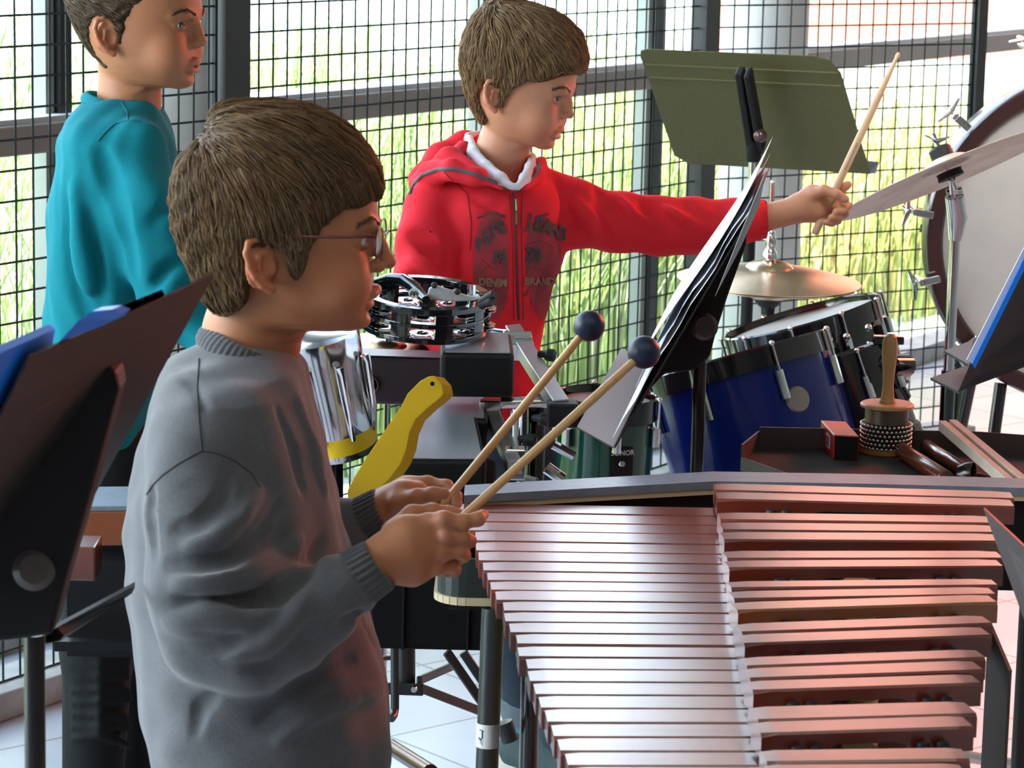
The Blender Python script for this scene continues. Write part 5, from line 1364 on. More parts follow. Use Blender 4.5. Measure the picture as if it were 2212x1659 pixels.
def faceT(L, base, lipc):
    s = [(L(.098, 0, -.031), .0125, lipc, .55), (L(.096, .010, -.031), .008, lipc, .5), (L(.096, -.010, -.031), .008, lipc, .5)]
    for e in (1, -1):
        s += [(L(.075, e * .045, -.008), .022, tuple(np.array(base) * V(1.05, .78, .75)), .5), (L(-.012, e * .078, 0), .024, tuple(np.array(base) * V(1.05, .72, .68)), .6),
              (L(.092, e * .032, .026), .012, tuple(np.array(base) * V(.72, .6, .62)), .45)]
    s += [(L(.115, 0, 0), .012, tuple(np.array(base) * V(1.03, .85, .83)), .35)]
    return s
def cloth_noise(P, N, amp, sc, seed=0, mask=None):
    r = np.random.default_rng(seed); d = np.zeros(len(P))
    for i in range(5):
        k = r.normal(0, 1, 3) * sc * (1 + .5 * i); w2 = r.normal(0, 1, 3) * sc * .6
        d += np.sin(P @ k + 1.6 * np.sin(P @ w2 + i) + r.uniform(0, 6)) / (1 + .5 * i)
    if mask is not None: d = d * mask
    return P + N * (amp * d)[:, None]
def vnorm(P, F):
    n = np.zeros_like(P); fn = np.cross(P[F[:, 2]] - P[F[:, 0]], P[F[:, 3]] - P[F[:, 1]])
    for i in range(4): np.add.at(n, F[:, i], fn)
    return n / (np.linalg.norm(n, axis=1)[:, None] + 1e-12)
class Proj:
    """drops lettering, seams and zips straight onto a garment's surface"""
    def __init__(s, P, F, yaw=0.0): s.bv = BVHTree.FromPolygons([tuple(p) for p in P], [tuple(int(i) for i in f) for f in F])
    def px(s, x, y, lift=0.001):
        d = Vector(nrm(ray(x, y))); h, n, _, _ = s.bv.ray_cast(Vector(CAM) + d * 1.5, d)
        if h is None: return None
        return np.array(h) + np.array(n) * lift * (1 if n.dot(d) < 0 else -1)
    def tube(s, pts, r, m, name, parent, lift=0.0005, sub=8):
        out = []
        for i in range(len(pts) - 1):
            for j in range(sub):
                t = j / sub; q = s.px(pts[i][0] * (1 - t) + pts[i + 1][0] * t, pts[i][1] * (1 - t) + pts[i + 1][1] * t, lift)
                if q is not None: out.append(q)
        q = s.px(*pts[-1], lift)
        if q is not None: out.append(q)
        if len(out) < 2: return None
        mb = MB(); mb.tube(out, r, 6); return mb.obj(name, m, parent, smooth=True)
def fold_lines(F, specs, P, Q):
    """press creases ('s') and raise folds ('u') along pixel lines found on the cloth itself"""
    pj = Proj(P, Q)
    for pts, r, op in specs:
        out = []; rr = []
        for i in range(len(pts) - 1):
            for j in range(6):
                t = j / 6; q = pj.px(pts[i][0] * (1 - t) + pts[i + 1][0] * t, pts[i][1] * (1 - t) + pts[i + 1][1] * t, r * (.45 if op == 's' else -.35))
                if q is not None:
                    out.append(q); u = (i + t) / (len(pts) - 1); rr.append(r * (.35 + .65 * math.sin(math.pi * min(max(u, .02), .98))))
        if len(out) > 2: F.chain(out, rr, r * 1.6, op)
def ribbed(pts, rs, nr, amp, m, name, parent, flat=1.0, upv=None, n=None):
    """ribbed knit tube (cuff or collar band)"""
    n = n or nr * 6; vs = []; K = len(pts); pts = [np.array(p, dtype=float) for p in pts]
    a = None
    for i, p in enumerate(pts):
        d = nrm(pts[min(i + 1, K - 1)] - pts[max(i - 1, 0)])
        if a is None: a = nrm(np.cross(d, (0, 1, 0)))
        a = nrm(a - d * np.dot(a, d)); b = np.cross(d, a)
        for k in range(n):
            t = 2 * math.pi * k / n; r = rs[i] * (1 + amp * math.cos(nr * t))
            vs.append(p + r * (math.cos(t) * a + flat * math.sin(t) * b))
    fs = [(i * n + k, i * n + (k + 1) % n, (i + 1) * n + (k + 1) % n, (i + 1) * n + k) for i in range(K - 1) for k in range(n)]
    return raw(name, vs, fs, m, parent, smooth=True)
def neckband(c, ex, ey, rx, ry, up, hgt, thick, nr, amp, m, name, parent):
    """ribbed collar ring: ellipse centre c, half axes ex*rx, ey*ry, cross-section an upright oval"""
    n, K = nr * 6, 10; vs = []
    for i in range(n):
        t = 2 * math.pi * i / n; rad = nrm(ex * math.cos(t) * ry + ey * math.sin(t) * rx); p = c + ex * rx * math.cos(t) + ey * ry * math.sin(t)
        wv = 1 + amp * math.cos(nr * t)
        for k in range(K):
            a = 2 * math.pi * k / K; vs.append(p + rad * thick * math.cos(a) * wv + (up + rad * -.25) * hgt * math.sin(a))
    fs = [(i * K + k, i * K + (k + 1) % K, ((i + 1) % n) * K + (k + 1) % K, ((i + 1) % n) * K + k) for i in range(n) for k in range(K)]
    return raw(name, vs, fs, m, parent, smooth=True)
def hairdo(parent, M, o, sc, tab, poly, comb, n, L, m, seed, bb=None, rad=.0005, lift=.004, extra=None, wob=.15, col=None, vox=.0025, steps=6):
    T = [tuple(c * sc for c in r) for r in tab]; A = np.array(T)
    cs = np.array([o + M[0] * a + M[1] * s + M[2] * h for a in (A[:, 2].min(), A[:, 1].max()) for s in (-A[:, 3].max(), A[:, 3].max()) for h in (A[0, 0], A[-1, 0], A[:, 0].min(), A[:, 0].max())])
    F = Field(cs.min(0) - .012, cs.max(0) + .012, vox)
    F.loft(M, o, T, k=.004, ef=2.1, eb=2.05, poly=[(p[0] * sc, p[1] * sc) for p in poly], pk=.006)
    if extra: extra(F)
    for s in (1, -1): F.ell(o + sc * (M[0] * -.005 + M[1] * s * .083 + M[2] * .009), V(.021, .014, .028) * sc, .005, 's', M=M)
    P, Q = fmesh(F, 1)
    N = vnorm(P, Q)
    P2 = cloth_noise(P, N, .0011, 160, seed)
    SV, SF = strands(P2, Q, n, comb, L, rad=rad, lift=lift, seed=seed, wob=wob, steps=steps)
    r = np.random.default_rng(seed)
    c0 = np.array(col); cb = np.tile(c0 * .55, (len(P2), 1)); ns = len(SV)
    rows = (steps + 1) * 3; cid = np.arange(ns) // rows
    tn = r.uniform(.65, 1.5, cid.max() + 1); hu = r.uniform(-.12, .2, cid.max() + 1)
    cs_ = c0[None, :] * tn[cid][:, None] * np.stack([1 + hu[cid] * .5, 1 + hu[cid] * .1, 1 - hu[cid] * .6], 1)
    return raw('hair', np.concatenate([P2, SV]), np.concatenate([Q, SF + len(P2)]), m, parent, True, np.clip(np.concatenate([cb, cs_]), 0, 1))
M_hair = mat('hair', (.12, .08, .05), .5, attr=True, spec=.22)
def trousers(parent, legs, hips, m, name='trousers', vox=.006, extra=None, k=.02):
    allp = np.array([p[:3] for l in legs for p in l] + [h[:3] for h in hips]); F = Field(allp.min(0) - .16, allp.max(0) + .16, vox)
    for l in legs: F.chain([V(*p[:3]) for p in l], [p[3] for p in l], k)
    for h in hips: F.ell(V(*h[:3]), V(*h[3:6]), .03)
    if extra: extra(F)
    P, Q = fmesh(F, 1); return raw(name, P, Q, m, parent, True)
def shoe(parent, x, y, yaw, m, L=.24, name='shoe', sole=True, wd=.042):
    d = V(math.cos(yaw), math.sin(yaw), 0); s = V(-d[1], d[0], 0); c = V(x, y, 0)
    F = Field(c - V(.2, .2, .0) - UZ * .02, c + V(.2, .2, .16), .004)
    F.chain([c - d * .04 + UZ * .045, c + d * .05 + UZ * .040, c + d * (L - .12) + UZ * .034], V(wd, wd, wd * .9), .02)
    F.cap(c - d * .03 + UZ * .05, c - d * .02 + UZ * .12, wd * .9, wd * .8, .02)
    F.ell(c - d * .02 + UZ * .15, V(.032, .032, .04), .004, 's')
    sl, g = F.reg(F.lo, F.lo + V(.45, .45, .2), 0); F.put(sl, (V(0, 0, 1)[2] * (.018 - g[2]) + 0 * g[0] + 0 * g[1]).astype(np.float32), .003, 'i')
    P, Q = fmesh(F); o = raw(name, P, Q, m, parent, True)
    mb = MB(); n = 24; ol = []
    for i in range(n):
        t = 2 * math.pi * i / n; a = (L / 2 - .005) * math.cos(t); ol.append(c + d * (a + L / 2 - .1) + s * wd * 1.02 * math.sin(t) * (abs(math.sin(t))**-.25 if abs(math.sin(t)) > .05 else 1) * .95 + UZ * .0005)
    mb.prism(ol, (0, 0, .022)); mb.obj('sole', mat('sole_rubber', (.55, .5, .4), .6), o, bevel=.003)
    return o
# ------------------------------------------------------------------ boy in the grey sweater
def pl(x, y): return ((x - 590) / 2250, (570 - y) / 2250)
YM = 2.78
b1 = thing('person', 'boy in a grey knit sweater and glasses, in profile, holding two blue-headed mallets', 'person', V(W(580, 1500, Y=YM)[0], YM, 0))
M1 = axes(0.0, 0.0); o1 = W(590, 570, Y=YM)
F = Field(W(360, 200, Y=YM) * V(1, 0, 0) + V(0, 2.52, .96), W(1130, 200, Y=YM) * V(1, 0, 0) + V(0, 3.02, W(590, 205, Y=YM)[2]), .0017)
L1 = head(F, M1, o1, 1.0, lip=-.0035)
lids(F, L1, 1.0, .55)
C(F, [(560, 640, 2.79, 92), (545, 720, 2.80, 98), (535, 800, 2.81, 98)], .02)
C(F, [(480, 880, 2.76, 45), (535, 870, 2.80, 60), (560, 880, 2.86, 45)], .03)
# right forearm and hand (nearest the camera)
C(F, [(700, 1290, 2.64, 36), (790, 1232, 2.64, 40), (832, 1200, 2.645, 40)], .01)
C(F, [(825, 1204, 2.645, 40), (880, 1158, 2.650, 40), (925, 1142, 2.655, 29)], .014)
C(F, [(825, 1212, 2.645, 38), (885, 1192, 2.650, 44), (930, 1180, 2.655, 34)], .014)
C(F, [(830, 1220, 2.65, 34), (890, 1220, 2.66, 40), (922, 1215, 2.665, 30)], .014)
C(F, [(925, 1128, 2.652, 21), (958, 1124, 2.648, 19), (1000, 1128, 2.648, 16), (1032, 1122, 2.652, 14.5), (1044, 1112, 2.662, 12.5)], .005)      # index
C(F, [(930, 1160, 2.652, 21), (962, 1160, 2.648, 18), (1000, 1160, 2.650, 16), (1014, 1168, 2.662, 14.5), (1004, 1178, 2.678, 12.5)], .004)   # middle
C(F, [(930, 1192, 2.655, 20), (958, 1194, 2.650, 17.5), (992, 1190, 2.652, 15.5), (1002, 1200, 2.664, 14), (990, 1210, 2.680, 12)], .004)      # ring
C(F, [(922, 1222, 2.660, 18), (945, 1226, 2.656, 16), (974, 1222, 2.660, 14), (982, 1232, 2.670, 12.5), (970, 1238, 2.682, 11)], .004)          # little
C(F, [(850, 1150, 2.665, 28), (890, 1112, 2.680, 20), (935, 1104, 2.688, 15.5), (972, 1108, 2.690, 13.5), (993, 1110, 2.690, 11.5)], .006)      # thumb
C(F, [(1000, 1145, 2.634, 4), (955, 1142, 2.630, 4)], .004, 's')
C(F, [(996, 1176, 2.636, 3.5), (955, 1178, 2.630, 3.5)], .004, 's')
C(F, [(982, 1206, 2.64, 3.5), (950, 1209, 2.634, 3.5)], .004, 's')
for (x, y, Y_) in ((956, 1121, 2.640), (960, 1158, 2.638), (956, 1192, 2.641), (944, 1224, 2.648)):
    F.ell(W(x, y, Y=Y_ + .002), .005, .008)
# left forearm and hand, palm towards us, thumb on the stick
C(F, [(720, 1162, 2.935, 26), (790, 1122, 2.93, 30), (838, 1092, 2.925, 34)], .01)
C(F, [(836, 1094, 2.925, 36), (870, 1076, 2.92, 33), (905, 1066, 2.925, 24)], .014)
C(F, [(840, 1085, 2.94, 30), (880, 1058, 2.945, 24), (915, 1052, 2.945, 18)], .014)
C(F, [(862, 1084, 2.905, 24), (900, 1074, 2.895, 17), (935, 1068, 2.890, 15), (960, 1066, 2.888, 12.5)], .006)                                  # thumb
C(F, [(880, 1050, 2.945, 16), (925, 1043, 2.945, 14), (965, 1050, 2.935, 13), (985, 1072, 2.920, 12), (984, 1092, 2.912, 11)], .005)             # index
C(F, [(885, 1058, 2.95, 15), (930, 1056, 2.955, 13.5), (968, 1066, 2.950, 12.5), (986, 1086, 2.938, 11.5), (978, 1102, 2.925, 10.5)], .004)       # middle
C(F, [(890, 1072, 2.95, 14), (930, 1074, 2.955, 13), (960, 1085, 2.950, 12), (968, 1102, 2.935, 11), (955, 1110, 2.92, 10)], .004)               # ring
C(F, [(880, 1085, 2.945, 13), (915, 1094, 2.950, 12), (938, 1108, 2.940, 11), (930, 1118, 2.925, 10)], .004)                                      # little
P, Q = fmesh(F)
base = (.50, .205, .100)
sp = faceT(L1, base, (.45, .17, .13))
nail = W(985, 1104, Y=2.675); sp += [(nail, .004, (.75, .5, .45), .7), (W(948, 1060, Y=2.875), .005, (.75, .48, .42), .6)]
for (x, y, Y_) in ((1044, 1112, 2.655), (1000, 1178, 2.67), (956, 1122, 2.64), (960, 1158, 2.638), (985, 1092, 2.905)): sp.append((W(x, y, Y=Y_), .008, (.62, .27, .19), .5))
sp.append((W(577, 651, Y=2.72), .0014, (.2, .09, .06), .8))
# the covered lower body, hidden by the clothes, as a coarser continuation of the same figure
Fl = Field(V(W(380, 900, Y=YM)[0] - .1, 2.55, .04), V(W(900, 900, Y=YM)[0] + .05, 3.06, 1.22), .008)
wx = lambda x: W(x, 1200, Y=YM)[0]
Fl.chain([V(wx(535), 2.8, 1.10), V(wx(540), 2.8, .98), V(wx(565), 2.8, .76)], V(.05, .06, .07), .03)
Fl.chain([V(wx(455), 2.69, 1.12), V(wx(455), 2.66, .93), V(wx(700), 2.64, .93)], V(.03, .026, .015), .01)
Fl.chain([V(wx(530), 2.88, 1.08), V(wx(590), 2.92, .98), V(wx(640), 2.92, .99)], V(.025, .022, .012), .01)
for s in (-1, 1): Fl.chain([V(wx(575), 2.8 + s * .06, .74), V(wx(590), 2.8 + s * .075, .42), V(wx(570), 2.8 + s * .085, .09)], V(.065, .045, .032), .03)
Pl, Ql = fmesh(Fl)
body = raw('body', np.concatenate([P, Pl]), np.concatenate([Q, Ql + len(P)]), M_skin, b1, True, np.concatenate([tint(P, base, sp), np.tile(V(*base), (len(Pl), 1))]))
eyes(b1, L1, M1, 1.0, (.10, .06, .03)); lashes(b1, L1, 1.0, open_=.55); brows(b1, L1, M1, 1.0, (.09, .055, .035), (P, Q))
# hair
ht = pt_([(214, 610, 520, 12, 560), (217, 640, 495, 24, 565), (224, 668, 472, 38, 570), (240, 708, 452, 54, 580), (258, 736, 446, 62, 585), (279, 766, 446, 69, 590), (316, 799, 410, 76, 590), (352, 819, 382, 80, 590), (395, 827, 369, 83, 590), (445, 824, 368, 83, 590), (495, 823, 374, 82, 590),
          (545, 820, 391, 79, 590), (594, 815, 414, 75, 590), (644, 800, 436, 66, 590), (676, 790, 462, 56, 590), (700, 780, 480, 48, 590)])
hp_ = [pl(*p) for p in [(860, 190), (860, 395), (835, 408), (812, 416), (764, 426), (722, 446), (695, 474), (682, 500), (670, 540), (652, 580), (640, 556), (628, 522), (602, 506), (570, 514), (550, 548), (545, 590), (540, 630), (524, 650), (500, 668), (474, 674), (455, 668), (330, 660), (330, 180)]]
whorl = L1(*[pl(428, 285)[0], .02, pl(428, 285)[1]])
def comb1(p):
    d = p - whorl; r = nrm(d); q = (p - o1); top = np.clip((q[2] - .06) / .07, 0, 1)
    wv = .35 * math.sin(q[0] * 120 + q[2] * 60)
    return r * (.55 + .7 * top) + V(.25 * top + wv * .3, 0, -1.0 * (1 - .55 * top) + wv * .15)
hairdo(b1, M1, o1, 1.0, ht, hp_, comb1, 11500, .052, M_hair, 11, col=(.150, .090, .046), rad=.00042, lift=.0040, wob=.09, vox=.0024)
# glasses
gl_ = MB(); M_gf = mat('glasses_frame', (.13, .012, .025), .25)
for s in (1, -1):
    t = MB(); t.tube([L1(-.014, s * .070, .020), L1(-.004, s * .074, .034), L1(.012, s * .079, .0385), L1(.055, s * .0785, .0375), L1(.094, s * .066, .0370), L1(.101, s * .060, .0365)], [.0011, .0013, .0013, .0013, .0014, .0013], 8)
    t.obj('glasses_temple', M_gf, b1, smooth=True)
    rim = MB(); pts = []
    for i in range(25):
        a = 2 * math.pi * i / 24; ca, sa = math.cos(a), math.sin(a)
        sx_ = abs(ca)**.75 * np.sign(ca) * .0235; sz_ = abs(sa)**.75 * np.sign(sa) * .0155
        pts.append(L1(.1055 - (s * (s * .036 + s * sx_ * 1) - .03) * .10, s * .0355 + sx_, .0265 + sz_))
    rim.tube(pts, .0009, 6, cap=False); rim.obj('glasses_rim', mat('rim_metal', (.08, .03, .035), .25, metal=.5), b1, smooth=True)
    ln = MB(); ln.add(pts[:-1], [tuple(range(24))]); ln.add([p + V(.0008, 0, 0) for p in pts[:-1]], [tuple(range(24))]); ln.obj('glasses_lens', glass_mat('lens_glass', (.96, .96, .97), .12), b1)
t = MB(); t.tube([L1(.107, .013, .031), L1(.112, 0, .034), L1(.107, -.013, .031)], .0009, 6); t.obj('glasses_bridge', M_gf, b1, smooth=True)

# sweater
M_knit = mat('grey_knit', (.115, .118, .128), .95, noise=.35, nscale=260, color2=(.07, .072, .080), bump=.0006, bscale=900, sheen=.35, attr=False)
M_rib = mat('grey_rib', (.085, .088, .097), .95, bump=.0004, bscale=900, sheen=.3)
Ft = Field(V(W(255, 900, Y=2.6)[0] - .03, 2.46, .73), V(W(860, 900, Y=3)[0] + .06, 3.10, W(500, 700, Y=2.8)[2] + .01), .003)
rows = [(742, 455, 600, .040), (754, 415, 628, .052), (770, 384, 648, .070), (792, 356, 662, .105), (830, 338, 668, .142), (880, 324, 678, .150), (960, 302, 700, .152), (1050, 284, 722, .152),
        (1150, 273, 744, .150), (1250, 276, 772, .150), (1350, 288, 806, .150), (1450, 299, 832, .150), (1560, 308, 846, .150), (1640, 325, 846, .148), (1700, 340, 838, .146), (1760, 352, 826, .144)]
def trows(rows, Ym):
    out = []
    for (y, xb, xf, w_) in rows:
        a = W(xf, y, Y=Ym); b = W(xb, y, Y=Ym); out.append(((a[2] + b[2]) / 2, a[0], b[0], w_, (a[0] + b[0]) / 2))
    return out
AX0 = np.array([[1, 0, 0], [0, -1, 0], [0, 0, 1.0]])
Ft.loft(AX0, V(0, YM + .01, 0), trows(rows, YM), k=.01, ef=2.2, eb=2.2)
arm = [(452, 880, 2.715, 84), (436, 980, 2.675, 100), (440, 1120, 2.655, 118), (452, 1260, 2.645, 128), (468, 1352, 2.64, 122), (540, 1378, 2.635, 110), (620, 1350, 2.635, 95), (700, 1295, 2.635, 80), (752, 1262, 2.635, 66)]
C(Ft, arm, .022)
C(Ft, [(500, 860, 2.88, 80), (560, 980, 2.93, 85), (620, 1140, 2.945, 78), (690, 1170, 2.94, 66), (760, 1135, 2.935, 52)], .03)
P_, Q_ = fmesh(Ft)
fold_lines(Ft, [([(700, 1165), (655, 1240), (600, 1290), (530, 1302), (450, 1290), (375, 1302)], .0075, 's'), ([(360, 1345), (440, 1330), (520, 1345), (600, 1330)], .0075, 'u'),
    ([(380, 1262), (450, 1252), (530, 1245), (600, 1215), (650, 1165)], .008, 'u'), ([(600, 1095), (560, 1160), (500, 1205), (430, 1222), (350, 1220)], .006, 's'),
    ([(560, 1060), (520, 1120), (460, 1165), (390, 1180)], .006, 'u'), ([(500, 1010), (480, 1080), (430, 1130), (360, 1150)], .005, 's'),
    ([(690, 1330), (650, 1390), (590, 1440), (520, 1450)], .005, 's'), ([(660, 1290), (620, 1350), (560, 1400), (480, 1420)], .006, 'u'),
    ([(345, 1380), (400, 1400), (470, 1400), (530, 1375)], .005, 's'), ([(560, 1560), (620, 1500), (700, 1450), (780, 1420)], .006, 's'), ([(600, 1600), (680, 1540), (780, 1500), (830, 1490)], .006, 'u'),
    ([(420, 1590), (430, 1530), (470, 1500)], .005, 's'), ([(330, 1200), (318, 1100), (330, 1050)], .005, 's'), ([(600, 880), (640, 980), (660, 1080)], .005, 's'), ([(640, 860), (680, 980), (700, 1080)], .005, 'u'),
    ([(730, 1350), (780, 1330), (820, 1400)], .005, 's'), ([(380, 800), (420, 830), (450, 900)], .004, 's')], P_, Q_)
C(Ft, [(537, 700, 2.80, 98), (540, 770, 2.80, 100)], .008, 's')
C(Ft, [(760, 1258, 2.635, 50), (830, 1205, 2.635, 50)], .004, 's')
Pt, Qt = fmesh(Ft, 1); Nt = vnorm(Pt, Qt)
Pt = cloth_noise(Pt, Nt, .0014, 32, 5)
sw = raw('sweater', Pt, Qt, M_knit, b1, True)
pj = Proj(Pt, Qt)
M_seam = mat('seam_grey', (.05, .052, .058), .95)
pj.tube([(430, 775), (426, 840), (431, 920), (436, 972)], .0008, M_seam, 'seam', b1, .0001)
pj.tube([(436, 974), (418, 983), (385, 1002), (352, 1026), (330, 1048), (317, 1068)], .0010, M_seam, 'seam', b1, .0001)
pj.tube([(436, 974), (470, 980), (505, 994), (540, 1020), (562, 1052)], .0006, M_seam, 'seam', b1, .0001)
# collar and cuffs, ribbed
cc_ = W(541, 757, Y=2.80); upc = nrm(V(.38, 0, 1)); exc = nrm(V(1, 0, -.40))
neckband(cc_, exc, V(0, 1, 0), .0480, .060, upc, .0125, .0062, 52, .12, M_rib, 'collar', b1)
def cuff(pts, rp, nr, name='cuff', flat=1.0, amp=.04):
    P_ = [W(p[0], p[1], Y=p[2]) for p in pts]; return ribbed(P_, [S(r, q) for r, q in zip(rp, P_)], nr, amp, M_rib, name, b1, flat)
cuff([(722, 1282, 2.635), (732, 1275, 2.635), (760, 1256, 2.635), (790, 1238, 2.635), (815, 1222, 2.637), (822, 1217, 2.637), (818, 1220, 2.637)], [60, 68, 66, 62, 59, 55, 48], 26)
cuff([(752, 1140, 2.937), (760, 1135, 2.937), (785, 1120, 2.935), (808, 1107, 2.93), (824, 1098, 2.928), (830, 1095, 2.928), (826, 1097, 2.928)], [46, 50, 48, 46, 45, 42, 36], 26)
# trousers and shoes (below the frame)
M_jean = mat('dark_jeans', (.02, .024, .035), .9, bump=.0003, bscale=600)
trousers(b1, [[(wx(575), 2.8 + s * .062, .74, .082), (wx(590), 2.8 + s * .078, .42, .062), (wx(572), 2.8 + s * .088, .08, .05)] for s in (-1, 1)], [(wx(575), 2.8, .76, .105, .14, .09)], M_jean)
for s in (-1, 1): shoe(b1, wx(572), 2.8 + s * .088, .05 * s, mat('dark_shoe', (.03, .03, .035), .6))
# mallets (held, so things of their own)
M_shaft = mat('mallet_shaft', (.66, .40, .17), .38, noise=.5, nscale=16, stretch=(1, 1, 1), color2=(.52, .28, .10), coat=.3)
M_ball = mat('blue_rubber_ball', (.012, .022, .062), .42)
def mallet(p0, p1, rb, label):
    a, b = W(*p0[:2], Y=p0[2]), W(*p1[:2], Y=p1[2]); t = thing('mallet', label, 'mallet', a, 'blue-headed xylophone mallets'); d = nrm(b - a)
    mb = MB(); mb.tube([a, a + d * .004, lerp(a, b, .5), b], [.0036, .0044, .0044, .0042], 16); mb.obj('shaft', M_shaft, t, smooth=True)
    mb = MB(); mb.ball(b, S(rb, b), 40, 28); mb.obj('head', M_ball, t, smooth=True)
mallet((968, 1146, 2.668), (1391, 761, 2.80), 36, 'lower mallet, nearer the camera, held in the boy\'s right hand')
mallet((930, 1124, 2.912), (1273, 704, 2.97), 34, 'upper mallet held in the boy\'s far left hand, its blue ball higher')
# ------------------------------------------------------------------ girl in the teal sweater
YG = 4.13; KG = 1.0
g1 = thing('person', 'girl in a teal sweater and black trousers with hair pulled back', 'person', V(W(250, 1200, Y=YG)[0], YG, 0))
M2 = axes(math.radians(15), math.radians(1)); o2 = W(255 + 27, 88, Y=YG)
F = Field(V(W(120, 0, Y=YG)[0] - .02, YG - .22, W(0, 760, Y=YG)[2] - .16), V(W(700, 0, Y=YG)[0], YG + .26, o2[2] + .18), .0024)
L2 = head(F, M2, o2, KG, lip=.001, ns=-.004); lids(F, L2, KG, .9)
C(F, [(272, 150, 4.15, 60), (280, 215, 4.15, 62), (270, 290, 4.15, 60)], .02)
C(F, [(250, 340, 4.10, 30), (270, 330, 4.15, 46), (290, 340, 4.20, 30)], .03)
C(F, [(480, 742, 3.95, 30), (560, 770, 3.95, 26), (600, 785, 3.95, 24)], .01)
C(F, [(600, 785, 3.95, 26), (640, 798, 3.94, 20)], .01)
for i, dy in enumerate((-14, -5, 4, 13)): C(F, [(630, 796 + dy, 3.94, 9), (665, 806 + dy, 3.935, 8), (680, 822 + dy, 3.935, 7)], .003)
C(F, [(610, 778, 3.95, 10), (640, 772, 3.93, 8), (662, 780, 3.925, 7)], .004)
P, Q = fmesh(F); base2 = (.44, .185, .09)
Fl = Field(V(W(60, 900, Y=YG)[0], YG - .25, .03), V(W(620, 900, Y=YG)[0], YG + .3, 1.30), .009)
wg = lambda x, y=1000: W(x, y, Y=YG)
Fl.chain([wg(262, 350), wg(250, 500), wg(245, 800), wg(250, 1000)], V(.04, .05, .05, .06), .03)
Fl.chain([W(285, 345, Y=4.03), W(345, 560, Y=3.99), W(372, 660, Y=3.99), W(480, 740, Y=3.95)], V(.035, .03, .026, .018), .02)
Fl.chain([W(290, 345, Y=4.27), W(345, 560, Y=4.32), W(372, 660, Y=4.32), W(480, 740, Y=4.25)], V(.035, .03, .026, .018), .02)
for s, dx in ((-1, 0), (1, .03)):
    a = wg(245, 1020); b = W(225, 1380, Y=YG); Fl.chain([a + V(dx, s * .06, 0), b + V(dx, s * .07, 0), V(W(207, 1600, Y=YG)[0] + dx, YG + s * .07, .09)], V(.06, .04, .028), .03)
Pl, Ql = fmesh(Fl)
sp = faceT(L2, base2, (.42, .14, .12))
raw('body', np.concatenate([P, Pl]), np.concatenate([Q, Ql + len(P)]), M_skin, g1, True, np.concatenate([tint(P, base2, sp), np.tile(V(*base2), (len(Pl), 1))]))
eyes(g1, L2, M2, KG, (.05, .035, .025), gaze=(1, .35, -.02)); lashes(g1, L2, KG, open_=.9); brows(g1, L2, M2, KG, (.05, .032, .022), (P, Q), seed=5)
px2 = 1500.0
def p2(x, y): # pixel on the profile -> head-local side plane (undo yaw roughly)
    return ((x - 282) / px2 / math.cos(math.radians(15)), (88 - y) / px2)
h2 = pt_([(222, 610, 530, 14, 570), (228, 660, 480, 32, 570), (245, 708, 448, 48, 575), (272, 752, 420, 60, 580), (300, 783, 398, 68, 585), (350, 808, 380, 74, 590), (400, 821, 374, 76, 590), (445, 825, 376, 76, 595), (478, 825, 383, 75, 600), (505, 820, 394, 73, 605),
          (540, 812, 412, 71, 610), (580, 810, 436, 69, 620), (612, 808, 466, 65, 630), (640, 804, 498, 60, 640), (670, 800, 525, 55, 640), (700, 790, 545, 50, 640)])
hp2 = [p2(*p) for p in [(520, -200), (430, -60), (372, -28), (335, 5), (316, 36), (306, 70), (300, 92), (290, 78), (284, 52), (266, 38), (240, 36), (226, 56), (222, 90), (236, 118), (254, 140), (250, 156), (228, 158), (120, 150), (60, -100), (150, -220)]]
knot = L2(-.10, 0, .085)
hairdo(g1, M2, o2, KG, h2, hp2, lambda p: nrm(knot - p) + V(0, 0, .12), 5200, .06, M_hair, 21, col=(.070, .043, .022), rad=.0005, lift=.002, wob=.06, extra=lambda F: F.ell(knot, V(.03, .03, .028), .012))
M_teal = mat('teal_knit', (.003, .19, .235), .9, noise=.25, nscale=240, color2=(.003, .15, .19), bump=.0004, bscale=700, spec=.2)
Fs = Field(V(W(85, 0, Y=YG)[0] - .03, YG - .24, W(0, 940, Y=YG)[2] - .02), V(W(600, 0, Y=YG)[0], YG + .30, W(260, 200, Y=YG)[2] + .02), .0045)
rw = [(212, 205, 320, .045), (224, 180, 338, .066), (240, 160, 350, .095), (262, 145, 362, .122), (300, 131, 375, .146), (360, 119, 384, .152), (450, 110, 384, .150), (600, 102, 376, .142), (680, 97, 370, .14), (800, 104, 362, .145), (900, 118, 352, .152), (930, 124, 348, .150)]
Fs.loft(AX0, V(0, YG + .01, 0), trows(rw, YG), k=.01, ef=2.2, eb=2.2)
C(Fs, [(292, 325, 4.035, 72), (318, 450, 4.0, 78), (342, 560, 3.99, 70), (372, 655, 3.985, 64), (470, 735, 3.96, 46), (560, 768, 3.95, 36)], .02)
C(Fs, [(300, 325, 4.26, 70), (340, 560, 4.31, 66), (372, 655, 4.31, 60), (470, 735, 4.26, 46)], .03)
C(Fs, [(272, 160, 4.15, 68), (274, 232, 4.15, 66)], .006, 's')
P_, Q_ = fmesh(Fs)
fold_lines(Fs, [([(215, 330), (236, 380), (262, 480), (292, 620)], .010, 's'), ([(140, 420), (150, 520), (175, 640), (200, 700)], .009, 's'), ([(190, 460), (200, 560), (225, 680)], .009, 's'), ([(160, 400), (172, 520), (195, 640)], .009, 'u'),
    ([(330, 620), (370, 580), (405, 560)], .008, 's'), ([(340, 660), (380, 610), (410, 590)], .008, 'u'), ([(330, 480), (370, 440), (400, 430)], .008, 's')], P_, Q_)
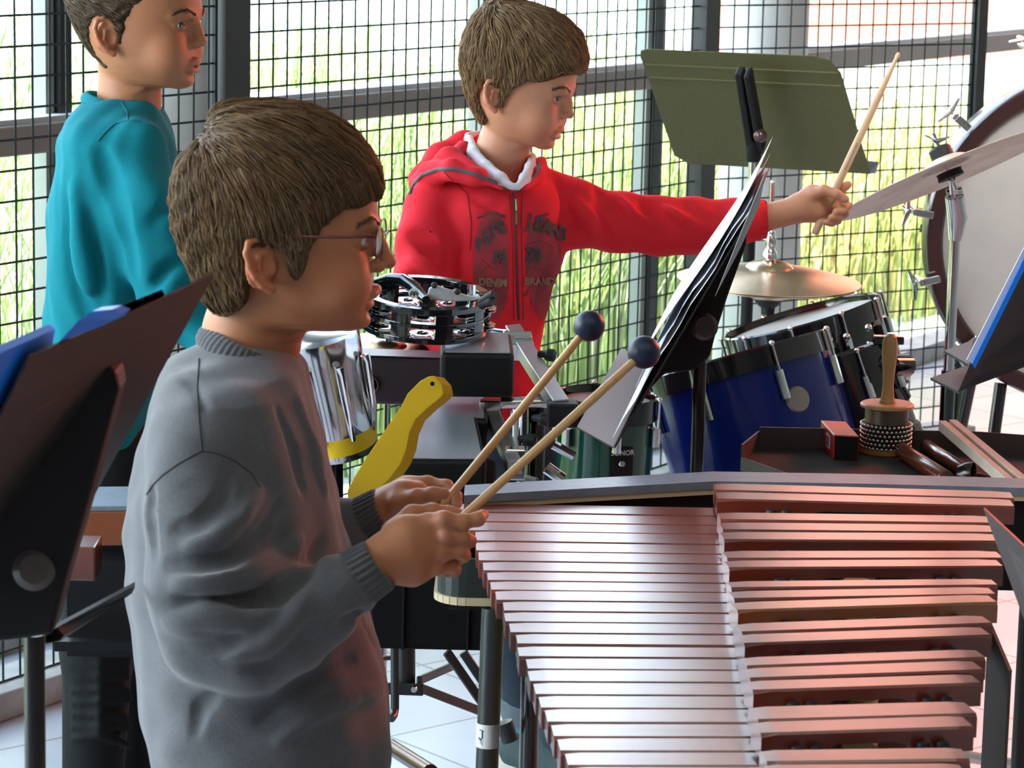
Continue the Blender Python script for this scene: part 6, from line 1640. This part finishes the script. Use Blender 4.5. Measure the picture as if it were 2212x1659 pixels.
Ps, Qs = fmesh(Fs, 1); Ps = cloth_noise(Ps, vnorm(Ps, Qs), .0022, 24, 8)
raw('sweater', Ps, Qs, M_teal, g1, True); pj2 = Proj(Ps, Qs); M_tseam = mat('teal_seam', (.002, .14, .18), .9)
pj2.tube([(262, 222), (274, 240), (276, 260)], .001, M_tseam, 'seam', g1, .0002)
pj2.tube([(276, 260), (248, 268), (226, 288), (212, 305)], .0011, M_tseam, 'seam', g1, .0002)
pj2.tube([(276, 260), (305, 262), (330, 272)], .0011, M_tseam, 'seam', g1, .0002)
cn = W(262, 228, Y=4.15); neckband(cn, nrm(V(1, 0, -.24)), V(0, 1, 0), .054, .058, nrm(V(.24, 0, 1)), .008, .005, 40, .03, M_teal, 'collar', g1)
M_bpant = mat('black_trousers', (.006, .008, .008), .8, spec=.25)
def folds(F):
    r = np.random.default_rng(2)
    for i in range(9):
        y = 1385 + i * 26; a = W(150 + i * 2, y, Y=YG - .10); F.chain([W(158, y + 4, Y=YG - .115), W(215, y + r.normal(0, 7), Y=YG - .125), W(272 + r.uniform(-4, 6), y + r.normal(0, 8), Y=YG - .10)], V(.003, .006, .007), .008)
lg2 = []
for s, dx in ((-1, 0), (1, .03)):
    a = wg(248, 1010); b = W(226, 1370, Y=YG); lg2.append([(a[0] + dx, YG + s * .06, a[2], .078), (b[0] + dx, YG + s * .07, b[2], .052), (W(212, 1600, Y=YG)[0] + dx, YG + s * .07, .25, .043), (W(205, 1650, Y=YG)[0] + dx, YG + s * .07, .07, .034)])
hpx = wg(245, 960); trousers(g1, lg2, [(hpx[0], YG, hpx[2], .088, .135, .10)], M_bpant, vox=.0055, extra=folds)
for s in (-1, 1): shoe(g1, lg2[0][-1][0], YG + s * .075, 0.1 * s, mat('black_shoe', (.015, .015, .017), .6))

# ------------------------------------------------------------------ boy in the red hoodie
YR = 4.72; KR = .985
r1 = thing('person', 'boy in a red zip hoodie reaching out to the right with a drumstick', 'person', V(W(1040, 1300, Y=YR)[0], YR, 0))
M3 = axes(math.radians(18), math.radians(14), math.radians(0)); o3 = W(1070 + 29, 213, Y=YR)
xw = lambda x: W(x, 0, Y=YR)[0]
F = Field(V(xw(865), YR - .36, W(0, 800, Y=YR)[2]), V(xw(1900), YR + .26, o3[2] + .17), .0025)
L3 = head(F, M3, o3, KR, teeth=True, ns=-.0045); lids(F, L3, KR, 1.0)
C(F, [(1095, 262, 4.73, 50), (1085, 330, 4.73, 52), (1075, 400, 4.73, 50)], .02)
C(F, [(1010, 480, 4.70, 30), (1070, 460, 4.74, 46), (1140, 480, 4.76, 30)], .03)
# left arm and hand: palm side towards us, fingers curled round the stick
YH = 4.83
C(F, [(1560, 478, YH, 34), (1652, 470, YH, 29), (1690, 461, YH, 26.5), (1728, 450, YH, 28)], .01)
C(F, [(1722, 440, YH, 20), (1755, 424, YH, 22), (1780, 418, YH + .01, 16)], .012)
C(F, [(1725, 455, YH, 24), (1765, 452, YH + .005, 26), (1795, 448, YH + .012, 18)], .012)
C(F, [(1758, 420, YH - .012, 15), (1780, 411, YH - .02, 11.5), (1806, 419, YH - .026, 10.5), (1826, 430, YH - .026, 9)], .004)         # thumb
C(F, [(1785, 420, YH + .014, 12), (1806, 416, YH + .016, 10), (1824, 404, YH + .014, 9.5), (1832, 399, YH + .012, 8.5)], .004)           # index
C(F, [(1785, 436, YH + .018, 12), (1812, 434, YH + .016, 10), (1830, 444, YH, 9.5), (1822, 455, YH - .02, 9), (1806, 458, YH - .026, 8.5)], .003)
C(F, [(1783, 448, YH + .018, 11), (1810, 450, YH + .012, 9.5), (1824, 462, YH - .004, 9), (1812, 470, YH - .02, 8.5), (1796, 470, YH - .026, 8)], .003)
C(F, [(1778, 460, YH + .014, 10), (1800, 466, YH + .008, 8.5), (1810, 477, YH - .006, 8), (1796, 482, YH - .02, 7.5), (1782, 480, YH - .024, 7)], .003)
# right forearm and hand (hidden behind the tambourine)
C(F, [(930, 700, 4.56, 32), (985, 760, 4.50, 26), (1010, 778, 4.48, 26)], .01)
for i in range(4): C(F, [(1012, 768 + i * 9, 4.48, 9), (1040, 776 + i * 9, 4.47, 8), (1048, 790 + i * 8, 4.475, 7.5)], .003)
C(F, [(1005, 764, 4.47, 10), (1030, 762, 4.455, 8.5)], .004)
P, Q = fmesh(F); base3 = (.58, .275, .16)
Fl = Field(V(xw(860), YR - .25, .03), V(xw(1620), 5.35, 1.25), .010)
Fl.chain([W(1050, 500, Y=YR), W(1045, 700, Y=YR), W(1040, 900, Y=YR)], V(.055, .06, .065), .03)
Fl.chain([W(935, 490, Y=4.66), W(908, 620, Y=4.62), W(960, 730, Y=4.54)], V(.022, .020, .016), .01)
Fl.chain([W(1180, 450, Y=4.76), W(1340, 482, Y=4.785), W(1600, 476, Y=4.84)], V(.022, .020, .016), .01)
zf = .08; ank = W(1150, 1520, Y=5.10)
Fl.chain([W(1060, 930, Y=4.74), W(1085, 1260, Y=4.92), V(ank[0], 5.10, .1)], V(.06, .042, .03), .03)
Fl.chain([W(1100, 930, Y=4.80), W(1180, 1260, Y=4.95), V(W(1230, 1500, Y=5.0)[0], 5.05, .1)], V(.06, .042, .03), .03)
Pl, Ql = fmesh(Fl)
sp = faceT(L3, base3, (.50, .18, .14)); sp += [(W(1830, 430, Y=YH - .03), .01, (.68, .36, .3), .5)]
raw('body', np.concatenate([P, Pl]), np.concatenate([Q, Ql + len(P)]), M_skin, r1, True, np.concatenate([tint(P, base3, sp), np.tile(V(*base3), (len(Pl), 1))]))
eyes(r1, L3, M3, KR, (.09, .11, .08), gaze=(1, .42, .10)); lashes(r1, L3, KR); brows(r1, L3, M3, KR, (.13, .08, .04), (P, Q), seed=9)
tq = MB(); tq.tube([L3(.0925, .013, -.0302), L3(.0985, .004, -.0298), L3(.0985, -.004, -.0298), L3(.0925, -.013, -.0302)], [.0012, .0024, .0024, .0012], 8); tq.obj('teeth', mat('tooth', (.7, .68, .62), .3), r1, smooth=True)
c_, s_ = math.cos(math.radians(14)), math.sin(math.radians(14)); px3 = 1320.0 * KR
def p3(x, y):
    a = (x - 1099) / px3 / math.cos(math.radians(18)); h = (213 - y) / px3
    return (a * c_ - h * s_, a * s_ + h * c_)
h3 = pt_([(208, 640, 520, 14, 575), (214, 690, 470, 34, 575), (232, 740, 436, 52, 580), (260, 785, 410, 64, 580), (295, 815, 390, 73, 585), (345, 838, 374, 80, 590), (395, 846, 368, 83, 590), (445, 840, 369, 83, 595), (478, 834, 376, 81, 600), (510, 824, 388, 78, 605),
          (545, 815, 406, 75, 610), (585, 810, 430, 71, 620), (615, 808, 452, 66, 630), (645, 804, 476, 60, 640), (675, 800, 500, 54, 640)])
hp3 = [p3(*p) for p in [(1300, -40), (1290, 150), (1256, 150), (1238, 150), (1212, 158), (1190, 160), (1160, 168), (1138, 176), (1124, 190), (1117, 208), (1108, 224), (1101, 205), (1098, 188), (1084, 176), (1064, 180), (1054, 200), (1056, 225), (1066, 250), (1058, 272), (1040, 288), (1000, 290), (950, 200), (960, -40)]]
wh3 = L3(-.055, .025, .125)
def comb3(p):
    d = nrm(p - wh3); q = M3 @ (p - o3); top = np.clip((q[2] - .05) / .07, 0, 1); fr = np.clip((q[0] - .03) / .07, 0, 1)
    return d * (.6 + .6 * top) + M3[0] * .5 * fr - M3[2] * (1.0 - .6 * top - .2 * fr) + V(.25 * math.sin(q[0] * 150), 0, 0)
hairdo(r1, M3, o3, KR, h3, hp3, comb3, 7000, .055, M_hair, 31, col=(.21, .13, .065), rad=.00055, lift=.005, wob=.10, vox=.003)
# hoodie
M_redc = mat('red_fleece', (.86, .028, .045), .85, noise=.2, nscale=120, color2=(.74, .022, .036), bump=.0004, bscale=500, spec=.25)
Fh = Field(V(xw(850) - .02, YR - .30, W(0, 900, Y=YR)[2] - .04), V(xw(1670), YR + .28, W(1000, 300, Y=YR)[2] + .03), .0048)
rh = [(345, 985, 1150, .05), (362, 955, 1172, .075), (380, 930, 1190, .095), (405, 900, 1212, .112), (440, 886, 1226, .120), (500, 882, 1228, .122), (560, 882, 1216, .12), (620, 884, 1194, .116), (680, 890, 1176, .112), (740, 893, 1170, .108), (800, 893, 1170, .106), (890, 893, 1172, .108)]
Fh.loft(AX0, V(0, YR + .01, 0), trows(rh, YR), k=.01, ef=2.3, eb=2.2)
C(Fh, [(928, 440, 4.65, 48), (912, 520, 4.62, 54), (905, 610, 4.60, 54), (925, 690, 4.57, 46), (985, 755, 4.51, 38)], .02)
C(Fh, [(1180, 425, 4.74, 62), (1250, 464, 4.75, 70), (1330, 480, 4.77, 62), (1420, 486, 4.79, 58), (1500, 484, 4.81, 55), (1580, 479, 4.82, 48), (1650, 474, 4.83, 41)], .02)
C(Fh, [(898, 392, 4.72, 20), (930, 374, 4.64, 24), (975, 366, 4.59, 24), (1030, 384, 4.575, 18), (1085, 408, 4.565, 9)], .012)       # hood, near side
C(Fh, [(905, 384, 4.76, 24), (950, 345, 4.80, 30), (1000, 312, 4.83, 24), (1030, 312, 4.84, 18)], .02)
C(Fh, [(1000, 318, 4.72, 16), (970, 345, 4.66, 24), (1040, 378, 4.60, 14)], .02)
C(Fh, [(1168, 348, 4.74, 15), (1158, 378, 4.66, 14), (1130, 405, 4.60, 9)], .01)
C(Fh, [(1075, 290, 4.73, 56), (1085, 370, 4.69, 48), (1100, 385, 4.62, 34), (1108, 400, 4.59, 14)], .006, 's')
P_, Q_ = fmesh(Fh)
fold_lines(Fh, [([(1200, 385), (1222, 440), (1225, 500), (1215, 545)], .009, 's'), ([(1285, 408), (1310, 440), (1370, 462), (1420, 465)], .008, 's'), ([(1300, 425), (1290, 470), (1320, 520)], .008, 's'), ([(1240, 430), (1275, 470), (1290, 520)], .008, 'u'),
    ([(1340, 425), (1365, 460), (1430, 490)], .007, 'u'), ([(1380, 432), (1420, 455), (1480, 500)], .007, 's'), ([(1480, 436), (1510, 462), (1560, 490)], .006, 's'), ([(1430, 440), (1470, 470), (1530, 505)], .006, 'u'), ([(1550, 445), (1580, 470), (1620, 490)], .005, 's'),
    ([(885, 505), (920, 520), (960, 560), (985, 600)], .009, 's'), ([(880, 555), (920, 580), (960, 620)], .009, 'u'), ([(885, 600), (920, 625), (950, 660)], .009, 's'), ([(960, 450), (975, 520), (985, 600)], .008, 's'), ([(1060, 620), (1090, 660), (1100, 700)], .008, 's'),
    ([(1190, 560), (1170, 620), (1150, 680)], .008, 's'), ([(1020, 430), (1060, 450), (1090, 440)], .006, 's')], P_, Q_)
Ph, Qh = fmesh(Fh, 1); Ph = cloth_noise(Ph, vnorm(Ph, Qh), .0022, 26, 12)
raw('hoodie', Ph, Qh, M_redc, r1, True); pj3 = Proj(Ph, Qh)
M_trim = mat('grey_piping', (.11, .11, .12), .8); M_zip = mat('dark_zip', (.10, .02, .02), .5); M_print = mat('grey_flock_print', (.095, .085, .08), .9, noise=.7, nscale=400, color2=(.03, .028, .028))
pj3.tube([(886, 420), (893, 400), (912, 378), (945, 366), (985, 366), (1030, 378), (1075, 398), (1092, 406)], .0032, M_trim, 'piping', r1, .001)
pj3.tube([(1166, 352), (1162, 372), (1146, 388), (1128, 402), (1116, 416)], .0028, M_trim, 'piping', r1, .001)
pj3.tube([(1108, 418), (1112, 470), (1116, 560), (1118, 640), (1120, 690)], .0022, M_zip, 'zip', r1, .0008)
pj3.tube([(1113, 430), (1114, 440), (1115, 455)], .002, mat('zip_brass', (.35, .25, .12), .4, metal=.7), 'zip_slider', r1, .003, 4)
pj3.tube([(1116, 458), (1117, 485)], .0036, mat('leather_tab', (.22, .05, .02), .6), 'zip_tab', r1, .003, 4)
pj3.tube([(1100, 418), (1104, 470), (1108, 560), (1110, 690)], .0008, mat('red_seam', (.33, .01, .016), .9), 'seam', r1, .0004)
pj3.tube([(1128, 418), (1126, 470), (1127, 560), (1130, 690)], .0008, mat('red_seam', (.33, .01, .016), .9), 'seam', r1, .0004)
pj3.tube([(960, 372), (1010, 420), (1018, 480), (1015, 540)], .0008, mat('red_seam', (.33, .01, .016), .9), 'seam', r1, .0004)
def letters(s, cx, cy, size, rot, m, name, sx=1.0, bold=0.0, arc=0.0, lift=.0058):
    """letters laid on the hoodie: size in px"""
    ca, sa = math.cos(rot), math.sin(rot)
    def fn(x, y):
        x *= sx; y2 = y + arc * x * x / max(size, 1)
        q = pj3.px(cx + x * ca + y2 * sa, cy + x * sa * 1.0 - y2 * ca, lift)
        return q if q is not None else W(cx + x, cy - y, Y=4.6)
    return text_mesh(s, size, m, name, r1, fn, bold=bold)
for i, (ch, x, y, r_) in enumerate((('P', 1036, 528, -.20), ('E', 1052, 513, -.28), ('P', 1068, 500, -.35), ('E', 1084, 492, -.38))): letters(ch, x, y, 40, r_, M_print, 'chest_lettering', .70, 2.0)
for i, (ch, x, y, r_) in enumerate((('J', 1142, 478, .16), ('E', 1160, 484, .20), ('A', 1178, 491, .22), ('N', 1196, 499, .24), ('S', 1213, 507, .26))): letters(ch, x, y, 40, r_, M_print, 'chest_lettering', .70, 2.0)
letters('19', 1078, 556, 38, -.06, M_print, 'chest_lettering', .78, 2.0); letters('73', 1150, 551, 38, .06, M_print, 'chest_lettering', .78, 2.0)
M_gold = mat('dull_gold_print', (.30, .17, .10), .8)
letters('DENIM', 1064, 609, 22, .04, M_gold, 'chest_lettering', .9, 1.0); letters('BRAND', 1162, 606, 22, -.02, M_gold, 'chest_lettering', .85, 1.0)
# dark swirls of the print
def patch(x0, x1, y0, y1, inside, m, name, lift=.0009, st=3):
    vs, ix, fs = [], {}, []
    nx, ny = int((x1 - x0) / st), int((y1 - y0) / st)
    for i in range(nx + 1):
        for j in range(ny + 1):
            x, y = x0 + i * st, y0 + j * st
            if inside(x, y):
                q = pj3.px(x, y, lift)
                if q is not None: ix[(i, j)] = len(vs); vs.append(q)
    for i in range(nx):
        for j in range(ny):
            k = [(i, j), (i + 1, j), (i + 1, j + 1), (i, j + 1)]
            if all(c in ix for c in k): fs.append(tuple(ix[c] for c in k))
    return raw(name, vs, fs, m, r1, smooth=True)
M_mar = mat('faded_maroon_print', (.50, .035, .05), .85, noise=1.0, nscale=26, color2=(.26, .045, .05), detail=2)
patch(1020, 1100, 455, 690, lambda x, y: (x - 1018) > (y - 455) * -.2 + max(0, 490 - y) * .6 - 12 and math.hypot((x - 1062) / 42, (y - 575) / 122) < 1, M_mar, 'chest_print')
patch(1132, 1222, 470, 690, lambda x, y: math.hypot((x - 1172) / (46 - (y - 470) * .06), (y - 578) / 112) < 1, M_mar, 'chest_print')
for i in range(1):
    rr_ = np.random.default_rng(4); wm = MB()
    for k in range(46):
        x0, y0 = rr_.uniform(1228, 1262), rr_.uniform(95, 150); s0 = W(x0 - 26, y0 - 14, Y=YR - rr_.uniform(-.02, .05)); e0 = W(x0, y0 + rr_.uniform(2, 22), Y=YR - rr_.uniform(-.02, .06)); m0 = lerp(s0, e0, .55) + V(.006, 0, .006)
        wm.tube([s0, lerp(s0, m0, .6) + V(.001, 0, .002), m0, lerp(m0, e0, .6) + V(.003, 0, 0), e0], [.0007, .0007, .0006, .0005, .0002], 4, cap=False)
    wm.obj('fringe', mat('fringe_hair', (.26, .15, .06), .5), r1, smooth=True)
M_pr2 = mat('maroon_print', (.28, .03, .035), .85)
for pts in ([(1030, 470), (1060, 458), (1092, 468)], [(1040, 560), (1062, 580), (1094, 572)], [(1036, 590), (1070, 560), (1090, 535)], [(1135, 530), (1165, 520), (1196, 535)], [(1140, 590), (1150, 560), (1135, 535)], [(1150, 580), (1180, 585), (1200, 568)], [(1160, 470), (1185, 462)], [(1045, 600), (1060, 640), (1050, 660)], [(1132, 640), (1150, 612), (1180, 600)]):
    pj3.tube(pts, .0055, M_pr2, 'chest_print', r1, -.0040)
# cuff
Pc = [W(1600, 478, Y=4.825), W(1630, 475, Y=4.828), W(1652, 473, Y=4.83), W(1655, 473, Y=4.83), W(1650, 473, Y=4.83)]
ribbed(Pc, [S(r, p) for r, p in zip((46, 44, 42, 38, 32), Pc)], 24, .012, M_redc, 'cuff', r1)
# white shirt collar
Fc = Field(W(990, 430, Y=4.55) - V(.02, .02, .02), W(1175, 270, Y=4.9) + V(.02, .05, .02), .003)
C(Fc, [(1012, 300, 4.76, 11), (1022, 330, 4.69, 13), (1050, 362, 4.64, 14), (1082, 386, 4.60, 13), (1104, 403, 4.58, 8)], .008)
C(Fc, [(1010, 292, 4.78, 7), (1032, 288, 4.85, 7)], .008)
C(Fc, [(1150, 338, 4.74, 9), (1146, 362, 4.67, 12), (1134, 385, 4.61, 12), (1119, 404, 4.58, 8)], .008)
Pw, Qw = fmesh(Fc, 2); raw('shirt_collar', Pw, Qw, mat('white_cotton', (.72, .72, .74), .85, bump=.0004, bscale=200), r1, True)
# jeans and high-top shoe
M_j2 = mat('blue_jeans', (.035, .055, .075), .9, noise=.4, nscale=60, color2=(.02, .03, .045))
trousers(r1, [[(*W(1065, 930, Y=4.74)[:2], W(1065, 930, Y=4.74)[2], .075), (*W(1090, 1260, Y=4.92), .055), (*W(1135, 1500, Y=5.08), .046)], [(*W(1100, 930, Y=4.80), .075), (*W(1180, 1260, Y=4.95), .055), (W(1230, 1500, Y=5.0)[0], 5.05, .08, .05)]],
         [(*W(1040, 880, Y=4.73), .115, .11, .09)], M_j2)
pa_, pb_ = W(1128, 1490, Y=5.08), W(1140, 1545, Y=5.09)
mb = MB(); mb.tube([pa_, lerp(pa_, pb_, .5), pb_], [.049, .05, .048], 20); mb.obj('rolled_hem', mat('hem_denim', (.16, .20, .22), .9, noise=.5, nscale=40), r1, smooth=True)
mb = MB(); mb.tube([pb_, W(1150, 1590, Y=5.1)], [.034, .034], 16); mb.obj('sock', mat('teal_sock', (.08, .30, .32), .9), r1, smooth=True)
ff = W(1155, 1659, z=0.03)
shoe(r1, ff[0] - .0, ff[1] + .04, -.9, mat('green_canvas', (.06, .09, .085), .9, noise=.3, nscale=80), L=.23, name='shoe')
shoe(r1, W(1230, 1500, Y=5.0)[0], 5.05, -.2, mat('green_canvas', (.06, .09, .085), .9), L=.23, name='shoe')
# drumstick
a, b = W(1759, 506, Y=YH - .012), W(1942, 114, Y=YH + .05); d = nrm(b - a)
st = thing('drumstick', 'pale wooden drumstick raised in the red-sleeved hand', 'drumstick', a)
mb = MB(); L_ = np.linalg.norm(b - a); mb.tube([a, a + d * .004, lerp(a, b, .4), lerp(a, b, .75), lerp(a, b, .93), lerp(a, b, .965), lerp(a, b, .98), b], [.0045, .0066, .0068, .0062, .0038, .0032, .0042, .0028], 16); mb.obj('shaft', mat('hickory', (.62, .42, .24), .45, noise=.4, nscale=12, color2=(.5, .31, .16)), st, smooth=True)
wrm = MB()
for t in np.linspace(.36, .50, 14):
    c = lerp(a, b, t) + V(0, -.0068, 0); wrm.bar(c - d * .0007, c + d * .0007, .003, .0003, up=(0, 1, 0))
wrm.obj('printed_marks', mat('stick_print', (.12, .09, .12), .7), st)
